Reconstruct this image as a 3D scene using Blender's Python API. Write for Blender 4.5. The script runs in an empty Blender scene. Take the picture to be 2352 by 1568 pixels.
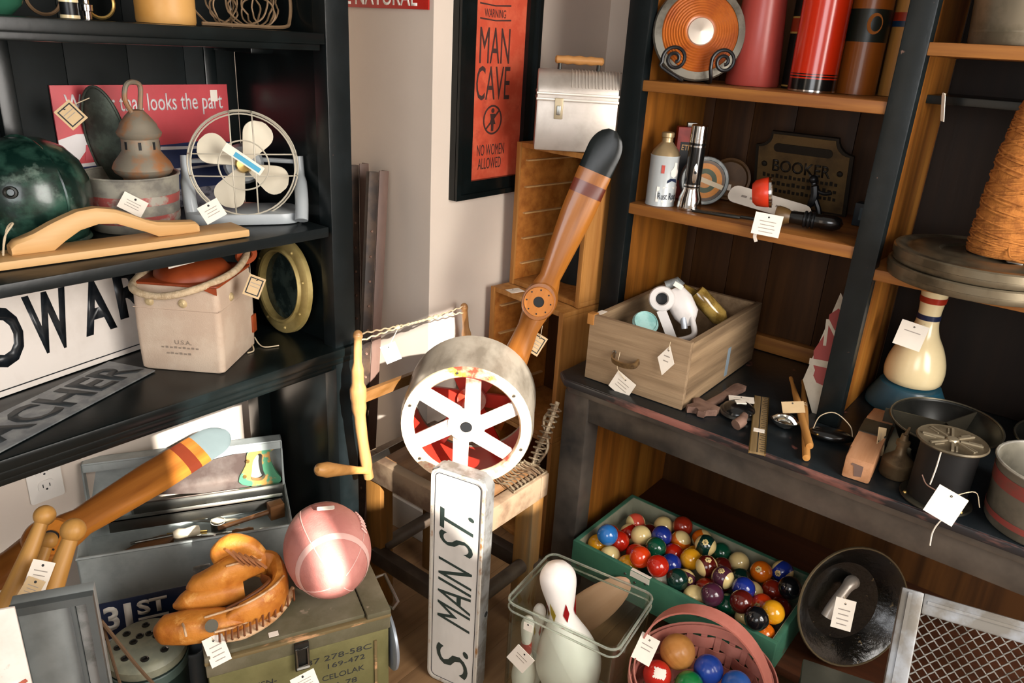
import bpy, bmesh, math, random
from mathutils import Vector as V, Matrix as MX
random.seed(7)
C0 = bpy.context.scene
COL = C0.collection
# ------------------------------------------------------------------ camera, world, lights, exposure
R = ((0.6298508521, -0.2529864789, 0.7343607734), (-0.7747039245, -0.2726306645, 0.5705316382), (0.0558724754, -0.9282620116, -0.3677062744))
F = 1750.0
EYE = V((0, 0, 1.47))
cam = bpy.data.cameras.new('camera'); cam.sensor_width = 36; cam.lens = 36 * F / 2352; cam.clip_start = .05
cam_o = bpy.data.objects.new('camera', cam); COL.objects.link(cam_o)
m = MX.Identity(4)
for i in range(3):
    m[i][0] = R[i][0]; m[i][1] = -R[i][1]; m[i][2] = -R[i][2]
m.translation = EYE
cam_o.matrix_world = m
C0.camera = cam_o
C0.view_settings.view_transform = 'Standard'; C0.view_settings.look = 'None'
C0.view_settings.gamma = 1; C0.view_settings.exposure = 0.15; C0.view_settings.use_curve_mapping = False
w = bpy.data.worlds.new('world'); C0.world = w; w.use_nodes = True
w.node_tree.nodes['Background'].inputs[0].default_value = (1.0, .90, .80, 1)
w.node_tree.nodes['Background'].inputs[1].default_value = 0.40
def lamp(name, kind, loc, dirv, energy, col, **k):
    l = bpy.data.lights.new(name, kind); l.energy = energy; l.color = col
    for a, b in k.items(): setattr(l, a, b)
    o = bpy.data.objects.new(name, l); COL.objects.link(o); o.location = loc
    o.rotation_euler = V(dirv).to_track_quat('-Z', 'Y').to_euler(); return o
SUN = V((.35, 1, -.577))
lamp('sun', 'SUN', (-1, -4, 4), SUN, 17, (1, .94, .86), angle=.011)
lamp('window_daylight', 'AREA', (.85, -1.2, 1.5), (-.05, 1, -.12), 74, (1, .95, .89), shape='RECTANGLE', size=1.2, size_y=1.5)
lamp('side_window_daylight', 'AREA', (-1.35, -.5, 1.65), (1, .75, -.3), 30, (.95, .97, 1), shape='RECTANGLE', size=1.2, size_y=1.2)

# ------------------------------------------------------------------ helpers
def P(px, py, x=None, y=None, z=None, d=None):
    a, b = (px - 1176) / F, (py - 784) / F
    r = V((R[0][0]*a + R[0][1]*b + R[0][2], R[1][0]*a + R[1][1]*b + R[1][2], R[2][0]*a + R[2][1]*b + R[2][2]))
    k = x / r.x if x is not None else y / r.y if y is not None else (z - 1.47) / r.z if z is not None else d
    return EYE + r * k
def FR(o, X=(1, 0, 0), Z=(0, 0, 1)):
    Z = V(Z).normalized(); X = V(X); X = (X - Z * X.dot(Z)).normalized(); Y = Z.cross(X)
    M = MX.Identity(4)
    for i in range(3): M[i][0] = X[i]; M[i][1] = Y[i]; M[i][2] = Z[i]
    M.translation = V(o); return M
def T(x=0, y=0, z=0): return MX.Translation((x, y, z))
def RX(a): return MX.Rotation(math.radians(a), 4, 'X')
def RY(a): return MX.Rotation(math.radians(a), 4, 'Y')
def RZ(a): return MX.Rotation(math.radians(a), 4, 'Z')
def nb(): return bmesh.new()
def xf(vs, M):
    if M is not None:
        for v in vs: v.co = M @ v.co
def box(bm, lo, hi, bev=0, M=None, mi=0):
    q = [(a, b, c) for c in (lo[2], hi[2]) for b in (lo[1], hi[1]) for a in (lo[0], hi[0])]
    return hexa(bm, q, bev, M, mi)
def hexa(bm, q, bev=0, M=None, mi=0):
    vs = [bm.verts.new(p) for p in q]; xf(vs, M)
    fs = [bm.faces.new([vs[i] for i in f]) for f in ((0, 2, 3, 1), (4, 5, 7, 6), (0, 1, 5, 4), (2, 6, 7, 3), (0, 4, 6, 2), (1, 3, 7, 5))]
    for f in fs: f.material_index = mi
    if bev:
        es = list({e for f in fs for e in f.edges})
        bmesh.ops.bevel(bm, geom=es, offset=bev, segments=2, affect='EDGES', profile=.6)
    return bm
def loft(bm, rings, caps=True, closed=True, loop=False, mi=0):
    rr = [[bm.verts.new(p) for p in r] for r in rings]
    n = len(rings[0]); L = len(rr)
    for i in range(L if loop else L - 1):
        a, b = rr[i], rr[(i + 1) % L]
        for j in range(n if closed else n - 1):
            k = (j + 1) % n
            try:
                f = bm.faces.new((a[j], a[k], b[k], b[j])); f.material_index = mi
            except ValueError: pass
    if caps and closed and not loop:
        for r in (list(reversed(rr[0])), rr[-1]):
            try: bm.faces.new(r).material_index = mi
            except ValueError: pass
    return bm
def spline(pts, n=6, closed=False):
    pts = [V(p) for p in pts]; out = []; L = len(pts)
    for i in range(L if closed else L - 1):
        p1, p2 = pts[i], pts[(i + 1) % L]
        p0 = pts[i - 1] if (i > 0 or closed) else p1 * 2 - p2
        p3 = pts[(i + 2) % L] if (i + 2 < L or closed) else p2 * 2 - p1
        for j in range(n):
            t = j / n
            out.append(.5 * ((2 * p1) + (p2 - p0) * t + (2 * p0 - 5 * p1 + 4 * p2 - p3) * t * t + (3 * p1 - p0 - 3 * p2 + p3) * t ** 3))
    if not closed: out.append(pts[-1])
    return out
def tube(bm, pts, r, n=8, closed=False, M=None, mi=0, sq=None, up=None):
    pts = [V(p) for p in pts]; L = len(pts)
    if M is not None: pts = [M @ p for p in pts]
    t0 = (pts[1] - pts[0]).normalized()
    u = V(up) if up is not None else (V((0, 0, 1)) if abs(t0.z) < .9 else V((1, 0, 0)))
    rings = []
    for i, p in enumerate(pts):
        if closed: t = (pts[(i + 1) % L] - pts[i - 1])
        else: t = pts[min(i + 1, L - 1)] - pts[max(i - 1, 0)]
        t = t.normalized() if t.length > 1e-9 else t0
        u = (u - t * u.dot(t)); u = u.normalized() if u.length > 1e-6 else t.orthogonal().normalized()
        s = t.cross(u)
        ri = r[i] if isinstance(r, (list, tuple)) else r
        if sq: rings.append([p + s * (a * sq[0] / 2 * (ri if isinstance(r, (list, tuple)) else 1)) + u * (b * sq[1] / 2) for a, b in ((-1, -1), (1, -1), (1, 1), (-1, 1))])
        else: rings.append([p + s * (math.cos(2 * math.pi * k / n) * ri) + u * (math.sin(2 * math.pi * k / n) * ri) for k in range(n)])
    return loft(bm, rings, loop=closed, mi=mi)
def lathe(bm, prof, n=32, M=None, mi=0, sx=1, sy=1):
    rings = []
    for r, z in prof:
        r = max(r, 1e-5)
        rg = [V((math.cos(2 * math.pi * k / n) * r * sx, math.sin(2 * math.pi * k / n) * r * sy, z)) for k in range(n)]
        rings.append([M @ p for p in rg] if M is not None else rg)
    return loft(bm, rings, mi=mi, loop=len(prof) > 2 and prof[0][0] > 1e-4 and prof[-1][0] > 1e-4)
def prism(bm, poly, z0, z1, M=None, mi=0, bev=0):
    a = [bm.verts.new((x, y, z0)) for x, y in poly]; b = [bm.verts.new((x, y, z1)) for x, y in poly]
    xf(a + b, M); n = len(poly)
    fs = [bm.faces.new(list(reversed(a))), bm.faces.new(b)]
    for i in range(n): fs.append(bm.faces.new((a[i], a[(i + 1) % n], b[(i + 1) % n], b[i])))
    for f in fs: f.material_index = mi
    if bev: bmesh.ops.bevel(bm, geom=list({e for f in fs[:2] for e in f.edges}), offset=bev, segments=2, affect='EDGES', profile=.6)
    return bm
def sph(bm, c, r, u=20, v=12, M=None, mi=0, s=(1, 1, 1)):
    rings = [[V((c[0] + r * s[0] * math.sin(math.pi * i / v) * math.cos(2 * math.pi * k / u), c[1] + r * s[1] * math.sin(math.pi * i / v) * math.sin(2 * math.pi * k / u), c[2] - r * s[2] * math.cos(math.pi * i / v))) for k in range(u)] for i in range(v + 1)]
    for i in (0, v):
        rings[i] = [p + V((math.cos(2 * math.pi * k / u), math.sin(2 * math.pi * k / u), 0)) * 1e-5 for k, p in enumerate(rings[i])]
    if M is not None: rings = [[M @ p for p in r_] for r_ in rings]
    return loft(bm, rings, mi=mi)
def circ(cx, cy, r, n=24, a0=0, a1=360, ry=None):
    full = abs(a1 - a0) >= 360
    return [(cx + r * math.cos(math.radians(a0 + (a1 - a0) * k / (n if full else n - 1))), cy + (ry or r) * math.sin(math.radians(a0 + (a1 - a0) * k / (n if full else n - 1)))) for k in range(n)]
def rrect(w_, h, r, n=5, cx=0, cy=0):
    o = []
    for sx, sy, a in ((1, -1, -90), (1, 1, 0), (-1, 1, 90), (-1, -1, 180)):
        o += circ(cx + sx * (w_ / 2 - r), cy + sy * (h / 2 - r), r, n, a, a + 90)
    return o
def ring2(bm, outer, inner, z0, z1, M=None, mi=0):
    n = len(outer)
    rg = [[V((x, y, z0)) for x, y in outer], [V((x, y, z1)) for x, y in outer], [V((x, y, z1)) for x, y in inner], [V((x, y, z0)) for x, y in inner]]
    if M is not None: rg = [[M @ p for p in r] for r in rg]
    return loft(bm, rg, loop=True, mi=mi)
def ob(name, bm, mat, par=None, label=None, ang=38, flat=False, M=None):
    if M is not None: bmesh.ops.transform(bm, matrix=M, verts=bm.verts)
    bmesh.ops.recalc_face_normals(bm, faces=bm.faces)
    me = bpy.data.meshes.new(name); bm.to_mesh(me); bm.free()
    for mm in (mat if isinstance(mat, (list, tuple)) else [mat]): me.materials.append(mm)
    if not flat and len(me.polygons):
        me.polygons.foreach_set('use_smooth', [True] * len(me.polygons))
        me.set_sharp_from_angle(angle=math.radians(ang))
    o = bpy.data.objects.new(name, me); COL.objects.link(o)
    if par is not None: o.parent = par
    if label: o['label'] = label
    return o
def tag(o, label=None, cat=None, group=None, kind=None):
    if label: o['label'] = label
    if cat: o['category'] = cat
    if group: o['group'] = group
    if kind: o['kind'] = kind
    return o
def thing(name, label, cat, M=None, group=None):
    o = bpy.data.objects.new(name, None); COL.objects.link(o); o.empty_display_size = .03
    if M is not None: o.matrix_world = M
    return tag(o, label, cat, group)
def struct(name, bm, mat): return tag(ob(name, bm, mat), kind='structure')
def text(name, s, par, mat, M, w_, h, ext=.0005, label=None, shear=0, bold=0):
    cu = bpy.data.curves.new('t', 'FONT'); cu.body = s; cu.size = 1; cu.resolution_u = 3; cu.align_x = 'CENTER'; cu.shear = shear; cu.offset = bold
    to = bpy.data.objects.new('t', cu); COL.objects.link(to)
    dg = bpy.context.evaluated_depsgraph_get()
    me = bpy.data.meshes.new_from_object(to.evaluated_get(dg))
    bpy.data.objects.remove(to); bpy.data.curves.remove(cu)
    bm = nb(); bm.from_mesh(me); bpy.data.meshes.remove(me)
    xs = [v.co.x for v in bm.verts]; ys = [v.co.y for v in bm.verts]
    cx, cy = (min(xs) + max(xs)) / 2, (min(ys) + max(ys)) / 2; kx = w_ / (max(xs) - min(xs)); ky = h / (max(ys) - min(ys))
    for v in bm.verts: v.co = V(((v.co.x - cx) * kx, (v.co.y - cy) * ky, 0))
    g = bmesh.ops.extrude_face_region(bm, geom=list(bm.faces))
    for e in g['geom']:
        if isinstance(e, bmesh.types.BMVert): e.co.z += ext
    return ob(name, bm, mat, par, label, flat=True, M=M)

# ------------------------------------------------------------------ materials
def hx(s):
    s = s.lstrip('#'); o = []
    for i in (0, 2, 4):
        c = int(s[i:i + 2], 16) / 255; o.append(c / 12.92 if c <= .04045 else ((c + .055) / 1.055) ** 2.4)
    return (*o, 1)
MATS = {}
def mat(name, c, rough=.55, metal=0, c2=None, sc=18, thr=(.45, .6), bump=0, bsc=60, coat=0, trans=0, ior=1.45, stretch=(1, 1, 1), spec=.5, var=.1, c3=None, sc3=40, thr3=(.58, .66), sss=0):
    if name in MATS: return MATS[name]
    mt = bpy.data.materials.new(name); mt.use_nodes = True; N = mt.node_tree.nodes; L = mt.node_tree.links
    b = N['Principled BSDF']; b.inputs['Roughness'].default_value = rough; b.inputs['Metallic'].default_value = metal
    b.inputs['Coat Weight'].default_value = coat; b.inputs['Transmission Weight'].default_value = trans; b.inputs['IOR'].default_value = ior
    b.inputs['Specular IOR Level'].default_value = spec; b.inputs['Coat Roughness'].default_value = .15
    tc = N.new('ShaderNodeTexCoord'); mp = N.new('ShaderNodeMapping'); mp.inputs['Scale'].default_value = stretch
    L.new(tc.outputs['Object'], mp.inputs['Vector'])
    def noise(s, det=5):
        n = N.new('ShaderNodeTexNoise'); n.inputs['Scale'].default_value = s; n.inputs['Detail'].default_value = det; n.inputs['Roughness'].default_value = .62
        L.new(mp.outputs[0], n.inputs['Vector']); return n.outputs['Fac']
    def mixc(fac, A, B):
        x = N.new('ShaderNodeMix'); x.data_type = 'RGBA'; L.new(fac, x.inputs[0])
        for v_, i in ((A, 6), (B, 7)):
            if isinstance(v_, tuple): x.inputs[i].default_value = v_
            else: L.new(v_, x.inputs[i])
        return x.outputs[2]
    def ramp(fac, a, b_):
        r = N.new('ShaderNodeMapRange'); r.inputs[1].default_value = a; r.inputs[2].default_value = b_; L.new(fac, r.inputs[0]); return r.outputs[0]
    c = hx(c)
    out = c
    if c2: out = mixc(ramp(noise(sc), *thr), c, hx(c2))
    elif var: out = mixc(ramp(noise(sc), .3, .7), tuple(x * (1 - var) for x in c[:3]) + (1,), tuple(min(1, x * (1 + var)) for x in c[:3]) + (1,))
    if c3: out = mixc(ramp(noise(sc3), *thr3), out, hx(c3))
    if isinstance(out, tuple): b.inputs['Base Color'].default_value = out
    else: L.new(out, b.inputs['Base Color'])
    if bump:
        bp = N.new('ShaderNodeBump'); bp.inputs['Strength'].default_value = bump; bp.inputs['Distance'].default_value = .004
        L.new(noise(bsc), bp.inputs['Height']); L.new(bp.outputs[0], b.inputs['Normal'])
    MATS[name] = mt; return mt
def wood(name, c, c2, ax=0, rough=.55, sc=14, c3=None, thr=(.36, .66), coat=0, bump=.12, spec=.4, k=.06, **kw):
    sc *= 4
    st = [1, 1, 1]; st[ax] = k
    return mat(name, c, rough, 0, c2, sc, thr, bump, sc * 3, coat, stretch=tuple(st), spec=spec, c3=c3, sc3=sc * .35, thr3=(.52, .7), **kw)
def glassm(name, c, rough=.05, ior=1.45):
    return mat(name, c, rough, trans=1, ior=ior, var=0)
wall_m = mat('wall_paint', '#d3c5b7', .85, var=.03, sc=4, bump=.05, bsc=120)
floor_m = wood('floor_wood', '#8a6a4a', '#745639', 0, .5, 5, c3='#9c7a55')
blackp = mat('black_paint', '#0a1010', .26, spec=.4, var=.25, sc=9, c2='#121a1b', thr=(.5, .75), bump=.05, bsc=40)
blackworn = mat('worn_black_paint', '#0f1516', .34, spec=.4, c2='#181e20', sc=7, thr=(.45, .7), c3='#6a5248', sc3=34, thr3=(.70, .74), bump=.1, bsc=50)
counterm = mat('worn_counter_paint', '#14191c', .3, c2='#22282b', sc=5, thr=(.45, .7), c3='#8d5a50', sc3=15, thr3=(.66, .72), bump=.1)
edgeworn = mat('rubbed_edge_paint', '#272526', .35, c2='#8b5a50', sc=12, thr=(.47, .58), stretch=(1, .25, 1), bump=.12)
greyworn = mat('rubbed_black_post_paint', '#2c2a28', .28, c2='#5b5249', sc=6, thr=(.35, .7), bump=.06, spec=.8)
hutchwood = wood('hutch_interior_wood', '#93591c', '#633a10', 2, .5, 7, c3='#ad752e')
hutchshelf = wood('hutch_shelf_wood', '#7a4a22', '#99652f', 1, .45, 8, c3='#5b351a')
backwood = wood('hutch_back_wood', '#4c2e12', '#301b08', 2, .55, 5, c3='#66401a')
cratew = wood('crate_pine', '#b07a3d', '#94602a', 2, .6, 9, c3='#c48f52')
cratein = wood('crate_inside', '#b87430', '#8f5218', 0, .6, 6, c3='#cc8c42')
greywood = wood('weathered_wood', '#8d7355', '#a68c6c', 0, .75, 12, c3='#6c543c', bump=.35)
propw = wood('propeller_wood', '#9a6029', '#7d481c', 0, .3, 8, coat=.35, c3='#b9742a')
propbr = mat('propeller_stripe', '#5e2717', .3, coat=.4)
stoolw = wood('stool_wood', '#7d5a3a', '#6a4a2f', 0, .45, 9, c3='#947253')
legw = wood('stool_leg_wood', '#8a5f2c', '#6f4a20', 2, .5, 10, c3='#5a4a33')
maple = wood('pale_maple', '#cfa672', '#c2965f', 0, .5, 6, c3='#d6b17e', bump=.05)
birch = wood('turned_birch', '#bd8d4c', '#a87838', 2, .45, 8)
paper = mat('tag_paper', '#e6ddcf', .8, var=.04, bump=.03)
kraft = mat('kraft_paper', '#c9ad84', .8, var=.06)
ink = mat('tag_ink', '#9a9085', .8, var=0)
blackink = mat('black_ink', '#16181a', .6, var=.1)
stringm = mat('string', '#cdbb9c', .9, bump=.3, bsc=300)
white = mat('white_gloss', '#e9e3da', .25, var=.03, coat=.3)
creamp = mat('cream_gloss', '#e3cfa2', .22, var=.04, coat=.4)
chrome = mat('chrome', '#d5d5d2', .12, 1, var=.03)
steel = mat('worn_steel', '#8f8f8a', .35, 1, var=.15, sc=12)
darksteel = mat('dark_steel', '#3b3b38', .4, .8, var=.2, sc=12)
galv = mat('galvanised', '#8f9291', .5, .6, c2='#6d716f', sc=25, bump=.06)
iron = mat('black_iron', '#17181a', .35, .3, var=.15)
rust = mat('rusty_iron', '#86695a', .7, .2, c2='#6a5044', sc=20, bump=.3)
brass = mat('brass', '#b89b5c', .3, .9, var=.1)
glass = glassm('clear_glass', '#f2f7f4')
clearp = mat('clear_acrylic', '#eef2ea', .04, trans=1, ior=1.18, var=0)
# ------------------------------------------------------------------ the setting
bm = nb(); y = -1.4
while y < 1.9:
    box(bm, (-3, y, -.05), (3.2, y + .0975, 0), .0012); y += .098
struct('floor', bm, floor_m)
bm = nb(); box(bm, (1.42, 1.40, 0), (2.6, 1.73, 2.9)); struct('wall_back', bm, wall_m)
bm = nb(); box(bm, (-3, 1.73, 0), (2.6, 1.83, 2.9)); struct('wall_left', bm, wall_m)
bm = nb(); box(bm, (2.2, -1.3, 0), (2.3, 1.40, 2.9)); struct('wall_right', bm, wall_m)
bm = nb()
xs = [-3, -.64, -.57, -.275, -.095, -.035, .105, .585, 2.2]; zs = [0, 1.655, 1.77, 1.94, 2.303, 5]
opens = {(1, 2), (3, 3), (4, 3), (4, 2), (6, 1), (6, 2), (6, 3)}
for i in range(len(xs) - 1):
    for j in range(len(zs) - 1):
        if (i, j) not in opens: box(bm, (xs[i], -1.32, zs[j]), (xs[i + 1], -1.28, zs[j + 1]))
prism(bm, [(.105, 1.655), (.308, 1.655), (.245, 1.812), (.105, 1.812)], -1.32, -1.28, MX(((1, 0, 0, 0), (0, 0, 1, 0), (0, 1, 0, 0), (0, 0, 0, 1))))  # slanted wedge added to tilt the lower edge of the sunbeam
struct('wall_front', bm, wall_m)  # unseen wall, its height and openings shaped to cut the sun into patches
bm = nb(); trimw = mat('trim_white', '#dcd6cc', .4, var=.02)
box(bm, (1.425, 1.388, .0), (2.15, 1.3995, .11), .003); struct('baseboard_back', bm, trimw)
bm = nb(); box(bm, (1.4085, 1.40, 0), (1.4195, 1.728, .11), .003); struct('baseboard_return', bm, trimw)
bm = nb(); box(bm, (-1, 1.717, .0), (1.40, 1.7295, .11), .003); struct('baseboard_left', bm, trimw)
# outlet on the wall under the black shelves
o = thing('wall_outlet', 'white duplex power outlet plate on the wall below black shelves', 'outlet', FR(P(100, 1095, y=1.73), (1, 0, 0), (0, -1, 0)))
bm = nb(); prism(bm, rrect(.072, .116, .006), 0, .006, bev=.0015); ob('cover_plate', bm, white, o)
for s in (-1, 1):
    bm = nb(); prism(bm, rrect(.034, .029, .011, cy=s * .0195), .005, .0085); k = ob('receptacle', bm, white, o)
    bm = nb(); box(bm, (-.008, s * .0195 - .003, .008), (-.006, s * .0195 + .006, .0088)); box(bm, (.006, s * .0195 - .003, .008), (.008, s * .0195 + .005, .0088)); prism(bm, circ(0, s * .0195 - .008, .0025, 10), .008, .0088); ob('slot', bm, blackink, k)

# ------------------------------------------------------------------ black shelving unit on the left
S1, S2, S3 = 1.462, 1.077, .792
u = thing('shelving_unit', 'black painted open shelving unit against the left wall', 'shelf unit', T(1.05, 1.30, 0))
def lb(name, parts, m_=blackp, bev=.003):
    bm = nb()
    for lo, hi in parts: box(bm, lo, hi, bev)
    return ob(name, bm, m_, u, M=T(-1.05, -1.30, 0))
lb('front_post', [((1.022, 1.303, 0), (1.081, 1.345, 2.3))], blackworn)
lb('front_post', [((-.46, 1.303, 0), (-.40, 1.345, 2.3))])
lb('rear_post', [((1.0, 1.60, 0), (1.045, 1.648, .76))])
lb('side_panel', [((1.035, 1.345, .06), (1.06, 1.648, 2.3))])
lb('side_panel', [((-.45, 1.345, .06), (-.425, 1.648, 2.3))])
bm = nb()
for k in range(12):
    x0 = -.425 + k * .1217; box(bm, (x0, 1.648, S3 - .03), (x0 + .1212, 1.66, 2.3), .0015)
box(bm, (-.42, 1.6595, S3 - .03), (1.03, 1.664, 2.3))
ob('back_panel', bm, mat('dull_black_paint', '#0a1010', .62, spec=.25, c2='#10181a', sc=5), u, M=T(-1.05, -1.30, 0))
b0 = P(490, 130, y=1.64); lb('back_batten', [((b0.x - .02, 1.6435, S2), (b0.x + .008, 1.648, S1 - .02))])
b0 = P(18, 230, y=1.64); lb('back_batten', [((b0.x - .02, 1.625, S2), (b0.x + .012, 1.648, S1 - .02))])
lb('shelf', [((-.42, 1.30, S1 - .022), (1.018, 1.648, S1 - .0009)), ((-.42, 1.306, S1 - .034), (1.01, 1.316, S1 - .02))])
lb('shelf', [((-.42, 1.30, S2 - .023), (1.012, 1.648, S2 - .0009))], blackworn)
lb('shelf', [((-.46, 1.292, S3 - .024), (1.095, 1.648, S3 - .0009)), ((-.46, 1.300, S3 - .042), (1.09, 1.64, S3 - .024)), ((-.46, 1.31, S3 - .058), (1.085, 1.34, S3 - .042))], blackp, .005)
lb('shelf', [((-.42, 1.31, .10), (1.03, 1.648, .125))])
b0 = P(530, 90, y=1.62); lb('shelf_bracket', [((b0.x - .03, 1.5, S1 - .05), (b0.x + .03, 1.645, S1 - .034))])

# ------------------------------------------------------------------ hutch on the right
HX = 1.732
h = thing('hutch', 'tall black painted wooden hutch with open brown shelves over a counter', 'hutch', T(HX, .4, 0))
def hb(name, parts, m_=blackworn, bev=.003, label=None):
    bm = nb()
    for lo, hi in parts: box(bm, lo, hi, bev)
    return ob(name, bm, m_, h, label, M=T(-HX, -.4, 0))
CT = .67
hb('post', [((HX, .990, CT), (HX + .035, 1.050, 2.2))])
hb('post', [((HX, .372, CT), (HX + .035, .424, 2.2))])
hb('post', [((HX, -.30, CT), (HX + .035, -.24, 2.2))])
hb('side_panel', [((HX + .035, .994, CT), (2.11, 1.012, 2.2))], hutchwood, .001)
hb('partition', [((HX + .035, .388, CT), (2.11, .408, 2.2))], hutchwood, .001)
hb('side_panel', [((HX + .035, -.29, CT), (2.11, -.27, 2.2))], hutchwood, .001)
bm = nb(); k = 0; y = -.3; random.seed(3)
while y < 1.01:
    wd = random.uniform(.10, .17); box(bm, (2.11, y, CT), (2.122, min(y + wd - .0015, 1.012), 2.2), .001); y += wd
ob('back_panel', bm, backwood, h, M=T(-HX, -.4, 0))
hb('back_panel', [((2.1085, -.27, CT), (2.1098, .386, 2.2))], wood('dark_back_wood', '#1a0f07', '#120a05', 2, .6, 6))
hb('shelf', [((HX + .004, .408, 1.370), (2.11, .994, 1.3961))], hutchshelf, .004)
hb('shelf', [((HX + .004, .408, 1.066), (2.11, .994, 1.0941))], hutchshelf, .004)
hb('shelf', [((HX + .004, -.27, 1.486), (2.11, .388, 1.5111))], hutchshelf, .004)
hb('shelf', [((HX + .004, -.27, 1.030), (2.11, .388, 1.0551))], hutchshelf, .004)
hb('shelf', [((HX + .17, -.27, 1.392), (2.11, .388, 1.41))], blackp, .002)
bm = nb(); q = [(1.503, -.32), (1.503, .985), (1.535, 1.02), (2.125, 1.02), (2.125, -.32)]
prism(bm, q, CT - .024, CT - .0009, bev=.006); ob('counter_top', bm, counterm, h, M=T(-HX, -.4, 0))
bm = nb(); q = [(1.499, -.32), (1.499, .987), (1.532, 1.023), (1.56, 1.023), (1.51, .96), (1.51, -.32)]
prism(bm, q, CT - .021, CT - .003, bev=.004); ob('counter_edge', bm, edgeworn, h, 'rubbed reddish counter edge', M=T(-HX, -.4, 0))
bm = nb(); q = [(1.514, -.32), (1.514, .98), (1.54, 1.01), (2.12, 1.01), (2.12, -.32)]
prism(bm, q, CT - .043, CT - .024, bev=.004); ob('counter_molding', bm, greyworn, h, M=T(-HX, -.4, 0))
hb('apron', [((1.532, -.30, CT - .115), (1.552, .96, CT - .043))], greyworn)
hb('leg', [((1.526, .925, 0), (1.590, 1.0, CT - .043))], greyworn, .004)
hb('leg', [((1.526, -.30, 0), (1.590, -.23, CT - .043))], greyworn, .004)
hb('lower_side_panel', [((1.590, .955, .05), (2.11, .975, CT - .043))], hutchwood, .001)
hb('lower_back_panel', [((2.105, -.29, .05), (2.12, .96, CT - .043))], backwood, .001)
hb('bottom_shelf', [((1.54, -.29, .095), (2.105, .955, .118))], wood('bottom_shelf_wood', '#4f2b18', '#3a2012', 1, .5, 8), .003)
hb('back_rail', [((2.08, .408, CT), (2.11, .994, CT + .045))], hutchshelf, .003)

# ------------------------------------------------------------------ framed poster and enamel sign
FRM = FR((0, 1.40, 0), (1, 0, 0), (0, -1, 0))   # local x = world x, local y = world z
def wp(x, z, d=0): return FRM @ T(x, z, d)
p = thing('framed_poster', 'tall red MAN CAVE poster in a wide black frame on the wall', 'poster', T(1.652, 1.40, 1.40))
IM = T(-1.652, -1.40, -1.40) @ FRM
bm = nb(); ring2(bm, [(1.488, 1.062), (1.816, 1.062), (1.816, 1.80), (1.488, 1.80)], [(1.552, 1.108), (1.768, 1.108), (1.768, 1.74), (1.552, 1.74)], 0, .022); ring2(bm, [(1.488, 1.062), (1.816, 1.062), (1.816, 1.80), (1.488, 1.80)], [(1.505, 1.076), (1.803, 1.076), (1.803, 1.786), (1.505, 1.786)], .02, .03)
ob('frame', bm, blackp, p, M=IM)
bm = nb(); box(bm, (1.545, 1.10, .004), (1.775, 1.745, .009))
sh = ob('print', bm, mat('poster_red', '#c04a30', .6, c2='#cb5a3e', sc=20, c3='#a83f2a', sc3=8), p, M=IM)
pink = mat('poster_ink', '#3f2622', .7, var=.1)
def pt(s, px, py, w_, hh, name='lettering'):
    q = P(px, py, y=1.391); text(name, s, sh, pink, IM @ T(q.x, q.z, .0092), w_, hh)
pt('WARNING', 1138, 31, .085, .02); pt('MAN', 1137, 105, .122, .088); pt('CAVE', 1133, 191, .138, .086)
pt('NO WOMEN', 1127, 343, .115, .03); pt('ALLOWED', 1124, 374, .098, .03)
bm = nb(); c = P(1131, 275, y=1.391)
ring2(bm, circ(c.x, c.z, .039, 32), circ(c.x, c.z, .034, 32), .009, .0098)
bm2 = [(c.x - .028, c.z - .022), (c.x - .025, c.z - .026), (c.x + .028, c.z + .022), (c.x + .025, c.z + .026)]; prism(bm, bm2, .009, .0099)
prism(bm, circ(c.x, c.z + .024, .0065, 12), .009, .0097)
prism(bm, [(c.x - .011, c.z + .016), (c.x - .007, c.z + .002), (c.x - .013, c.z - .012), (c.x - .005, c.z - .012), (c.x - .005, c.z - .030), (c.x + .005, c.z - .030), (c.x + .005, c.z - .012), (c.x + .013, c.z - .012), (c.x + .007, c.z + .002), (c.x + .011, c.z + .016)], .009, .0097)
ob('symbol', bm, pink, sh, M=IM)
for yy in (15, 49):
    q = P(1139, yy, y=1.391); bm = nb(); prism(bm, [(q.x - .062, q.z + .003), (q.x, q.z), (q.x + .062, q.z + .003), (q.x + .062, q.z + .007), (q.x, q.z + .003), (q.x - .062, q.z + .007)], .009, .0096, IM); ob('rule', bm, pink, sh)
rs = thing('enamel_sign', 'red sign with white NATURAL lettering high on the wall', 'sign', T(1.42, 1.56, 1.60))
LM = T(-1.42, -1.56, -1.60) @ FR((1.42, 0, 0), (0, -1, 0), (-1, 0, 0))
bm = nb(); box(bm, (-1.725, 1.525, .002), (-1.412, 1.68, .006), .001, LM); ob('plate', bm, mat('sign_red', '#b3261c', .3, coat=.3, var=.05), rs)
text('lettering', '#ALL NATURAL'[1:], rs, white, LM @ T(-1.615, 1.553, .0062), .33, .042, bold=.012)

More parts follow.
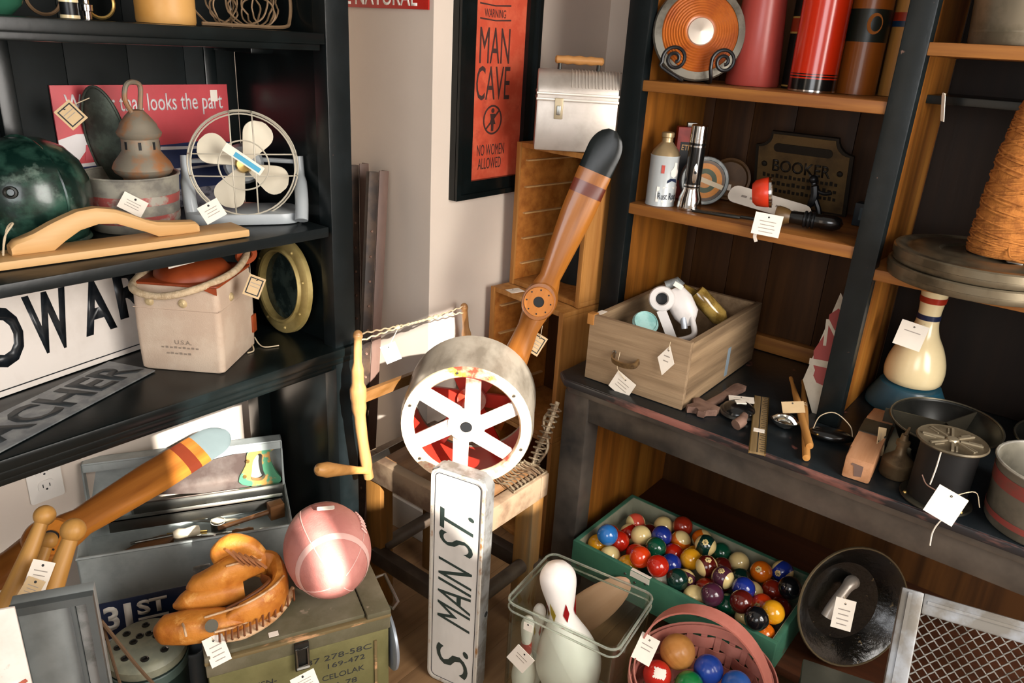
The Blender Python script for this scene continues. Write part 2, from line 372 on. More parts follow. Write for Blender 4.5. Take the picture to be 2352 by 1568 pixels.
# ------------------------------------------------------------------ price tags
def tagm(name_label, M, wd=.038, ht=.05, kind='rect', pm=None, string=None, lines=3, frame=False):
    t = thing('price_tag', name_label, 'price tag', M, 'paper price tags')
    w2, h2 = wd / 2, ht / 2
    if kind == 'rect': poly = [(-w2, -h2), (w2, -h2), (w2, h2), (-w2, h2)]
    elif kind == 'cut': poly = [(-w2, -h2), (w2, -h2), (w2, h2 - wd * .25), (w2 * .5, h2), (-w2 * .5, h2), (-w2, h2 - wd * .25)]
    else: poly = [(0, -h2), (w2, 0), (0, h2), (-w2, 0)]
    bm = nb(); prism(bm, poly, -.0005, .0005); ob('card', bm, pm or paper, t)
    if frame:
        bm = nb(); ring2(bm, [(-w2 * .8, -h2 * .8), (w2 * .8, -h2 * .8), (w2 * .8, h2 * .8), (-w2 * .8, h2 * .8)], [(-w2 * .66, -h2 * .7), (w2 * .66, -h2 * .7), (w2 * .66, h2 * .7), (-w2 * .66, h2 * .7)], .0005, .0008); ob('printed_border', bm, blackink, t)
    if lines:
        bm = nb()
        for i in range(lines):
            yy = h2 * .25 - i * h2 * .32; ww = w2 * (.6 if kind != 'dia' else .35) * (1 - .15 * (i % 2)); prism(bm, [(-ww, yy), (ww, yy), (ww, yy + h2 * .07), (-ww, yy + h2 * .07)], .0005, .0007)
        ob('handwriting', bm, ink, t)
    bm = nb(); prism(bm, circ(0, h2 * .68, .0022, 10), .0005, .0008); ob('hole', bm, blackink, t)
    if string:
        Mi = M.inverted(); bm = nb(); tube(bm, spline([Mi @ V(q) for q in [M @ V((0, h2 * .68, .0012))] + string], 5), .0009, 5); ob('string', bm, stringm, t)
    return t
CAMV = (EYE - V((1, .8, .7))).normalized()
def facing(p_, roll=0, tilt=(0, 0, 0)):       # frame at p_ turned roughly toward the room
    Z = ((EYE - V(p_)).normalized() + V(tilt)).normalized()
    return FR(p_, V((0, 0, 1)).cross(Z), Z) @ RZ(roll)
# ------------------------------------------------------------------ things on the black shelves
# helmet
gh = mat('green_glossy_shell', '#0a211b', .28, c2='#2f5144', sc=16, thr=(.46, .66), coat=.35, c3='#6b7f74', sc3=13, thr3=(.60, .72), bump=.15, bsc=30)
t = thing('helmet', 'dark green glossy round helmet beside the tin pail on the shelf', 'helmet', T(.527, 1.532, S2) @ MX.Scale(.9, 4, V((0, 0, 1))))
bm = nb(); lathe(bm, [(.07, 0), (.086, .012), (.098, .05), (.103, .09), (.100, .125), (.088, .16), (.066, .187), (.036, .203), (0, .208)], 40); ob('shell', bm, gh, t)
bm = nb(); tube(bm, [V((math.cos(a) * .1045 * .72, -math.cos(a) * .1045 * .72, .094 + math.sin(a) * .116)) if 0 else V((math.cos(a) * .104 * .25, -math.cos(a) * .104 * .97, .09 + math.sin(a) * .119)) for a in [math.radians(d) for d in range(-30, 211, 10)]], .003, 6); ob('seam', bm, gh, t)
bm = nb(); lathe(bm, [(.072, -.0), (.09, .0), (.093, .006), (.09, .012), (.08, .012)], 40); ob('rim', bm, gh, t)
bm = nb(); g = FR((-.055, -.083, .12), (0, 0, 1), (-.55, -.83, .15)); tube(bm, [g @ V((math.cos(a) * .009, math.sin(a) * .009, .002)) for a in [k * math.pi / 8 for k in range(16)]], .003, 6, closed=True); ob('grommet', bm, darksteel, t)
# tin pail with red bands
tin = mat('worn_tin', '#aaa698', .45, .3, c2='#85827a', sc=14, bump=.05); redw = mat('worn_red_band', '#a4514c', .5, .2, c2='#a19c90', sc=22, thr=(.5, .6))
t = thing('pail', 'low worn tin pail with faded red bands holding a lantern top', 'pail', T(.718, 1.542, S2) @ MX.Scale(.86, 4, V((0, 0, 1))))
bm = nb(); lathe(bm, [(0, .002), (.082, .0), (.083, .004), (.089, .118), (.091, .122), (.089, .124), (.087, .118), (.081, .006), (0, .005)], 40); ob('body', bm, tin, t)
for z0, z1 in ((.02, .038), (.062, .082)):
    bm = nb(); lathe(bm, [(.0836 + z0 * .05, z0), (.0838 + z1 * .05, z1), (.0830 + z1 * .05, z1), (.0828 + z0 * .05, z0)], 40); ob('painted_band', bm, redw, t)
bm = nb(); tube(bm, [V((math.cos(a) * .0895, math.sin(a) * .0895, .122)) for a in [k * math.pi / 16 for k in range(32)]], .0028, 6, closed=True); ob('rim', bm, tin, t)
# lantern top
lm = mat('lantern_metal', '#857c6c', .6, .3, c2='#a06c44', sc=18, thr=(.45, .6), bump=.2)
z0 = P(328, 385, y=1.53).z
t = thing('lantern', 'rusty railway lantern top with a looped handle standing in the pail', 'lantern', T(P(329, 385, y=1.53).x, 1.53, z0) @ MX.Scale(1.04, 4))
bm = nb(); lathe(bm, [(0, -.03), (.035, -.03), (.037, -.018), (.05, -.008), (.054, .0), (.05, .01), (.038, .026), (.034, .032), (.033, .055), (.038, .06), (.04, .066), (.034, .075), (.032, .082), (.021, .096), (.012, .106), (.0, .108)], 36); ob('burner_top', bm, lm, t)
for k in range(8):
    a = k * math.pi / 4 + .3; bm = nb(); box(bm, (-.0025, -.001, -.007), (.0025, .002, .007), M=FR((math.cos(a) * .0332, math.sin(a) * .0332, .044), (-math.sin(a), math.cos(a), 0))); ob('vent', bm, blackink, t)
for a in (.2, 1.77, 3.34, 4.9):
    bm = nb(); tube(bm, [(math.cos(a) * .034, math.sin(a) * .034, -.025), (math.cos(a) * .04, math.sin(a) * .04, -.075), (math.cos(a) * .042, math.sin(a) * .042, (S2 + .008 - z0) / 1.04)], .002, 6); ob('leg', bm, lm, t)
bm = nb(); tube(bm, spline([(-.01, .0, .10), (-.024, 0, .125), (-.018, 0, .15), (0, 0, .156), (.016, 0, .148), (.012, 0, .12), (.008, 0, .10)], 4), .0045, 8, M=RZ(20)); ob('handle', bm, lm, t)
bm = nb(); lathe(bm, [(.028, -.055), (.028, -.03), (.02, -.03)], 20); ob('collar', bm, steel, t)
# oval reflector
t = thing('lamp_reflector', 'tarnished dark green oval dished metal piece standing behind the lantern', 'reflector', FR(P(248, 318, y=1.606), (.55, -.8, 0), (-.25, -.05, 1)) @ RY(6))
vg = mat('verdigris_metal', '#3c4039', .6, .4, c2='#566055', sc=16, c3='#1f6a55', sc3=9, thr3=(.62, .68), bump=.2)
bm = nb(); sph(bm, (0, 0, 0), 1, 28, 16, s=(.042, .013, .104)); ob('dish', bm, vg, t)
bm = nb(); tube(bm, [V((math.cos(a) * .042, -.004, math.sin(a) * .104)) for a in [k * math.pi / 20 for k in range(40)]], .0028, 6, closed=True); ob('rim', bm, vg, t)
bm = nb(); tube(bm, [(0, 0, -.09), (.003, 0, -.115)], .006, 8); ob('stem', bm, vg, t)
# red car poster leaning at the back
a = P(115, 207, y=1.641); b = P(521, 195, y=1.641); W_ = b.x - a.x
t = thing('car_poster', 'red advertising panel with white headline and blue car leaning behind', 'poster', FR(((a.x + b.x) / 2, 1.6405, S2 + .001), (1, 0, -.0), (0, .001, .255)))
LZ = T() @ RX(90)                                   # local x right, z up -> text plane facing the room
bm = nb(); hh = .262; box(bm, (-W_ / 2, 0, 0), (W_ / 2, .004, hh)); bd = ob('panel', bm, mat('poster_crimson', '#bf474d', .35, var=.06, sc=30), t)
def pp(name, poly, m_, d=.0006): bm = nb(); prism(bm, poly, 0, d, LZ); return ob(name, bm, m_, bd)
navy = mat('print_navy', '#27345c', .35, var=.2); pw = mat('print_white', '#d9d3d2', .35, var=.05); pch = mat('print_chrome', '#8e8c96', .35, c2='#4d4c58', sc=60)
x0 = -W_ / 2; x1 = W_ / 2
pp('printed_car', [(x0, .04), (x1, .04), (x1, .135), (x1 - .06, .142), (x1 - .17, .138), (x0 + .16, .118), (x0, .11)], navy)
pp('printed_car', [(x0, 0), (x1, 0), (x1, .04), (x0, .04)], pch, .0005)
pp('printed_roof', [(x0, .16), (x0 + .035, .17), (x0 + .13, .168), (x0 + .15, .155), (x0 + .06, .15), (x0 + .03, .115), (x0, .115)], pw, .0009)
pp('printed_roof', [(x0 + .045, .118), (x0 + .1, .124), (x0 + .075, .15), (x0 + .05, .148)], mat('print_red', '#c0505a', .4, var=.05), .0012)
pp('printed_trim', [(x0, .104), (x0 + .16, .11), (x1 - .17, .128), (x1, .123), (x1, .128), (x1 - .17, .135), (x0 + .16, .117), (x0, .111)], pw, .001)
pp('printed_trim', [(x0, .075), (x1, .085), (x1, .09), (x0, .08)], pw, .001)
text('headline', 'Winner that looks the part', bd, pw, LZ @ T(.004, .222, .0006), W_ * .90, .046, bold=.006)
bm = nb(); prism(bm, [(x1 - .043, .226), (x1 - .026, .226), (x1 - .026, .250), (x1 - .043, .250)], .0006, .0012, LZ); ob('sticker', bm, paper, bd)
# desk fan
fc = P(560, 378, y=1.44); fm = mat('fan_enamel', '#9fa5a8', .35, var=.05, coat=.2); fw = mat('fan_wire', '#c9c2b0', .35, .3, var=.05); fb = mat('fan_blade_cream', '#d8cfba', .35, var=.04)
fn = V((-.52, -.84, .12)).normalized()
t = thing('desk_fan', 'old desk fan with cream blades in a wire cage', 'fan', FR((fc.x, fc.y, S2), (-fn.y, fn.x, 0)))
Mi = t.matrix_world.inverted(); FL = FR((0, 0, fc.z - S2), (1, 0, 0), (Mi.to_3x3() @ fn))
Rf = .109
bm = nb()
for r_, z_ in ((Rf, .0), (Rf * .985, -.03), (Rf * .93, .024), (Rf * .45, .036)): tube(bm, [FL @ V((math.cos(a) * r_, math.sin(a) * r_, z_)) for a in [k * math.pi / 24 for k in range(48)]], .0017, 6, closed=True)
for off in (-.022, .022):
    ww = math.sqrt(Rf ** 2 - off ** 2)
    for s in (0, 1):
        pts = [(-ww, off, 0), (-ww * .9, off, .022), (-ww * .4, off, .036), (ww * .4, off, .036), (ww * .9, off, .022), (ww, off, 0), (ww * .99, off, -.03)]
        if s: pts = [(q[1], q[0], q[2]) for q in pts]
        tube(bm, [FL @ V(q) for q in spline(pts, 4)], .0015, 6)
ob('cage', bm, fw, t)
for k, a in enumerate((62, 152, 242, 332)):
    bm = nb(); rings = []
    for i in range(17):
        q = i / 16; r_ = .010 + .086 * q; wd = .009 + .031 * math.sin(min(1, q) * math.pi / 2) ** 1.3; wd *= (1 if q < .55 else math.sqrt(max(.012, 1 - ((q - .55) / .45) ** 2 * .985)))
        rings.append([FL @ (RZ(a) @ (T(r_, 0, -.004) @ RX(24) @ V((0, c * wd, s * .0009)))) for c, s in ((-1, -1), (1, -1), (1, 1), (-1, 1))])
    loft(bm, rings); ob('blade', bm, fb, t)
bm = nb(); lathe(bm, [(0, .012), (.014, .01), (.018, 0), (.018, -.012), (0, -.012)], 24, FL); ob('hub', bm, brass, t)
bm = nb(); lathe(bm, [(0, -.03), (.036, -.032), (.042, -.05), (.042, -.095), (.03, -.115), (0, -.12)], 28, FL); ob('motor', bm, fm, t)
bm = nb(); prism(bm, rrect(.235, .12, .045), 0, .024, T(-.005, .02, 0), bev=.006); ob('base', bm, fm, t)
for s in (-1, 1):
    bm = nb(); tube(bm, spline([(s * .108, .0 if s < 0 else -.045, .010), (s * .112, .012 if s < 0 else -.02, .05), (s * .114, .03, .09), (s * .113, .04, fc.z - S2 + .012)], 4), [.014] * 8 + [.011] * 5, 10); ob('yoke_arm', bm, fm, t)
    bm = nb(); tube(bm, [(s * .12, .04, fc.z - S2), (s * .03, .07, fc.z - S2)], .005, 8); ob('pivot', bm, fm, t)
bm = nb(); Ms = FL @ T(0, .012, .0385) @ RZ(-36); prism(bm, [(-.043, -.009), (.043, -.009), (.043, .009), (-.043, .009)], 0, .0006, Ms); k = ob('sticker', bm, paper, t)
bm = nb(); prism(bm, [(-.02, -.006), (.038, -.006), (.038, .004), (-.02, .004)], .0006, .001, Ms); ob('printed_stripe', bm, mat('label_blue', '#3f9bbd', .5, var=.05), k)
bm = nb()
for j in range(3): tube(bm, spline([(-.06 + j * .01, .06, .02), (-.02, .075, .016 + j * .004), (.03, .07 + j * .004, .02), (.07, .05, .017)], 5), .003, 6)
ob('power_cord', bm, mat('cord_brown', '#7c4a3c', .6), t)
# plasterer's float
D = V((.43, -.045, 0)).normalized(); N_ = V((.045, .43, 0)).normalized()
a = P(575, 544, z=S2)
t = thing('darby_float', 'long pale wooden plastering float with an arched handle on the shelf edge', 'hand float', FR((a.x - .33 * D.x, a.y - .33 * D.y, S2 + .0005), D))
bm = nb(); box(bm, (-.33, 0, 0), (.33, .078, .015), .004); ob('board', bm, maple, t)
bm = nb(); top = spline([(-.155, .016), (-.15, .034), (-.12, .044), (-.09, .066), (-.05, .084), (0, .088), (.04, .074), (.08, .05), (.11, .043), (.145, .04), (.15, .03), (.15, .0165)], 4) if 0 else None
up = [(q.x, q.z) for q in spline([(-.158, 0, .016), (-.152, 0, .034), (-.12, 0, .045), (-.085, 0, .066), (-.045, 0, .079), (-.005, 0, .076), (.035, 0, .060), (.07, 0, .043), (.105, 0, .038), (.15, 0, .036), (.153, 0, .0155)], 4)]
dn = [(q.x, q.z) for q in spline([(.085, 0, .0155), (.065, 0, .024), (.035, 0, .036), (0, 0, .050), (-.04, 0, .052), (-.07, 0, .036), (-.085, 0, .0155)], 4)]

sec = [(-.158, .0155, .030), (-.15, .0155, .038), (-.12, .0155, .048), (-.095, .0155, .060), (-.075, .030, .068), (-.05, .045, .077), (-.02, .052, .080), (.01, .049, .074), (.035, .038, .063), (.06, .027, .050), (.08, .0165, .043), (.11, .0155, .039), (.15, .0155, .036), (.156, .0155, .030)]
rings = []
for x_, lo_, hi_ in sec:
    rg = [V((x_ + .085, .040 + .0145 * a_, lo_ + (hi_ - lo_) * b_)) for a_, b_ in ((-.8, 0), (.8, 0), (1, .2), (1, .8), (.7, 1), (-.7, 1), (-1, .8), (-1, .2))]; rings.append(rg)
bm = nb(); loft(bm, rings); ob('handle', bm, maple, t)
bm = nb(); tube(bm, spline([(-.085, .03, .018), (-.080, .02, .05), (-.063, .03, .068), (-.070, .04, .06), (-.077, .05, .03), (-.082, .045, .018)], 5), .0016, 6); ob('string_loop', bm, stringm, t)
# tags on this shelf
q = P(305, 470, y=1.455); tagm('clipped white paper tag in front of the tin pail', facing(q, -32), .045, .032, 'rect')
q = P(487, 485, y=1.37); tagm('square white paper tag below the fan cage', facing(q, 28), .042, .036)
q = P(163, 264, y=1.55); tagm('brown framed paper tag on the poster beside the oval reflector', facing(q, 40), .036, .042, 'rect', kraft, [P(205, 225, y=1.56)], 2, True)
# white street sign with black letters
a = P(0, 915, z=S3); b = P(330, 800, z=S3); dx = (b - a).normalized()
t = thing('street_sign', 'white street sign with big black letters leaning on the lowest black shelf', 'sign', FR((a + b) / 2 + V((0, 0, .001)), dx, V((-dx.y, dx.x, 0)) * .10 + V((0, 0, 1))))
enam = mat('chipped_white_enamel', '#dbd3cb', .3, c2='#cfc6bd', sc=6, c3='#56504c', sc3=30, thr3=(.72, .76))
bm = nb(); box(bm, (-.33, 0, 0), (.19, .003, .235), .001); pl = ob('plate', bm, enam, t)
bk = mat('sign_black', '#15191d', .3, c2='#24282c', sc=30, c3='#cfc6bd', sc3=35, thr3=(.70, .74))
Ti = t.matrix_world.inverted()
def on_sign(px, py):
    e0 = Ti @ EYE; d0 = Ti @ P(px, py, d=1) - e0; k = (0 - e0.y) / d0.y; return e0 + d0 * k
for ch, px, py, w_, hh, sk in (('O', 0, 775, .085, .118, 0), ('W', 115, 738, .085, .120, 0), ('A', 222, 703, .07, .112, 0), ('R', 302, 668, .075, .108, 0), ('H', -110, 820, .075, .118, 0)):
    q = on_sign(px, py); text('letter', ch, pl, bk, T(q.x, 0, q.z) @ RX(90), w_, hh, bold=.035)
bm = nb(); tube(bm, [(-.325, -.001, .012), (.185, -.001, .012)], .0012, 4); ob('border_line', bm, bk, pl)
# metal stencil strip
a = P(0, 1030, z=S3); b = P(345, 850, z=S3); dx = (b - a).normalized()
t = thing('letter_stencil', 'flat grey metal letter stencil lying in front of the white sign', 'stencil', FR(b + V((.004, -.014, .001)), dx))
bm = nb(); box(bm, (-.52, 0, 0), (0, .115, .003), .001); k = ob('plate', bm, mat('stencil_metal', '#7d8184', .4, .5, c2='#9a9d9d', sc=20), t)
text('cut_letters', 'TEACHER', k, mat('stencil_gap', '#2a2e30', .5, .2), T(-.235, .062, .0031), .46, .080, shear=-.15, bold=.03)
# canvas bag
a, b, c = P(325, 845, z=S3), P(515, 860, z=S3), P(608, 800, z=S3)
X_ = (b - a).normalized(); Y_ = V((-X_.y, X_.x, 0)); L1 = (b - a).length; L2 = .175
canvas = mat('canvas', '#bfa893', .9, c2='#c9b5a0', sc=12, bump=.25, bsc=420); leather = mat('rust_leather', '#93401c', .45, c2='#7d3213', sc=10, bump=.1, bsc=90); rope = mat('rope', '#cbb493', .9, c2='#b89f7d', sc=90, bump=.6, bsc=240)
t = thing('canvas_bag', 'square beige canvas bag with rust leather top and rope handle', 'bag', FR(a, X_))
H_ = .186; bm = nb(); rings = []
for z, g in ((.0, -.006), (.004, .0), (.05, .003), (.10, .004), (H_ - .01, .001), (H_, -.002)):
    rings.append([V((x - L1 / 2, y - L2 / 2, 0)) * (1 + g * 6) + V((L1 / 2, L2 / 2, z)) for x, y in [(p_[0] + L1 / 2, p_[1] + L2 / 2) for p_ in rrect(L1, L2, .012)]])
loft(bm, rings); bag = ob('body', bm, canvas, t)
bm = nb(); prism(bm, rrect(L1 * 1.02, L2 * 1.02, .012, cx=L1 / 2, cy=L2 / 2), H_ - .001, H_ + .004, bev=.0015); ob('leather_edge', bm, leather, t)
bm = nb(); lathe(bm, [(.078, 0), (.077, .010), (.066, .023), (.04, .032), (0, .035)], 32, T(L1 / 2, L2 / 2, H_), sx=L1 / .18, sy=L2 / .17); ob('leather_lid', bm, leather, t)
for px_, dy in ((L1, .5),):
    bm = nb(); prism(bm, [(L1 + .0012, 0), (L1 - .05, 0), (L1 + .0012, 0)][:0] or [(L1 - .06, 0), (L1 + .001, 0), (L1 + .001, -.03)], -.0, .002, T(0, -.0025, H_ + .003) @ RX(90)) if 0 else prism(bm, [(-.04, 0), (0, -.015), (0, 0)], 0, .0025, T(L1 + .001, -.0025, H_ + .002) @ RX(90)); ob('corner_flap', bm, leather, t)
bm = nb()
for x, y in ((.035, -.001), (.105 * L1 / .178, -.001), (L1 + .001, L2 * .35)):
    g = T(x, y, H_ - .036) @ RX(90) if y < 0 else T(x, y, H_ - .036) @ RY(90)
    bm_ = nb(); lathe(bm_, [(0, .005), (.004, .005), (.006, .003), (.0085, .002), (.0095, 0), (0, 0)], 20, g); ob('snap', bm_, mat('dull_brass', '#c0aa80', .4, .2), t)
bm.free()
bm = nb(); tube(bm, [(0, -.0012, H_ - .05), (L1, -.0012, H_ - .05)], .0012, 4); tube(bm, [(L1 + .001, 0, H_ - .05), (L1 + .001, L2, H_ - .05)], .0012, 4); ob('seam', bm, canvas, bag)
text('stamp', 'U.S.A.', bag, mat('stamp_ink', '#8a7b6c', .9, var=0), T(L1 * .55, -.0022, .066) @ RX(90), .035, .009)
bm = nb()
for j, (x0_, n_) in enumerate(((.05, 9), (.06, 6))):
    for i in range(n_): box(bm, (x0_ + i * .009, -.0026, .052 - j * .013), (x0_ + i * .009 + .0055, -.0021, .055 - j * .013 + .0012 * (i % 2)))
ob('stamp', bm, MATS['stamp_ink'], bag)
lr = V((L1 * .06, L2 * .95, H_ + .012)); rr = V((L1 * 1.0, L2 * .9, H_ + .028))
for g, s in ((FR(lr, (1, .3, 0), (.2, -1, .2)), .8), (FR(rr, (0, 0, 1), (.8, -.5, 0)), 1)):
    bm = nb(); ring2(bm, circ(0, 0, .02 * s, 20, ry=.026 * s), circ(0, 0, .0095 * s, 20, ry=.014 * s), -.003, .003, g); ob('handle_loop', bm, leather, t)
bm = nb(); tube(bm, spline([lr + V((.0, .02, 0)), lr, lr + V((-.01, -.05, .0)), V((.01, -.012, H_ - .002)), V((L1 * .4, -.035, H_ - .012)), V((L1 * .8, -.02, H_ + .002)), V((L1 + .005, L2 * .4, H_ + .014)), rr, rr + V((-.015, .02, .01))], 6), .0075, 10); ob('rope_handle', bm, rope, t)
bm = nb(); tube(bm, [rr + V((-.01, .012, .005)), rr + V((-.02, .028, .022))], [.009, .014], 9); ob('rope_knot', bm, rope, t)
bm = nb(); box(bm, (L1 + .001, L2 * .88, .035), (L1 + .006, L2 * .99, .075), .001); ob('leather_strap', bm, leather, t)
bm = nb(); tube(bm, spline([(L1 - .004, L2 + .004, .014), (L1 + .012, L2 - .01, .003), (L1 + .03, L2 - .02, .002), (L1 + .055, L2 - .005, .002)], 5), .0014, 5); tube(bm, spline([(L1, L2 - .02, .006), (L1 + .012, L2 - .045, .002), (L1 + .004, L2 - .06, .002)], 5), .0014, 5); ob('loose_string', bm, stringm, t)
q = P(584, 658, y=1.335); tagm('small kraft tag with black border hanging on the canvas bag', facing(q, -24), .034, .044, 'rect', kraft, [P(568, 622, y=1.36)], 2, True)
q = P(415, 603, y=1.43); tagm('slim paper slip on top of the canvas bag', facing(q, 12), .05, .012, lines=0)
# porthole
c = P(647, 653, x=1.005)
ra_ = (c.z - S3) * .975
t = thing('porthole', 'round brass porthole ring with dark glass leaning at the shelf end', 'porthole', FR((c.x + .002, c.y, S3 + ra_), (0, 1, 0), (-1, .06, .10)))
brz = mat('old_brass', '#b7a268', .45, .3, c2='#9c8850', sc=10)
bm = nb(); ra = (c.z - S3) * .97; n = 48; rings = []
for r_, z in ((ra, -.008), (ra, .004), (ra * .95, .008), (ra * .80, .008), (ra * .755, .014), (ra * .71, .012), (ra * .70, -.008)): rings.append([V((math.cos(2 * math.pi * k / n) * r_, math.sin(2 * math.pi * k / n) * r_, z)) for k in range(n)])
loft(bm, rings, loop=True); ob('ring', bm, brz, t)
bm = nb(); lathe(bm, [(0, -.004), (ra * .72, -.004), (ra * .72, -.007), (0, -.007)], 40); ob('glass_pane', bm, mat('dark_glass', '#1c2624', .12, c2='#39453f', sc=20), t)
for k in range(8):
    bm = nb(); a = k * math.pi / 4 + .3; sph(bm, (math.cos(a) * ra * .88, math.sin(a) * ra * .88, .008), .004, 10, 6); ob('screw', bm, brz, t)
# ---------------- top shelf
c = P(380, 25, y=1.42)
t = thing('crock', 'tan cylindrical crock standing on the top black shelf', 'crock', T(c.x, c.y, S1))
bm = nb(); lathe(bm, [(0, .002), (.049, 0), (.0505, .004), (.0505, .13), (.047, .135), (.044, .13), (.044, .008), (0, .006)], 40); ob('body', bm, mat('tan_stoneware', '#c08a44', .45, c2='#cc9a58', sc=6), t)
c = P(585, 20, y=1.42); t = thing('wire_coil', 'tangled coil of brown wire beside the tan crock', 'wire coil', T(c.x - .012, c.y, S1))
wm = mat('brown_wire', '#7d6449', .6, .2, var=.2); random.seed(5)
for k in range(9):
    bm = nb(); r_ = random.uniform(.025, .06); cx = random.uniform(-.075, .06); tl = random.uniform(-35, 35); pts = []
    for j in range(22):
        a = j * 2 * math.pi / 22; q = T(cx, random.uniform(-.004, .004), r_ + .003) @ RZ(random.uniform(-3, 3) + tl) @ V((math.cos(a) * r_ * 1.2, 0, math.sin(a) * r_)); q.z = max(q.z, .003); pts.append(q)
    tube(bm, spline(pts, 2, True), .0018, 5, closed=True); ob('loop', bm, wm, t)
bm = nb(); tube(bm, spline([(-.12, -.03, .004), (-.03, -.05, .004), (.05, -.04, .006), (.085, -.01, .02), (.095, 0, .06), (.08, .0, .10)], 6), .0035, 6); ob('outer_loop', bm, wm, t)
c = P(5, 10, y=1.42); t = thing('glass_bowl', 'green glass bowl on the top black shelf', 'bowl', T(c.x - .02, c.y, S1))
bm = nb(); lathe(bm, [(0, 0), (.03, 0), (.045, .015), (.058, .05), (.055, .05), (.042, .018), (0, .006)], 32); ob('body', bm, mat('green_glass', '#2c5a45', .1, coat=.5, var=.2), t)
c = P(100, 5, y=1.47); t = thing('wooden_hoop', 'thin wooden hoop upright on the top black shelf', 'hoop', T(c.x, c.y, S1))
bm = nb(); tube(bm, [(math.cos(k * math.pi / 16) * .027, 0, .0305 + math.sin(k * math.pi / 16) * .027) for k in range(32)], .003, 6, closed=True); ob('ring', bm, wm, t)
c = P(158, 15, y=1.40); t = thing('film_tin', 'small black tin with pale ends on the top shelf', 'tin', T(c.x, c.y, S1))
bm = nb(); lathe(bm, [(0, .004), (.0135, .004), (.0135, .024), (0, .024)], 20); ob('body', bm, iron, t)
for z in (0, .024):
    bm = nb(); lathe(bm, [(0, z), (.0145, z), (.0145, z + .005), (0, z + .005)], 20); ob('cap', bm, creamp, t)
c = P(198, 15, y=1.41); t = thing('spark_plug', 'small shiny metal plug standing on the top shelf', 'plug', T(c.x, c.y, S1))
bm = nb(); lathe(bm, [(0, 0), (.007, 0), (.007, .012), (.010, .013), (.010, .022), (.005, .024), (.004, .045), (0, .045)], 16); ob('body', bm, chrome, t)
c = P(228, 8, y=1.43); t = thing('metal_ring', 'small dark metal ring leaning on the top shelf', 'ring', T(c.x, c.y, S1))
bm = nb(); tube(bm, [(math.cos(k * math.pi / 12) * .024, 0, .027 + math.sin(k * math.pi / 12) * .024) for k in range(24)], .003, 6, closed=True); ob('band', bm, brass, t)
# ---------------- leaning bed rails
railm = mat('brown_rail_paint', '#6a5248', .5, c2='#57443c', sc=9, stretch=(1, 1, .3))
raild = mat('rail_inside', '#2b211c', .5, c2='#4a382b', sc=14)
for lab, a, b in (('brown angle iron rail leaning closest to the black shelf unit', P(826, 376, y=1.62), P(835, 1130, y=1.57)), ('brown angle iron rail leaning in the wall corner, right of its twin', P(872, 392, y=1.53), P(840, 1120, y=1.49))):
    k = (b.z) / (a.z - b.z); b = b + (b - a) * k if b.z > 0 else b
    b.z = 0.002; ax = (a - b).normalized()
    t = thing('bed_rail', lab, 'rail', FR(b, (1, -.2, 0), ax), 'leaning rails'); Ln = (a - b).length
    bm = nb(); box(bm, (0, 0, 0), (.028, .004, Ln), .001); box(bm, (.024, .004, 0), (.028, .032, Ln), .001); ob('angle_bar', bm, railm, t)
    bm = nb(); box(bm, (-.028, .004, .0), (-.0, .02, Ln - .004), .001); ob('inner_flange', bm, raild, t)
    bm = nb()
    for i in range(12): lathe(bm, [(0, 0), (.004, 0), (.003, .003), (0, .003)], 8, T(-.014, .004, Ln * (.2 + i * .06)) @ RX(90))
    ob('rivets', bm, rust, t)
# ------------------------------------------------------------------ under the black shelves
tbm = mat('toolbox_grey', '#a9b0ae', .45, .1, c2='#969d9b', sc=9, bump=.05)
a, b = P(175, 1285, z=.38), P(672, 1205, z=.38); X_ = (b - a).normalized(); Lx = (b - a).length; Dp = .185
t = thing('toolbox', 'open grey metal toolbox full of hand tools against the wall', 'toolbox', FR((a.x, a.y, .126), X_)); TB = t.matrix_world.copy(); HB = .254
bm = nb()
box(bm, (0, 0, 0), (Lx, Dp, .004)); box(bm, (0, 0, 0), (Lx, .003, HB)); box(bm, (0, Dp - .003, 0), (Lx, Dp, HB)); box(bm, (0, 0, 0), (.003, Dp, HB)); box(bm, (Lx - .003, 0, 0), (Lx, Dp, HB)); ob('body', bm, tbm, t)
bm = nb(); tube(bm, [(0, 0, HB), (Lx, 0, HB), (Lx, Dp, HB), (0, Dp, HB)], .0035, 6, closed=True); ob('rolled_rim', bm, tbm, t)
bm = nb(); box(bm, (.003, .02, HB - .075), (Lx - .003, Dp - .004, HB - .07)); ob('tray', bm, tbm, t)
bm = nb(); box(bm, (.05, Dp * .68, HB - .03), (Lx - .01, Dp * .72, HB - .002), .001); box(bm, (.05, Dp * .68, HB - .006), (Lx - .01, Dp * .80, HB - .002), .001); box(bm, (.10, Dp * .90, HB - .02), (Lx - .006, Dp * .94, HB + .012), .001); ob('tray_divider', bm, steel, t)
LM_ = T(0, Dp, HB) @ RX(-8); lh = .118
bm = nb(); box(bm, (0, .045, 0), (Lx, .048, lh)); box(bm, (0, 0, lh - .003), (Lx, .048, lh)); box(bm, (0, 0, 0), (.003, .048, lh)); box(bm, (Lx - .003, 0, 0), (Lx, .048, lh)); box(bm, (0, 0, lh - .02), (Lx, .003, lh)); ob('lid', bm, tbm, t, M=LM_)
bm = nb(); tube(bm, [(.003, 0, 0), (.003, 0, lh), (Lx - .003, 0, lh), (Lx - .003, 0, 0)], .0028, 6, M=LM_); ob('lid_rim', bm, tbm, t)
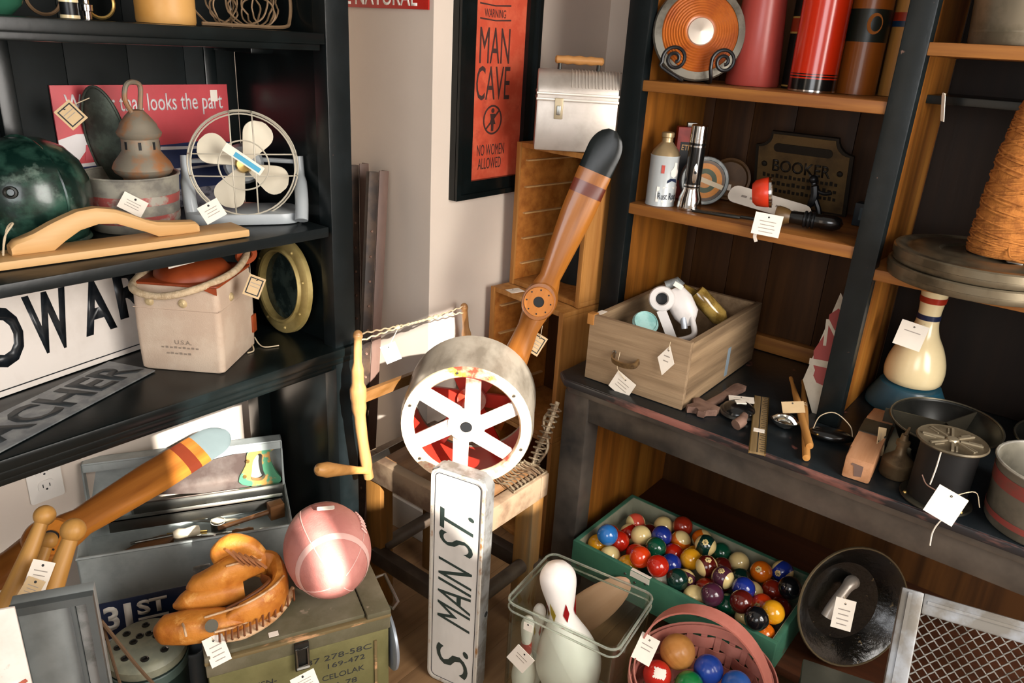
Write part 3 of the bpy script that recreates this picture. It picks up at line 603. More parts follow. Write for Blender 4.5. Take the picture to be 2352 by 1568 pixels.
# hand saw inside lid
LW = TB @ LM_
t = thing('hand_saw', 'hand saw with green painted handle stored in the toolbox lid', 'saw', LW @ T(0, .018, 0))
bm = nb(); prism(bm, [(.12, .015), (Lx - .085, -.015), (Lx - .085, .095), (.12, .06)], -.0008, .0008, T() @ RX(90)); ob('blade', bm, mat('saw_steel', '#9c8f88', .3, .8, c2='#7d6c66', sc=9), t)
bm = nb(); hcx, hcy = Lx - .055, .043
o_ = [(-.055, -.022), (-.035, .02), (-.03, .05), (-.012, .066), (.022, .068), (.036, .055), (.024, .045), (.026, .02), (.036, -.01), (.048, -.03), (.03, -.044), (-.02, -.04)]
i_ = [(-.026, -.018), (-.022, .0), (-.018, .025), (-.008, .042), (.0, .046), (.006, .04), (.004, .028), (.004, .015), (.006, -.004), (.01, -.016), (.0, -.026), (-.016, -.025)]
ring2(bm, [(q.x, q.y) for q in spline([(x, y, 0) for x, y in o_], 3, True)], [(q.x, q.y) for q in spline([(x, y, 0) for x, y in i_], 3, True)], -.010, .010, T(hcx, -.004, hcy) @ RX(90)); ob('handle', bm, mat('chipped_green_paint', '#3f7a5a', .5, c2='#a8783c', sc=22, thr=(.5, .56), bump=.1), t)
for x, z in ((-.04, -.01), (-.03, .03)):
    bm = nb(); lathe(bm, [(0, .010), (.005, .010), (.004, .013), (0, .013)], 12, T(hcx + x, -.005, hcy + z) @ RX(90)); ob('screw', bm, brass, t)
# hand tools in tray
def tool(name, lab, x, y, ang, build, z=HB - .066, tilt=0):
    k = thing(name, lab, name.replace('_', ' '), TB @ T(x, y, z) @ RZ(ang) @ RY(tilt), 'hand tools in the grey toolbox'); build(k); return k
wbr = wood('tool_handle_brown', '#7b5330', '#5d3c20', 0, .5, 20); wcr = mat('handle_cream', '#dccfb4', .4)
def brush(k):
    bm = nb(); prism(bm, [(q.x, q.y) for q in spline([(-.05, -.02, 0), (.02, -.024, 0), (.05, -.01, 0), (.05, .01, 0), (.02, .024, 0), (-.05, .02, 0), (-.058, 0, 0)], 3, True)], 0, .016, bev=.003); ob('back', bm, wbr, k)
    bm = nb(); box(bm, (-.045, -.017, -.008), (.04, .017, 0)); ob('bristles', bm, mat('bristle', '#3a3029', .9), k)
def driver(hm, L=.1, hl=.07, hr=.011):
    def f(k):
        bm = nb(); lathe(bm, [(0, 0), (hr * .8, .002), (hr, .012), (hr * .75, hl * .55), (hr, hl * .8), (hr * .6, hl), (0, hl)], 14, RY(90)); ob('handle', bm, hm, k)
        bm = nb(); tube(bm, [(hl, 0, 0), (hl + L * .9, 0, 0)], .003, 8); box(bm, (hl + L * .88, -.004, -.001), (hl + L, .004, .001)); ob('shaft', bm, steel, k)
    return f
def pliers(k):
    for s in (-1, 1):
        bm = nb(); tube(bm, spline([(-.11, s * .03, 0), (-.06, s * .024, .0), (-.01, s * .006, 0), (.02, -s * .007, 0), (.055, -s * .004, 0)], 5), .005, 8); ob('arm', bm, darksteel if s < 0 else steel, k)
    bm = nb(); lathe(bm, [(0, -.007), (.012, -.007), (.012, .007), (0, .007)], 16); ob('pivot', bm, steel, k)
def wrench(k):
    bm = nb(); box(bm, (-.08, -.007, -.003), (.07, .007, .003), .002); ob('shaft', bm, steel, k)
    for s in (-1, 1):
        bm = nb(); prism(bm, [(q[0] * 1, q[1]) for q in circ(s * .08, 0, .016, 12, 40 if s > 0 else 220, 320 if s > 0 else 500)] + [(s * .078, 0)], -.004, .004); ob('jaw', bm, steel, k)
def block(m_):
    def f(k):
        bm = nb(); box(bm, (-.018, -.014, -.02), (.018, .014, .02), .003); ob('head', bm, m_, k)
        bm = nb(); tube(bm, [(-.018, 0, 0), (-.14, 0, -.004)], .006, 8); ob('handle', bm, wbr, k)
    return f
tool('scrub_brush', 'oval brown brush at the left end of the toolbox tray', .135, .085, 25, brush)
tool('screwdriver', 'screwdriver with a bright cream handle in the toolbox', .245, .09, 190, driver(wcr, .09, .06, .013), HB - .034, -4)
tool('chisel', 'dark handled chisel lying across the toolbox tray', .20, .022, 4, driver(mat('dark_handle', '#2d2622', .4), .12, .08, .010), HB - .056)
tool('pliers', 'dark pliers lying at the front rim of the toolbox', .30, .05, 6, pliers, HB - .040)
tool('spanner', 'steel spanner lying in the middle of the toolbox', .31, .085, -12, wrench, HB - .055)
tool('file', 'long thin steel file near the toolbox front', .06, .048, 3, driver(rust, .14, .05, .009), HB - .058)
tool('mallet', 'small brown headed mallet at the right end of the toolbox', .42, .105, 15, block(wbr), HB - .02)
tool('awl', 'short awl with brown handle right of the pliers', .365, .045, 175, driver(wbr, .04, .05, .011), HB - .030)
tool('brass_tube', 'short brass tube at the back of the toolbox tray', .17, .115, -8, lambda k: ob('body', lathe(nb(), [(0, 0), (.008, 0), (.008, .09), (0, .09)], 14, RY(90)), brass, k), HB - .055)
tool('bolt_can', 'small open tin in the middle of the toolbox tray', .285, .12, 0, lambda k: ob('body', lathe(nb(), [(0, 0), (.017, 0), (.018, .03), (.016, .03), (.015, .004), (0, .004)], 18), steel, k), HB - .068)
tool('wood_rasp', 'dark flat rasp resting on the toolbox front tools', .335, .028, 172, driver(wbr, .13, .07, .010), HB - .052)
tool('putty_knife', 'putty knife with pale handle beside the spanner', .335, .11, 160, driver(wcr, .07, .07, .010), HB - .045)
tool('socket_key', 'black steel socket key at the left front of the toolbox', .02, .022, 2, driver(darksteel, .1, .04, .008), HB - .058)
# propellers
def propeller(lab, hub, tip, nrm, Rb, wmax, tipm, lower=1.0, tw=1, fr_=(.74, .80, .86)):
    X = (tip - hub).normalized(); nrm = V(nrm); nrm = nrm - X * nrm.dot(X); t = thing('propeller', lab, 'propeller', FR(hub, X, nrm))
    def blade(s, f0, f1, m_, nm):
        rings = []
        for i in range(13):
            f = f0 + (f1 - f0) * i / 12; x = f * Rb
            if f < .13: wd = .040 + (.033 - .04) * f / .13; th = .034 - .06 * f
            else:
                q = (f - .13) / .87; wd = .028 + (wmax / 2 - .028) * min(1, q / .45) ** .8; th = .024 * (1 - q) + .006
                if q > .86: wd *= max(.05, math.sqrt(max(0, 1 - ((q - .86) / .145) ** 2)))
            tws = math.radians((38 * (1 - f) - 4) * tw) * (1 if f > .13 else f / .13)
            rg = []
            for k in range(14):
                a = 2 * math.pi * k / 14; yy = math.cos(a) * wd; zz = math.sin(a) * th / 2 * (1.15 if math.sin(a) > 0 else .7)
                rg.append(V((s * x, s * (yy * math.cos(tws) - zz * math.sin(tws)), yy * math.sin(tws) + zz * math.cos(tws))))
            rings.append(rg)
        bm = nb(); loft(bm, rings); return ob(nm, bm, m_, t)
    blade(1, .05, fr_[0], propw, 'blade'); blade(1, fr_[0], fr_[1], propbr, 'blade_stripe'); blade(1, fr_[1], fr_[2], propw, 'blade_band'); blade(1, fr_[2], 1.0, tipm, 'blade_tip')
    blade(-1, .05, lower, propw, 'blade')
    bm = nb(); n = 40; lathe(bm, [(.0135, -.03), (.046, -.03), (.049, -.025), (.049, .018), (.046, .022), (.0135, .022)], n, sy=.88); ob('hub', bm, propw, t)
    bm = nb(); prof = [V((r_, 0, z)) for r_, z in ((.0135, .022), (.0135, .026), (.036, .026), (.0375, .022))]; rings = [[V((math.cos(2 * math.pi * k / n) * q.x, math.sin(2 * math.pi * k / n) * q.x, q.z)) for k in range(n)] for q in prof]; loft(bm, rings, loop=True); hf = ob('hub_plate', bm, wood('hub_face', '#b8722a', '#a5621f', 0, .4, 12), t)
    bm = nb(); lathe(bm, [(0, -.0305), (.0134, -.0305), (.0134, .0235), (0, .0235)], 20); ob('bore', bm, blackink, t)
    for k in range(8):
        bm = nb(); a = k * math.pi / 4 + .2; lathe(bm, [(0, .026), (.0022, .026), (.0022, .0266), (0, .0266)], 8, T(math.cos(a) * .03, math.sin(a) * .03, 0)); ob('bolt_hole', bm, blackink, hf)
    return t
hub = P(108, 1247, y=1.40); tp = P(522, 992, y=1.572)
propeller('wooden propeller with red stripe and grey tip lying across the grey toolbox', hub, tp, (-.25, -.62, .72), (tp - hub).length, .078, mat('grey_tip_paint', '#6d7a7b', .3, .2, var=.05), tw=.5, fr_=(.68, .75, .81))
hub = P(1240, 690, x=1.455); tp = P(1398, 322, x=1.575); q = hub + (tp - hub) * 1.06
propeller('wooden propeller with black tip leaning upright against the pine crates', hub, q, (-.86, -.48, .12), (q - hub).length, .082, blackp, lower=.80, fr_=(.63, .70, .765))
# wooden clubs
def club(lab, a, b, r1, kr):
    t = thing('wooden_club', lab, 'club', FR(a, (1, 0, 0), b - a), 'turned wooden clubs'); L = (b - a).length
    bm = nb(); prof = [(0, 0), (r1 * .9, .004)] + [(r1 + (kr * .62 - r1) * (f ** .8), f * (L - kr * 1.7)) for f in (.05, .2, .4, .6, .8, 1)] + [(0, L - kr * 1.7)]
    lathe(bm, prof, 24); ob('body', bm, birch, t)
    bm = nb(); sph(bm, (0, 0, L - kr), kr, 20, 14); ob('knob', bm, birch, t)
club('turned wooden club with round knob, leftmost of three', P(-25, 1500, d=1.26), P(112, 1160, d=1.34), .027, .018)
club('turned wooden club with round knob, rightmost and nearest the toolbox', P(70, 1490, d=1.27), P(178, 1190, d=1.32), .027, .0205)
club('shorter turned club half hidden between two taller ones', P(50, 1400, d=1.36), P(120, 1222, d=1.40), .018, .015)
q = P(90, 1320, d=1.27); tagm('white paper tag hanging between the wooden clubs', facing(q, -30), .034, .046)
q = P(72, 1352, d=1.25); tagm('small kraft tag tucked under the white one by the clubs', facing(q, -40), .028, .034, 'rect', kraft)
# grey metal case and rusty white sign at the left edge
a, b = P(20, 1392, z=.69), P(214, 1357, z=.69); X_ = (b - a).normalized(); Lc = (b - a).length
t = thing('metal_case', 'tall grey metal case with a framed lid at the lower left', 'case', FR((a.x, a.y, 0), X_)); gm = mat('case_grey', '#848988', .5, .15, c2='#737877', sc=7, bump=.05)
bm = nb(); box(bm, (0, .004, 0), (Lc, .024, .69), .003); ob('body', bm, gm, t)
bm = nb(); ring2(bm, [(0, 0), (Lc, 0), (Lc, .69), (0, .69)], [(.008, .012), (Lc - .010, .012), (Lc - .010, .677), (.008, .677)], -.002, .010, RX(90)); ob('lid_frame', bm, mat('case_frame_grey', '#5a5f5f', .45, .4), t)
bm = nb(); box(bm, (Lc * .70, -.007, .012), (Lc * .76, .004, .677), .002); ob('rib', bm, MATS['case_frame_grey'], t)
bm = nb(); box(bm, (Lc * .765, -.003, .012), (Lc - .011, .004, .677), .001); ob('side_strip', bm, galv, t)
a2 = P(33, 1395, d=1.0); t = thing('rusty_sign', 'white enamel sign with rust streaks at the left picture edge', 'sign', FR((a2.x, a2.y, 0), X_))
bm = nb(); box(bm, (-.16, 0, 0), (0, .004, a2.z), .001); ob('plate', bm, mat('rust_streaked_enamel', '#e0d6cd', .4, c2='#d3c8be', sc=8, c3='#a85f2a', sc3=17, thr3=(.60, .68)), t)
bm = nb(); tube(bm, spline([(-.10, -.001, .62), (-.05, -.001, .60), (-.005, -.001, .62)], 5), .003, 5); tube(bm, spline([(-.10, -.001, .57), (-.04, -.001, .565), (-.005, -.001, .59)], 5), .003, 5); ob('painted_stroke', bm, mat('sign_stroke', '#a2503a', .5), t)
# navy sign
a, b = P(228, 1388, z=.36), P(520, 1325, z=.36); X_ = (b - a).normalized()
fy = TB @ V((0, 0, 0)); Yv = V((-X_.y, X_.x, 0))
t = thing('house_number_sign', 'navy blue sign with white 31ST in front of the grey toolbox', 'sign', FR(a, X_, Yv * .12 + V((0, 0, 1)))); Ls = (b - a).length
bm = nb(); box(bm, (-.06, 0, -.085), (Ls, .003, 0), .001); pl = ob('plate', bm, mat('navy_enamel', '#16213a', .35, coat=.2), t)
lw = mat('sign_letter_white', '#cdc9c0', .5)
text('letter', '3', pl, lw, T(.018, 0, -.038) @ RX(90), .028, .055, bold=.03); text('letter', '1', pl, lw, T(.049, 0, -.038) @ RX(90), .014, .055, bold=.03)
text('letter', 'ST', pl, lw, T(.095, 0, -.028) @ RX(90), .058, .034, bold=.035)
bm = nb(); box(bm, (.066, -.001, -.056), (.124, 0, -.051)); ob('underline', bm, lw, pl)
# minnow bucket
c = P(334, 1468, z=.345) + V((-.003, -.006, 0)); mb = mat('bucket_dark_green', '#1f2c28', .4, var=.2)
t = thing('bait_bucket', 'dark green round bait bucket with a perforated pale lid', 'bucket', T(c.x, c.y, 0)); rb = .071
bm = nb(); lathe(bm, [(0, 0), (rb * .94, 0), (rb, .30), (rb, .318), (0, .318)], 36); ob('body', bm, mb, t)
bm = nb(); lathe(bm, [(0, .318), (rb + .002, .318), (rb + .003, .335), (rb - .002, .342), (rb * .9, .345), (0, .345)], 36); ld = ob('lid', bm, mat('lid_pale_green', '#8b8c78', .5, c2='#76796a', sc=14), t)
for k in range(12):
    a = k * .785; r_ = .022 if k < 4 else .048
    if k >= 4: a = (k - 4) * .785 + .3
    bm = nb(); lathe(bm, [(0, .345), (.0075, .345), (.0075, .3465), (.0045, .3475), (.004, .3455), (0, .3455)], 12, T(math.cos(a) * r_, math.sin(a) * r_, 0)); ob('vent_hole', bm, darksteel, ld)
bm = nb(); lathe(bm, [(rb + .001, .29), (rb + .003, .292), (rb + .003, .31), (rb + .001, .312)], 36); ob('band', bm, mat('band_grey_green', '#4a5a54', .4), t)
c = P(432, 1500, z=.30) + V((.014, .004, 0)); t = thing('grey_tin', 'plain grey tin standing between the bait bucket and ammunition box', 'tin', T(c.x, c.y, 0))
bm = nb(); lathe(bm, [(0, 0), (.018, 0), (.018, .29), (.02, .293), (.02, .30), (.017, .30), (.017, .28), (0, .28)], 28); ob('body', bm, mat('dull_grey_tin', '#565d60', .5, .3), t)
for lab, p0, p1, d0, d1, r_ in (('thin brown stick leaning in front of the bait bucket', (232, 1425), (385, 1600), 1.22, .33, .0032), ('second thinner stick crossing behind the first one', (238, 1440), (300, 1620), 1.24, .33, .0025)):
    a, b = P(*p0, d=d0), P(*p1, z=d1); k = (a.z - .01) / (a.z - b.z); b = a + (b - a) * k; print('stick', a, b)
    t = thing('stick', lab, 'stick', T(*b)); bm = nb(); tube(bm, spline([V((0, 0, 0)), (a - b) * .35 + V((.006, 0, 0)), (a - b) * .7 - V((.004, 0, 0)), a - b], 5), r_, 6); ob('shaft', bm, mat('bark_brown', '#5b4632', .8), t)
# ammunition box
AZ = .40; a, b = P(470, 1512, z=AZ), P(897, 1398, z=AZ); X_ = (b - a).normalized(); La = (b - a).length; Da = .228
olive = mat('olive_paint', '#5e5a36', .6, c2='#6b6640', sc=7, c3='#8f7a56', sc3=30, thr3=(.70, .74), bump=.15); oltop = mat('olive_top', '#6a6350', .65, c2='#57523d', sc=7, c3='#948370', sc3=26, thr3=(.64, .72), bump=.2)
rawedge = mat('raw_wood_edge', '#b58a62', .7, c2='#6a5a3a', sc=22, thr=(.46, .52), stretch=(.35, 1, 1), bump=.3)
t = thing('ammunition_box', 'olive green wooden ammunition box with stencilled text under the football', 'box', FR((a.x, a.y, 0), X_)); AB = t.matrix_world.copy()
bm = nb(); box(bm, (.003, .003, 0), (La - .003, Da - .003, AZ - .05), .003); bd = ob('body', bm, olive, t)
bm = nb(); box(bm, (0, 0, AZ - .048), (La, Da, AZ - .012), .003); box(bm, (.012, .008, AZ - .012), (La - .05, Da - .006, AZ - .003), .002); ob('lid', bm, oltop, t)
bm = nb(); box(bm, (-.0015, -.0015, AZ - .019), (La + .0015, .010, AZ - .011), .002); ob('worn_lid_edge', bm, rawedge, t)
bm = nb(); box(bm, (La - .048, -.001, AZ - .014), (La + .001, Da, AZ + .0), .003); ob('end_batten', bm, oltop, t)
bm = nb(); box(bm, (-.001, -.001, AZ - .014), (.010, Da, AZ), .003); ob('end_batten', bm, oltop, t)
bm = nb(); box(bm, (La * .45, -.008, AZ - .085), (La * .53, -.001, AZ - .02), .002); ob('latch_plate', bm, darksteel, t)
bm = nb(); tube(bm, [(La * .46, -.010, AZ - .03), (La * .52, -.010, AZ - .03), (La * .52, -.012, AZ - .07), (La * .46, -.012, AZ - .07)], .0025, 6, closed=True); tube(bm, [(La * .455, -.011, AZ - .075), (La * .525, -.011, AZ - .075)], .004, 6); ob('latch_bail', bm, steel, t)
st = mat('stencil_ink', '#2a2c2c', .7, var=.2)
for s, x, z, w_, hh in (('87 278-58C', .70, -.082, .13, .013), ('169-472', .74, -.104, .075, .012), ('CELOLAK', .72, -.132, .085, .013), ('1-78', .74, -.158, .04, .013), ('M59 -NSN-', .22, -.10, .09, .012), ('1-70 BLS', .26, -.128, .07, .012)): text('stencil_text', s, bd, st, T(La * x, .0028, AZ + z) @ RX(90), w_, hh)
bm = nb(); box(bm, (La - .034, -.001, .05), (La - .029, .004, AZ - .07)); ob('corner_strip', bm, rawedge, t)
bm = nb(); q = [AB.inverted() @ P(*p_, z=z) for p_, z in (((862, 1326), .385), ((884, 1318), .39), ((914, 1382), .375), ((903, 1397), .365), ((884, 1388), .36))]; tube(bm, q, .0035, 6); ob('bail_handle', bm, steel, t)
bm = nb(); prism(bm, [(0, 0), (.018, 0), (.018, .013), (0, .013)], 0, .0006, T(La * .33, .012, AZ - .0025)); ob('sticker', bm, paper, t)
bm = nb(); box(bm, (.0, Da - .004, AZ - .03), (.035, Da + .012, AZ + .028), .004); ob('rear_hinge', bm, galv, t)
q = P(700, 1566, z=.36); tagm('paper tag on the front of the ammunition box at the bottom edge', facing(q, 18), .045, .03)
# grey round lid beside the box
t = thing('round_tray', 'grey round metal lid leaning against the right side of the ammunition box', 'lid', AB @ T(La + .004, .045, .285) @ RY(90))
bm = nb(); lathe(bm, [(0, 0), (.062, 0), (.066, .003), (.066, .008), (.062, .010), (0, .007)], 40); ob('disc', bm, mat('lid_blue_grey', '#8b929a', .4, .4), t)
# football
fbm = mat('faded_football', '#c07f76', .5, c2='#b5726a', sc=14, bump=.25, bsc=300); fst = mat('football_stripe', '#d3a9a0', .45, var=.05)
c = P(752, 1260, z=AZ + .096); vd = (c - EYE).normalized(); rt = vd.cross(V((0, 0, 1))).normalized(); upv = rt.cross(vd)
ax = (-vd * .84 + upv * -.50 + rt * .14).normalized()
t = thing('football', 'faded pinkish red football sitting on the ammunition box', 'ball', FR(c, rt, ax))
A_, B_ = .128, .0855
def fr(z): return B_ * (1 - (abs(z) / A_) ** 2) ** .62
bm = nb(); lathe(bm, [(fr(A_ * math.sin(k * math.pi / 32)) if abs(k) < 16 else 0, A_ * math.sin(k * math.pi / 32)) for k in range(-16, 17)], 40); ob('bladder', bm, fbm, t)
for z in (-.07, .066):
    bm = nb(); lathe(bm, [(fr(z) + .0006, z), (fr(z + .006) + .0012, z + .006), (fr(z + .012) + .0006, z + .012)], 40); ob('stripe', bm, fst, t)
for k in range(4):
    bm = nb(); a = k * math.pi / 2 + .6; tube(bm, [(math.cos(a) * fr(z) * 1.003, math.sin(a) * fr(z) * 1.003, z) for z in [A_ * .97 * math.sin(j * math.pi / 20) for j in range(-9, 10)]], .0011, 5); ob('seam', bm, fst, t)
bm = nb(); a = .62
for j in range(7): z = -.03 + j * .011; tube(bm, [(math.cos(a + d) * (fr(z) + .002), math.sin(a + d) * (fr(z) + .002), z) for d in (-.1, 0, .1)], .0018, 6)
ob('lacing', bm, fst, t)
q = P(745, 1172, z=AZ + .18); bm = nb(); Mi = t.matrix_world.inverted(); g = Mi @ FR(c + (upv * .78 - vd * .5).normalized() * .0865, rt, (upv * .78 - vd * .5)); prism(bm, rrect(.034, .014, .003), .006, .0066, g); ob('sticker', bm, paper, t)
# baseball glove
gl = mat('glove_leather', '#c07a2e', .5, c2='#a8611e', sc=14, bump=.7, bsc=38, c3='#d4984f', sc3=22); gl2 = mat('glove_edge', '#c7a682', .7, c2='#a9713c', sc=30); gl3 = mat('glove_dark', '#6a3a16', .6)
g0 = P(560, 1400, z=AZ + .002); t = thing('baseball_glove', 'tan leather baseball glove lying on the ammunition box', 'glove', T(*g0))
def G(px, py, h_): return P(px, py, z=AZ + h_) - g0
def sg(v): return math.copysign(abs(v) ** .72, v)
def tubeE(bm, pts, ws, hs, n=14):
    pts = [V(p_) for p_ in pts]; rings = []
    for i, p_ in enumerate(pts):
        d = (pts[min(i + 1, len(pts) - 1)] - pts[max(i - 1, 0)]).normalized(); s = d.cross(V((0, 0, 1))).normalized(); u_ = s.cross(d)
        rings.append([p_ + s * sg(math.cos(2 * math.pi * k / n)) * ws[i] + u_ * sg(math.sin(2 * math.pi * k / n)) * hs[i] for k in range(n)])
    loft(bm, rings)
def finger(nm, ctrl, ws, hs, m_=gl):
    pts = spline(ctrl, 5); L = len(pts); W2 = []; H2 = []
    for i in range(L):
        f = i / (L - 1) * (len(ws) - 1); j = min(int(f), len(ws) - 2); W2.append(ws[j] + (ws[j + 1] - ws[j]) * (f - j)); H2.append(hs[j] + (hs[j + 1] - hs[j]) * (f - j))
    bm = nb(); tubeE(bm, pts, W2, H2); return ob(nm, bm, m_, t)
finger('palm', [G(488, 1440, .03), G(560, 1415, .035), G(625, 1380, .04), G(644, 1342, .045), G(626, 1302, .06), G(586, 1290, .075)], [.004, .014, .016, .016, .014, .014], [.004, .030, .036, .038, .034, .028])
finger('finger', [G(600, 1285, .085), G(550, 1300, .09), G(500, 1330, .075), G(450, 1348, .06), G(430, 1350, .055)], [.02, .024, .024, .02, .004], [.026, .03, .028, .022, .004])
finger('finger', [G(560, 1350, .05), G(500, 1365, .048), G(430, 1383, .042), G(398, 1392, .038)], [.02, .022, .019, .004], [.02, .024, .022, .004])
finger('thumb', [G(560, 1420, .025), G(500, 1432, .026), G(430, 1440, .026), G(375, 1446, .024), G(355, 1446, .022)], [.02, .028, .030, .024, .004], [.018, .026, .028, .024, .004])
finger('web', [G(600, 1278, .10), G(570, 1262, .115), G(535, 1258, .118), G(508, 1275, .105), G(500, 1300, .085)], [.012, .018, .02, .016, .004], [.016, .026, .03, .024, .006])
finger('heel_edge', [G(500, 1470, .012), G(560, 1455, .012), G(620, 1420, .012), G(655, 1382, .014), G(674, 1348, .03)], [.006, .010, .010, .010, .004], [.005, .008, .008, .008, .004], gl2)
finger('inner_lining', [G(520, 1405, .045), G(575, 1385, .048), G(620, 1350, .055), G(600, 1325, .06)], [.002, .006, .006, .002], [.01, .02, .022, .01], gl3)
for ctrl in ([G(470, 1418, .052), G(560, 1388, .068), G(622, 1352, .078), G(652, 1322, .080)], [G(492, 1452, .045), G(560, 1432, .03), G(630, 1392, .03), G(660, 1350, .035)], [G(520, 1300, .112), G(560, 1290, .118), G(600, 1285, .108)], [G(420, 1432, .05), G(424, 1446, .054), G(428, 1462, .046)]):
    bm = nb(); tube(bm, spline(ctrl, 6), .0022, 6); ob('seam_piping', bm, gl2, t)
bm = nb()
for k in range(13):
    f = k / 12; q = G(505 + 170 * f, 1466 - 95 * f - 20 * math.sin(f * 3.14) * -1, .02); tube(bm, [q + V((0, 0, -.008)), q + V((-.006, -.01, .004)), q + V((.003, .004, .014))], .0022, 5)
ob('edge_lacing', bm, gl3, t)
bm = nb()
for k in range(5): q0, q1 = G(520 + 14 * k, 1262 + 4 * k, .143 - k * .003), G(560 + 13 * k, 1296 + 2 * k, .112); tube(bm, spline([q0, (q0 + q1) / 2 + V((-.004, -.006, .006)), q1], 4), .003, 6)
ob('web_lacing', bm, mat('lace_brown', '#8f5a34', .6), t)
bm = nb(); q = G(486, 1437, .04); lathe(bm, [(0, -.004), (.0115, -.004), (.0115, .005), (0, .005)], 20, FR(q + (EYE - g0 - q).normalized() * .013, (1, 0, 0), (EYE - g0 - q))); ob('badge', bm, mat('badge_grey', '#4f4a3c', .6), t)
q = P(498, 1492, z=AZ + .005); tagm('printed paper tag tied to the baseball glove', facing(q, 14), .036, .052, 'rect', paper, [P(480, 1448, z=AZ + .03)], 4)
# ------------------------------------------------------------------ stool, drum, frame saw, street post sign
t = thing('stool', 'worn square wooden stool carrying the round drum', 'stool', T(1.24, 1.12, 0)); O_ = T(-1.24, -1.12, 0)
SX0, SX1, SY0, SY1, SZ = 1.112, 1.375, .925, 1.325, .47
bm = nb(); box(bm, (SX0 + .02, SY0 + .02, SZ - .022), (SX1 - .02, SY1 - .02, SZ - .006), .002); ob('seat', bm, stoolw, t, M=O_)
rl = mat('chipped_stool_rail', '#7d6a55', .5, c2='#5a4636', sc=8, c3='#b98a2b', sc3=12, thr3=(.67, .70), bump=.15)
for lo, hi in (((SX0, SY0, SZ - .065), (SX0 + .03, SY1, SZ)), ((SX1 - .03, SY0, SZ - .065), (SX1, SY1, SZ)), ((SX0 + .03, SY0, SZ - .065), (SX1 - .03, SY0 + .03, SZ)), ((SX0 + .03, SY1 - .03, SZ - .065), (SX1 - .03, SY1, SZ))):
    bm = nb(); box(bm, lo, hi, .004); ob('rail', bm, rl, t, M=O_)
for x in (SX0 + .004, SX1 - .05):
    for y in (SY0 + .006, SY1 - .062):
        bm = nb(); box(bm, (x, y, 0), (x + .046, y + .056, SZ - .064), .006); ob('leg', bm, legw, t, M=O_)
dk = mat('dark_stretcher', '#3a2f26', .5, c2='#4c4034', sc=9, c3='#4a8a80', sc3=9, thr3=(.68, .72))
for y in (SY0 + .03, SY1 - .05):
    bm = nb(); tube(bm, [(SX0 + .02, y, .20), (SX1 - .02, y, .20)], .019, 12); ob('stretcher', bm, dk, t, M=O_)
for x in (SX0 - .012, SX1 - .03):
    bm = nb(); box(bm, (x, SY0 + .0, .16), (x + .035, SY1 - .04, .205), .008); ob('stretcher', bm, dk, t, M=O_)
# drum
dc = V((1.245, 1.085, SZ + .16)); dax = V((-.80, -.60, 0))
silv = mat('worn_silver_paint', '#8f877a', .34, .35, c2='#6f675b', sc=9, bump=.08, stretch=(1, 1, .4)); reds = mat('red_paint_worn', '#b03022', .4, c2='#a02a1e', sc=9, var=.1); rimc = mat('worn_cream_rim', '#cbb596', .45, c2='#b3412f', sc=9, thr=(.56, .66), c3='#c9b23a', sc3=12, thr3=(.64, .70)); spk = mat('spoke_red_sun_glare', '#d8c9bb', .4, c2='#c4452f', sc=7, thr=(.50, .68))  # spoke and hub cream is sun glare on red, put into the colour
t = thing('belt_pulley', 'large silver rimmed drum wheel with red interior and spokes on the stool', 'wheel', FR(dc, V((0, 0, 1)).cross(dax), dax)); Rd = .160
n = 56
def rev(prof, m_, nm, loop=True, M=None):
    bm = nb(); loft(bm, [[V((math.cos(2 * math.pi * k / n) * r_, math.sin(2 * math.pi * k / n) * r_, z)) for k in range(n)] for r_, z in prof], loop=loop, caps=not loop); return ob(nm, bm, m_, t, M=M)
rev([(Rd * .93, -.10), (Rd, -.095), (Rd, -.06), (Rd * .985, -.05), (Rd * .985, .055), (Rd * .965, .075), (Rd * .955, .08), (Rd * .93, .07), (Rd * .93, -.09)], silv, 'outer_drum')
rev([(Rd * .955, .078), (Rd * .945, .084), (Rd * .80, .082), (Rd * .775, .076), (Rd * .775, .07), (Rd * .93, .07)], rimc, 'front_rim')
rev([(Rd * .93, .07), (Rd * .92, .07), (Rd * .92, -.085), (Rd * .93, -.09)], reds, 'red_liner')
for k in range(6):
    a = 60 * k + 30; bm = nb(); w0 = .0185; prism(bm, [(.02, -w0), (Rd * .80, -w0 * .95), (Rd * .80, w0 * .95), (.02, w0)], .064, .072, RZ(a) @ RX(10)); ob('spoke', bm, spk, t)
    bm = nb(); prism(bm, [(.02, -w0), (Rd * .92, -w0), (Rd * .92, w0), (.02, w0)], -.078, -.070, RZ(a + 26)); ob('rear_spoke', bm, reds, t)
bm = nb(); lathe(bm, [(.012, -.08), (.038, -.08), (.036, -.06), (.02, -.05), (.02, .05), (.040, .060), (.044, .072), (.030, .080), (.014, .082)], 32); ob('hub', bm, spk, t)
bm = nb(); lathe(bm, [(0, .06), (.0125, .06), (.0125, .083), (0, .083)], 16); ob('bore', bm, blackink, t)
for k in range(6):
    bm = nb(); a = math.radians(60 * k + 40); lathe(bm, [(0, .083), (.004, .083), (.003, .086), (0, .086)], 10, T(math.cos(a) * Rd * .87, math.sin(a) * Rd * .87, 0)); ob('rivet', bm, steel, t)
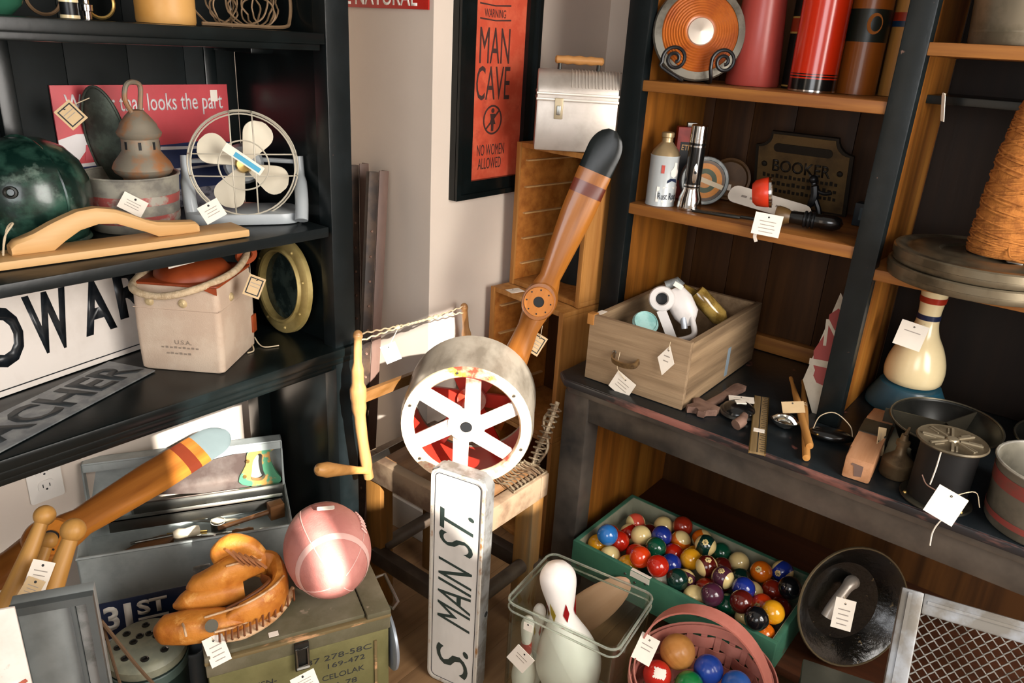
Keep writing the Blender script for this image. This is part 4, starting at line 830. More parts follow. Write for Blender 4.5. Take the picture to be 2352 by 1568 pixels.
# frame saw
fw1 = wood('saw_frame_wood', '#b08556', '#97693c', 2, .4, 12, coat=.15); fw2 = wood('saw_handle_wood', '#bb8a50', '#a3743c', 0, .4, 12)
t0 = P(822, 768, y=1.235); b0 = P(846, 1090, y=1.225); t1 = P(1066, 704, y=1.355); b1 = b0 + (t1 - t0)
t = thing('frame_saw', 'old wooden bow saw with twisted cord leaning between stool and wall', 'saw', T(*b0))
Lc = [(0, 0), (.03, .006), (.10, .012), (.16, .014), (.20, .016), (.24, .012), (.30, .008), (.34, .008)]
for s, (bb, tt) in enumerate(((b0, t0), (b1, t1))):
    d = tt - bb; L = d.length; bend = (t1 - t0).normalized() * (.016 if s == 0 else -.016)
    pts = [(bb - b0) + d * f + bend * math.sin(f * math.pi) * -1 for f in (-.02, .08, .2, .35, .5, .58, .68, .82, .94, .985, 1.0)]
    bm = nb(); tube(bm, spline(pts, 3), [x for r_ in (.012, .014, .013, .0135, .017, .019, .014, .0095, .009, .011, .010) for x in ([r_] * 3)][:31], 12); ob('upright', bm, fw1, t)
    bm = nb(); sph(bm, pts[-1], .0105, 12, 8); ob('finial', bm, fw1, t)
m0 = (t0 - b0) * .575; m1 = (t1 - b1) * .575 + (b1 - b0)
bm = nb(); tube(bm, [m0, m0 + (m1 - m0) * .2, m1], .011, 8, sq=(.013, .026), up=(0, 0, 1)); ob('crossbar', bm, wood('crossbar_wood', '#7d5832', '#68451f', 0, .5, 12), t)
for s in (-1, 1):
    bm = nb(); o_ = V((0, 0, .004 * s)); aa, bb = t0 - b0 - V((0, 0, .008)), t1 - b0 - V((0, 0, .008))
    tube(bm, [aa + (bb - aa) * f + V((0, 0, s * .009 * (1 - math.sin(f * math.pi)) ** .8 + s * .0018 * math.cos(f * 90))) for f in [k / 60 for k in range(61)]], .0019, 6); ob('cord_strand', bm, rope, t)
for f in (.32, .62, .68):
    bm = nb(); q = aa + (bb - aa) * f; sph(bm, q, .0065, 10, 6, s=(1.3, 1, 1)); ob('cord_knot', bm, rope, t)
bm = nb(); hd = P(728, 1078, y=1.19) - b0; q0 = V((0, 0, .012)) ; dd = hd - q0; Lh = dd.length; g = FR(q0, (0, 0, 1), dd)
lathe(bm, [(0, 0), (.011, .0), (.011, .012), (.0085, .02), (.009, .05), (.014, Lh * .62), (.0175, Lh * .82), (.014, Lh * .96), (.006, Lh), (0, Lh)], 20, g); ob('handle', bm, fw2, t)
bm = nb(); tube(bm, [V((0, 0, .035)), b1 - b0 + V((0, 0, .035))], .01, 4, sq=(.0012, .02), up=(0, 0, 1)); ob('blade', bm, steel, t)
q = P(898, 810, y=1.262); tagm('white paper tag hanging from the bow saw cord', facing(q, 22), .038, .044, 'rect', paper, [aa + (bb - aa) * .33 + b0], 2)
# S. MAIN ST. sign
a = P(985, 1553, z=.004); TLc = P(990, 1062, z=.595)
sx = V((.03, -.139, 0)).normalized(); Wd = .140; Hs = .598
t = thing('street_post_sign', 'tall narrow white S. MAIN ST. street sign standing in front of the stool', 'sign', FR((1.044, 1.014, 0.0005), sx)); dpt = .036
en2 = mat('sign_enamel', '#d5d0c8', .3, c2='#c7c2ba', sc=5, coat=.2, c3='#a5733c', sc3=11, thr3=(.72, .77), stretch=(1, 1, .5)); emet = mat('sign_edge_metal', '#9a9a98', .35, .6, c2='#77736c', sc=25)
bm = nb(); prism(bm, rrect(Wd, Hs, .022, 6, Wd / 2, Hs / 2), -dpt, 0, RX(90)); ob('case', bm, emet, t) if 0 else (bmesh.ops.bevel(bm, geom=[e for e in bm.edges if len(e.link_faces) == 2 and any(len(f.verts) > 8 for f in e.link_faces)], offset=.004, segments=2, affect='EDGES'), ob('case', bm, emet, t))
bm = nb(); prism(bm, rrect(Wd - .018, Hs - .018, .016, 6, Wd / 2, Hs / 2), 0, .0015, RX(90)); pl = ob('face', bm, en2, t)
bm = nb(); ring2(bm, rrect(Wd - .006, Hs - .006, .020, 6, Wd / 2, Hs / 2), rrect(Wd - .016, Hs - .016, .016, 6, Wd / 2, Hs / 2), 0, .004, RX(90)); ob('raised_border', bm, mat('rusty_border', '#b9b2a6', .4, c2='#8d6237', sc=20, thr=(.55, .66)), t)
bm = nb(); ring2(bm, rrect(Wd - .024, Hs - .024, .014, 6, Wd / 2, Hs / 2), rrect(Wd - .027, Hs - .027, .013, 6, Wd / 2, Hs / 2), .0015, .002, RX(90)); ob('border_line', bm, blackink, pl)
gt = mat('sign_letter_dark', '#2f3a36', .35, var=.1)
Mt = T(0, -.0016, 0) @ RX(90) @ RZ(90)
for s, z, w_, x in (('S.', .080, .085, .07), ('MAIN', .274, .186, .07), ('ST.', .446, .110, .07)): text('lettering', s, pl, gt, T(x, -.0016, z) @ RX(90) @ RZ(90), w_, .088, shear=.35)
bm = nb(); prism(bm, circ(.026, .23, .007, 16), -.0, .001, T(Wd, 0, 0) @ RZ(90) @ RX(90)); ob('bolt_hole', bm, blackink, t)
# wire rack and wire bundle on the stool
t = thing('wire_rack', 'bent wire grill lying on the stool behind the drum', 'wire rack', T(1.29, .975, SZ + .001)); wr = mat('rack_wire', '#8f8069', .4, .5, c2='#6a543f', sc=30)
bm = nb()
for k in range(9): x_ = -.045 + k * .0145; tube(bm, spline([(x_, -.042, .004), (x_ + .004, -.02, .010), (x_, .0, .005), (x_ + .004, .024, .009)], 4), .0020, 6)
ob('wires', bm, wr, t)
bm = nb(); tube(bm, [(-.052, -.045, .003), (.08, -.045, .003), (.08, .026, .003), (-.03, .026, .003)], .0025, 6, closed=True); ob('frame', bm, wr, t)
a, b = P(1222, 1070, x=1.38), P(1278, 930, x=1.46)
t = thing('wire_bundle', 'twisted bundle of old wire between drum and hutch leg', 'wire', T(*a))
ax = b - a; bm = nb(); u_ = ax.orthogonal().normalized(); v_ = ax.normalized().cross(u_)
tube(bm, [ax * (k / 80) + u_ * math.cos(k * .9) * .016 + v_ * math.sin(k * .9) * .016 for k in range(81)], .0024, 6); ob('spring', bm, wr, t)
bm = nb(); tube(bm, spline([V((0, 0, -.01)), ax * .3 + u_ * .012, ax * .6 - u_ * .01, ax * 1.05], 5), .006, 7); tube(bm, spline([V((.01, 0, -.01)), ax * .35 - v_ * .02, ax * .7 + v_ * .015, ax * .95 + u_ * .03], 5), .004, 7); ob('twisted_strands', bm, wr, t)
# ------------------------------------------------------------------ pine crates, lunch box
YR = V((-.14, -.99, 0)).normalized()           # along the crate front, from the wall toward the room
def crate(lab, fl, z0, z1, W_, D_, slats, inner=cratein):
    t = thing('crate', lab, 'crate', FR((fl.x, fl.y, z0), YR), 'pine letter crates in the corner'); Hc = z1 - z0; th = .014   # local x along the front, y into the room depth
    bm = nb(); box(bm, (0, 0, Hc - th), (W_, D_, Hc), .0015); ob('top_board', bm, cratew, t)
    bm = nb(); box(bm, (0, 0, 0), (W_, D_, th), .0015); ob('bottom_board', bm, cratew, t)
    for x in (0, W_ - th):
        bm = nb(); box(bm, (x, 0, th), (x + th, D_, Hc - th), .0015); ob('side_board', bm, cratew if x else inner, t)
    bm = nb(); box(bm, (th, D_ - .01, th), (W_ - th, D_, Hc - th)); ob('back_board', bm, backwood, t)
    bm = nb(); box(bm, (-.001, -.004, 0), (th, .003, Hc), .001); ob('front_edge', bm, cratew, t); bm = nb(); box(bm, (W_ - th, -.004, 0), (W_ + .001, .003, Hc), .001); ob('front_edge', bm, cratew, t)
    for k in range(slats):
        z = Hc * (k + .8) / (slats + .5); bm = nb(); box(bm, (th, .02, z), (th + .010, D_ - .03, z + .004)); ob('runner', bm, maple, t)
        if slats: bm = nb(); box(bm, (W_ - th - .008, .02, z), (W_ - th, D_ - .03, z + .004)); ob('runner', bm, cratew, t)
    return t
crate('upper pine crate with inner runners under the aluminium lunch box', V((1.715, 1.352, 0)), .795, 1.207, .278, .28, 5)
crate('lower pine crate behind the propeller hub with a paper on top', V((1.655, 1.372, 0)), .395, .793, .292, .25, 4)
crate('bottom pine crate mostly hidden behind the drum', V((1.655, 1.372, 0)), 0.0005, .393, .292, .25, 0)
q = P(1183, 667, z=.7935); tagm('white paper slip lying flat on the lower pine crate', FR(q, (.9, -.3, 0)), .045, .035, lines=2)
c = P(1318, 620, x=1.9); t = thing('canister', 'dark teal canister standing inside the upper pine crate', 'canister', T(1.86, 1.205, .8105))
bm = nb(); lathe(bm, [(0, 0), (.065, 0), (.065, .20), (.055, .225), (.03, .235), (.03, .25), (0, .25)], 28); ob('body', bm, mat('filler_shade_black', '#07100f', .6), t)  # added near-black body standing in for the shade inside the crate
q = P(1232, 790, x=1.44); tagm('kraft tag with dark border hanging below the propeller hub', facing(q, -28), .036, .052, 'rect', kraft, [P(1246, 748, x=1.45)], 3, True)
# lunch box
a = P(1232, 343, z=1.209); b = P(1415, 357, z=1.209); X_ = V((.62, -.785, 0)); Ll = .207; Dl = .115
alu = mat('dull_aluminium', '#b5aca3', .38, .55, c2='#a2998f', sc=7, bump=.04); alu2 = mat('aluminium_ridge', '#c4bbb0', .35, .55, var=.05)
t = thing('lunch_box', 'dome topped aluminium lunch box with wooden handle on the pine crate', 'lunch box', FR(a + V((-.012, .0, .0)), X_))
hb_ = .125
bm = nb(); box(bm, (0, 0, 0), (Ll, Dl, hb_), .006); ob('body', bm, alu, t)
bm = nb(); pr = [(0, hb_ + .002)] + [(Dl / 2 - math.cos(k * math.pi / 12) * Dl / 2, hb_ + .018 + math.sin(k * math.pi / 12) * .055) for k in range(13)] + [(Dl, hb_ + .002)]
prism(bm, pr, 0, Ll, MX(((0, 0, 1, 0), (1, 0, 0, 0), (0, 1, 0, 0), (0, 0, 0, 1))), bev=.004); ob('dome_lid', bm, alu, t)
bm = nb()
for z in (hb_ - .002, hb_ + .012): box(bm, (-.0015, -.0018, z), (Ll + .0015, Dl + .0018, z + .007), .002)
ob('lid_band', bm, alu2, t)
bm = nb()
for k in range(17): tube(bm, [(Ll * .42 + k * .0085, Dl / 2 - math.cos(j * math.pi / 12) * Dl * .502, hb_ + .018 + math.sin(j * math.pi / 12) * .0555) for j in range(1, 8)], .0017, 5)
ob('ribs', bm, alu2, t)
bm = nb(); box(bm, (Ll * .22, -.006, hb_ - .045), (Ll * .22 + .022, 0, hb_ + .006), .002); lt = ob('latch', bm, mat('latch_metal', '#a5967a', .4, .4), t)
bm = nb(); box(bm, (Ll * .22 + .006, -.010, hb_ - .035), (Ll * .22 + .016, -.005, hb_ - .012), .002); ob('latch_tongue', bm, steel, lt)
for x in (.26, .74):
    bm = nb(); tube(bm, [(Ll * x, Dl / 2, hb_ + .07), (Ll * x, Dl / 2, hb_ + .092)], .005, 8); ob('handle_bracket', bm, darksteel, t)
bm = nb(); xs = [.20, .22, .3, .36, .42, .5, .58, .64, .70, .78, .8]; tube(bm, [(Ll * x, Dl / 2, hb_ + .096) for x in xs], [.006, .010, .0095, .0115, .009, .012, .009, .0115, .0095, .010, .006], 12); ob('handle', bm, wood('lunch_handle', '#b3814a', '#9b6a38', 0, .5, 12), t)
# ------------------------------------------------------------------ things on the hutch shelves
def on_plane(px, py, o, n):
    d = P(px, py, d=1) - EYE; return EYE + d * ((V(o) - EYE).dot(n) / d.dot(n))
U1, U2 = 1.397, 1.095
# discus on its stand
dn_ = V((-.78, -.58, .16)).normalized(); dcn = V((1.815, .898, U1 + .113))
t = thing('discus', 'round wooden discus with grooved rings and a metal centre on a scroll stand', 'discus', FR(dcn, V((0, 0, 1)).cross(dn_), dn_)); Rk = .111
bm = nb(); lathe(bm, [(0, -.012), (Rk * .8, -.012), (Rk * .82, .010)] + [(Rk * (.82 - .055 * k - .0275 * j), .0105 + .001 * k + (.003 if j else 0)) for k in range(9) for j in (0, 1)] + [(.034, .018), (0, .018)], 48); ob('body', bm, mat('discus_wood', '#a95a1e', .35, c2='#93481a', sc=10, coat=.3), t)
bm = nb(); n_ = 48; loft(bm, [[V((math.cos(2 * math.pi * k / n_) * r_, math.sin(2 * math.pi * k / n_) * r_, z)) for k in range(n_)] for r_, z in ((Rk * .82, -.013), (Rk * .97, -.008), (Rk, 0), (Rk * .97, .008), (Rk * .82, .013))], loop=True); ob('metal_rim', bm, mat('discus_rim', '#7f7a6e', .4, .5, c2='#5d594f', sc=14), t)
bm = nb(); lathe(bm, [(0, .018), (.032, .018), (.030, .021), (.006, .0225), (0, .0235)], 32); ob('centre_plate', bm, mat('centre_silver', '#b9ada0', .35, .6), t)
t = thing('plate_stand', 'black wrought iron scroll stand holding the discus', 'stand', T(1.815, .898, U1)); tn = V((0, 0, 1)).cross(dn_).normalized(); fn_ = V((dn_.x, dn_.y, 0)).normalized()
for s in (-1, 1):
    bm = nb(); pts = []
    for k in range(26):
        f = k / 25; a = f * 11; r_ = .030 * (1 - .78 * f); pts.append(tn * s * .058 + fn_ * (.052 + 0 * f) + V((0, 0, .052)) + (tn * s * math.sin(a) * r_ * -1 + V((0, 0, 1)) * math.cos(a) * r_ * .0 ) * 0 + tn * (s * (-.0) + math.cos(a - 3.4) * r_) + V((0, 0, math.sin(a - 3.4) * r_ * -1)))
    lead = [tn * s * .03 + fn_ * -.02 + V((0, 0, .005)), tn * s * .035 + fn_ * .04 + V((0, 0, .005)), tn * s * .036 + fn_ * .05 + V((0, 0, .02))]
    pts = [q for q in pts if q.z > .006]; tube(bm, spline(lead[:2] + [pts[0] + V((0, 0, -.012))] + pts, 3), .0042, 8); ob('scroll', bm, iron, t)
bm = nb(); tube(bm, [tn * -.035 + fn_ * -.02 + V((0, 0, .005)), tn * .035 + fn_ * -.02 + V((0, 0, .005))], .004, 8); ob('foot_bar', bm, iron, t)
# red megaphone cone, tins, thermos, wooden cylinders
t = thing('megaphone', 'large faded red cone standing behind the discus', 'megaphone', T(1.930, .795, U1)); bm = nb(); lathe(bm, [(0, 0), (.063, 0), (.065, .004), (.050, .22), (.042, .34), (.038, .34), (.045, .22), (.058, .01), (0, .01)], 40); ob('body', bm, mat('faded_red', '#a3423a', .35, var=.05, coat=.1), t)
t = thing('dark_tin', 'tall dark tin with a red band left of the red thermos', 'tin', T(1.975, .700, U1)); bm = nb(); lathe(bm, [(0, 0), (.034, 0), (.034, .26), (0, .26)], 32); k = ob('body', bm, mat('tin_black', '#11120f', .4), t)
for z0, z1, m_ in ((.128, .158, mat('band_red', '#8a2f17', .4)), (.158, .162, mat('band_gold', '#a98444', .4)), (.124, .128, MATS['band_gold']), (.004, .008, MATS['band_gold'])):
    bm = nb(); lathe(bm, [(.0345, z0), (.0348, z0), (.0348, z1), (.0345, z1)], 32); ob('band', bm, m_, t)
t = thing('thermos', 'bright red thermos flask with black bands on the upper hutch shelf', 'thermos', T(1.888, .632, U1)); rt_ = .0525
ro = mat('thermos_red', '#c2290c', .22, var=.02, coat=.5)
bm = nb(); lathe(bm, [(0, .004), (rt_, .004), (rt_, .30), (0, .30)], 40); ob('body', bm, ro, t)
bm = nb(); lathe(bm, [(0, 0), (rt_ + .001, 0), (rt_ + .001, .004), (rt_ - .002, .004)], 40); ob('foot', bm, chrome, t)
for z0, z1 in ((.004, .028), (.031, .034), (.037, .039), (.212, .216), (.219, .23)):
    bm = nb(); lathe(bm, [(rt_ - .0005, z0), (rt_ + .0006, z0), (rt_ + .0006, z1), (rt_ - .0005, z1)], 40); ob('black_band', bm, mat('gloss_black', '#0c0d0d', .2, coat=.4), t)
t = thing('wooden_cylinder', 'brown wooden cylinder with a black band right of the thermos', 'cylinder', T(1.952, .552, U1)); bm = nb(); lathe(bm, [(0, 0), (.044, 0), (.044, .30), (0, .30)], 32); ob('body', bm, wood('brown_tube', '#8d4d17', '#7a3f10', 2, .4, 6, coat=.2), t)
bm = nb(); lathe(bm, [(.0438, .112), (.0446, .112), (.0446, .180), (.0438, .180)], 32); ob('band', bm, mat('band_black_green', '#181d16', .4), t)
bm = nb(); g = FR(V((-.8, -.58, 0)).normalized() * .0444 + V((.0, 0, .150)), V((.58, -.8, 0)), (-.8, -.58, 0)); ring2(bm, circ(-.004, 0, .017, 20, ry=.022), circ(-.001, 0, .012, 20, ry=.016), 0, .0008, g); ob('printed_ring', bm, mat('ring_orange', '#9a5a20', .4), t)
t = thing('striped_peg', 'pale wooden peg with red and blue stripes beside the right hutch post', 'peg', T(2.005, .484, U1)); bm = nb(); lathe(bm, [(0, 0), (.031, 0), (.032, .30), (0, .30)], 28); ob('body', bm, wood('peg_wood', '#c08a48', '#b07a3a', 2, .45, 8), t)
for z0, z1, c_ in ((.160, .178, '#9b3018'), (.148, .160, '#1d3550')):
    bm = nb(); lathe(bm, [(.0316, z0), (.0326, z0), (.0326, z1), (.0316, z1)], 28); ob('stripe', bm, mat('peg_' + c_[1:], c_, .4), t)
# second shelf
t = thing('red_tin', 'red and black tin behind the rust remover can', 'tin', T(1.92, .935, U2) @ RZ(-55)); bm = nb(); box(bm, (-.036, -.02, 0), (.036, .02, .188), .004); k = ob('body', bm, mat('tin_red', '#8e2a1e', .45, c2='#7a2016', sc=20), t)
bm = nb(); box(bm, (-.026, -.0212, .05), (.026, -.0195, .150)); ob('label_panel', bm, blackink, k); text('lettering', 'ETHY', k, mat('gold_print', '#c0935a', .5), T(-.004, -.0215, .136) @ RX(90), .036, .014)
bm = nb(); box(bm, (-.012, -.012, .188), (.012, .012, .199), .002); ob('cap', bm, steel, t)
t = thing('spray_can', 'pale blue cone top Rust Rout can with a figure printed on it', 'can', T(1.785, .930, U2)); rc = .0375
bm = nb(); lathe(bm, [(0, 0), (rc, 0), (rc, .003), (rc - .0008, .005), (rc - .0008, .122), (rc, .124), (rc, .126), (0, .126)], 40); bd = ob('body', bm, mat('can_pale_blue', '#b3b9ba', .3, .1, var=.05), t)
bm = nb(); lathe(bm, [(rc - .001, .126), (rc - .006, .138), (.017, .155), (.014, .158), (.0135, .168), (.016, .170), (.016, .180), (.013, .182), (0, .182)], 32); ob('cone_top', bm, mat('can_cone', '#a9926d', .35, .6), t)
def wrap(bm_, rad):                                             # bends a flat decal round a vertical cylinder of that radius
    for v in bm_.verts: a = v.co.x / rad; d = v.co.z; v.co = V((math.sin(a) * (rad + d), -math.cos(a) * (rad + d), v.co.y))
fz = RZ(math.degrees(math.atan2(-.80, -.60)) + 90 + 12)
def decal(nm, poly, m_, lift=.0004):
    bm = nb(); prism(bm, poly, lift, lift + .0003); bmesh.ops.subdivide_edges(bm, edges=bm.edges, cuts=2); wrap(bm, rc); return ob(nm, bm, m_, bd, M=fz)
decal('label_panel', [(-.036, .012), (.03, .012), (.03, .05), (-.036, .05)], white, .0002)
decal('printed_figure', [(-.004, .078), (.004, .074), (.016, .078), (.022, .088), (.014, .096), (.012, .11), (.004, .112), (.002, .10), (-.006, .09)], white, .0003)
decal('printed_figure', [(-.012, .060), (.0, .066), (.018, .060), (.016, .066), (.014, .070), (-.004, .072), (-.012, .066)], mat('print_dark_blue', '#1d2740', .4), .0006)
decal('printed_mark', [(-.030, .084), (-.022, .084), (-.022, .104), (-.030, .104)], mat('print_red2', '#b0453a', .4), .0006)
to = text('lettering', 'Rust Rout', bd, mat('print_dark', '#2a2f3a', .4), MX.Identity(4), .054, .017, .0003)
bm = nb(); bm.from_mesh(to.data)
for v in bm.verts: v.co.x += -.004; v.co.y += .027; v.co.z += .0008
wrap(bm, rc); bmesh.ops.transform(bm, matrix=fz, verts=bm.verts); bm.to_mesh(to.data); bm.free()
def flash_stand(lab, loc):
    t = thing('flashlight', lab, 'flashlight', T(*loc)); s = .94
    bm = nb(); lathe(bm, [(0, 0), (.030, 0), (.031, .006), (.028, .03), (.0205, .05), (.021, .056), (0, .056)], 32); ob('head', bm, chrome, t)
    bm = nb(); lathe(bm, [(0, .056), (.020, .056), (.0205, .06), (.0205, .165), (0, .165)], 32); ob('barrel', bm, mat('gloss_black', '#0c0d0d', .2, coat=.4), t)
    for z in (.060, .155, .165, .173): bm = nb(); lathe(bm, [(.0195, z), (.0213, z), (.0213, z + .004), (.0195, z + .004)], 32); ob('chrome_ring', bm, chrome, t)
    bm = nb(); lathe(bm, [(0, .165), (.0205, .165), (.0205, .205), (.018, .208), (0, .208)], 32); ob('end_cap', bm, chrome, t)
    d_ = V((-.82, -.57, 0)); g = FR(d_ * .0195 + V((0, 0, .095)), V((.57, -.82, 0)), d_); bm = nb(); prism(bm, [(q.x, q.y) for q in spline([(-.005, -.02, 0), (0, -.026, 0), (.005, -.02, 0), (.0055, .008, 0), (0, .022, 0), (-.0055, .008, 0)], 3, True)], 0, .004, g, bev=.001); k = ob('switch_plate', bm, chrome, t)
    bm = nb(); lathe(bm, [(0, .004), (.004, .004), (.003, .008), (0, .008)], 12, g); ob('switch', bm, iron, k)
flash_stand('black and chrome flashlight standing on its head beside the can', (1.792, .850, U2))
t = thing('round_tin', 'round tin with an orange ringed label standing on edge behind the flashlight', 'tin', FR((1.885, .862, U2 + .061), (.58, -.81, 0), (-.80, -.58, .12))); rr_ = .062
bm = nb(); lathe(bm, [(0, -.016), (rr_, -.016), (rr_, .012), (rr_ - .002, .014), (rr_ * .86, .013), (rr_ * .84, .010), (0, .010)], 40); k = ob('body', bm, galv, t)
for r0, r1, c_ in ((0, .3, '#b7793a'), (.3, .5, '#3d4a34'), (.5, .72, '#c07a2c'), (.72, .83, '#5c4a3c')):
    bm = nb(); n_ = 36; loft(bm, [[V((math.cos(2 * math.pi * q / n_) * rr_ * max(r_, .01), math.sin(2 * math.pi * q / n_) * rr_ * max(r_, .01), z)) for q in range(n_)] for r_, z in ((r0, .0102), (r1, .0102), (r1, .0108), (r0, .0108))], loop=True); ob('printed_ring', bm, mat('tin_' + c_[1:], c_, .5, var=.12, sc=60), k)
bm = nb(); prism(bm, [(-.05, -.006), (.05, -.006), (.05, .006), (-.05, .006)], .0108, .0112, RZ(-18)); ob('printed_banner', bm, mat('banner_cream', '#c9b89b', .5), k)
t = thing('brown_tin_lid', 'dark brown round lid standing at the back right of the orange tin', 'lid', FR((2.01, .845, U2 + .055), (.2, -.98, 0), (-.95, -.25, .2))); bm = nb(); lathe(bm, [(0, 0), (.048, 0), (.056, .004), (.056, .010), (.05, .012), (.045, .006), (0, .005)], 36); ob('disc', bm, mat('dark_brown_tin', '#4a331c', .5, .2, c2='#5e4122', sc=12), t)
bm = nb(); prism(bm, [(-.008, -.03), (.008, -.03), (.008, -.014), (-.008, -.014)], .0065, .0072); ob('sticker', bm, paper, t)
# plaque
t = thing('cast_plaque', 'dark cast metal BOOKER plaque with notched corners on the second hutch shelf', 'plaque', FR((2.055, .665, U2), (0, -1, 0), (-.26, 0, 1))); pw_, ph_ = .25, .20
qm = mat('plaque_bronze', '#6f5836', .5, .45, c2='#53412a', sc=8); qd = mat('plaque_dark', '#231d15', .5, .3)
o_ = [(-pw_ / 2, 0), (pw_ / 2, 0), (pw_ / 2, ph_ - .04)] + circ(pw_ / 2, ph_, .04, 7, 270, 180) + circ(-pw_ / 2, ph_, .04, 7, 360, 270)[0:7] + [(-pw_ / 2, ph_ - .04)]
bm = nb(); prism(bm, o_, -.010, 0, RX(90) @ T(0, 0, 0)); k = ob('plate', bm, qd, t)
i_ = [(x * .93, .006 + y * .94) for x, y in o_]; bm = nb(); prism(bm, i_, 0, .002, RX(90)); k2 = ob('field', bm, qm, t)
bm = nb(); prism(bm, rrect(.15, .022, .010, cy=.16), .002, .005, RX(90)); ob('raised_cartouche', bm, qd, k2)
text('lettering', 'BOOKER', k2, qd, T(0, -.002, .112) @ RX(90), .150, .032, .002, bold=.012)
for s in (-1, 1): bm = nb(); lathe(bm, [(0, .002), (.008, .002), (.006, .006), (0, .007)], 14, T(s * .098, 0, .112) @ RX(90)); ob('rosette', bm, qd, k2)
bm = nb()
for z, n__ in ((.078, 17), (.058, 15), (.038, 17)):
    for j in range(n__): box(bm, (-.10 + j * .2 / n__, -.0032, z), (-.10 + (j + .62) * .2 / n__, -.002, z + .008 + .003 * (j % 3 == 0)))
ob('raised_text', bm, qd, k2)
c = P(1895, 478, z=U2); t = thing('iron_figurine', 'small black iron figure standing before the plaque', 'figurine', T(1.925, .575, U2)); bm = nb()
q = lambda *a: [V(x) for x in a]
tube(bm, spline(q((0, .03, .002), (0, .022, .03), (0, .012, .055), (0, .015, .08), (0, .02, .092)), 4), [.006] * 6 + [.010] * 8 + [.007] * 3, 8); tube(bm, spline(q((0, -.012, .002), (0, -.004, .03), (0, .008, .052)), 4), .007, 8); tube(bm, spline(q((0, .014, .075), (0, -.01, .07), (0, -.026, .074)), 4), .0045, 8); sph(bm, (0, .022, .1), .011, 12, 8); prism(bm, [(.012, .100), (.036, .112), (.024, .096)], -.004, .004, RZ(90) @ RX(90)); ob('body', bm, iron, t)
bm = nb(); box(bm, (-.015, -.022, 0), (.015, .04, .004), .001); ob('base', bm, iron, t)
t = thing('matchbox', 'small dark blue box at the right end of the second hutch shelf', 'box', T(1.985, .47, U2)); bm = nb(); box(bm, (-.02, -.03, 0), (.02, .03, .055), .003); ob('body', bm, mat('dark_blue_box', '#18222a', .5), t); bm = nb(); box(bm, (-.021, -.018, .015), (-.0198, .016, .045)); ob('label_panel', bm, mat('dim_blue_label', '#3c4a50', .5), t)
# lying flashlight, card, tag papers, black tool
a, b = P(1782, 492, x=1.80), P(1938, 512, x=1.83); a.z = U2 + .0235; b.z = U2 + .0235
t = thing('flashlight', 'black flashlight lying on its side on the second hutch shelf', 'flashlight', FR(a, (0, 0, 1), b - a)); Lf = (b - a).length
bm = nb(); lathe(bm, [(0, .03), (.014, .03), (.0155, .05), (.0165, .09), (.0165, Lf - .05), (.0185, Lf - .045), (.0185, Lf - .02), (.012, Lf - .006), (0, Lf)], 28); ob('barrel', bm, mat('gloss_black', '#0c0d0d', .2), t)
bm = nb(); lathe(bm, [(0, .0), (.021, .0), (.023, .006), (.020, .022), (.014, .034), (0, .034)], 32); hd = ob('head', bm, mat('brown_head', '#5d4526', .4), t)
lc = P(1757, 442, x=1.785); ln_ = V((.30, -.86, .16)).normalized(); lt_ = thing('bicycle_lamp', 'small red rimmed lamp with a white lens propped on the lying flashlight', 'lamp', FR(lc, (0, 0, 1), ln_))
bm = nb(); lathe(bm, [(0, -.028), (.022, -.028), (.030, -.020), (.034, -.004), (.035, .008), (.0335, .012), (0, .010)], 36); ob('body', bm, mat('hood_red', '#c4341a', .35, coat=.2), lt_, 'red lamp body')
bm = nb(); lathe(bm, [(0, .014), (.016, .0135), (.029, .0115), (.0325, .0105), (0, .0105)], 36); ob('lens', bm, mat('lens_white', '#d8d4cc', .15, coat=.5), lt_)
bm = nb(); lathe(bm, [(.031, .010), (.036, .010), (.036, .0155), (.032, .0155)], 36); ob('lens_ring', bm, chrome, lt_)
for k in range(3): bm = nb(); lathe(bm, [(.0165, Lf - .07 - k * .009), (.0195, Lf - .068 - k * .009), (.0195, Lf - .064 - k * .009), (.0165, Lf - .062 - k * .009)], 24); ob('grip_ring', bm, iron, t)
fl_ = P(1765, 470, x=1.87); t = thing('card_slip', 'long rounded cream card leaning behind the lying flashlight', 'card', FR((fl_.x, fl_.y, U2 + .034), (.12, -.99, -.14), (-.8, -.2, .75))); bm = nb(); prism(bm, rrect(.205, .05, .02), -.0008, .0008); ob('card', bm, paper, t); bm = nb()
for j in range(7): box(bm, (-.07 + j * .022, -.004, .0008), (-.056 + j * .022, .002, .0012))
ob('handwriting', bm, ink, t)
g0_ = P(1776, 505, x=1.760); tagm('crumpled paper tag hanging over the shelf edge below the red lamp', facing((HX - .006, g0_.y, U2 + .012), -4), .062, .05, 'rect', paper, None, 4)
t = thing('paper_strip', 'narrow torn paper strip dangling from the hutch shelf edge', 'paper strip', T(HX - .006, P(1742, 520, x=1.73).y, U2 - .005)); bm = nb(); tube(bm, spline([(0, 0, .022), (-.003, 0, 0), (-.003, .002, -.014), (-.002, -.003, -.026)], 4), .001, 4, sq=(.008, .0008), up=(1, 0, 0)); ob('strip', bm, paper, t)
t = thing('dark_file', 'thin dark tool lying flat near the shelf edge', 'file', T(1.785, .76, U2 + .001) @ RZ(-80)); bm = nb(); box(bm, (-.07, -.009, 0), (.05, .009, .005), .001); tube(bm, [(.05, 0, .004), (.085, 0, .004)], .004, 8); ob('body', bm, darksteel, t)
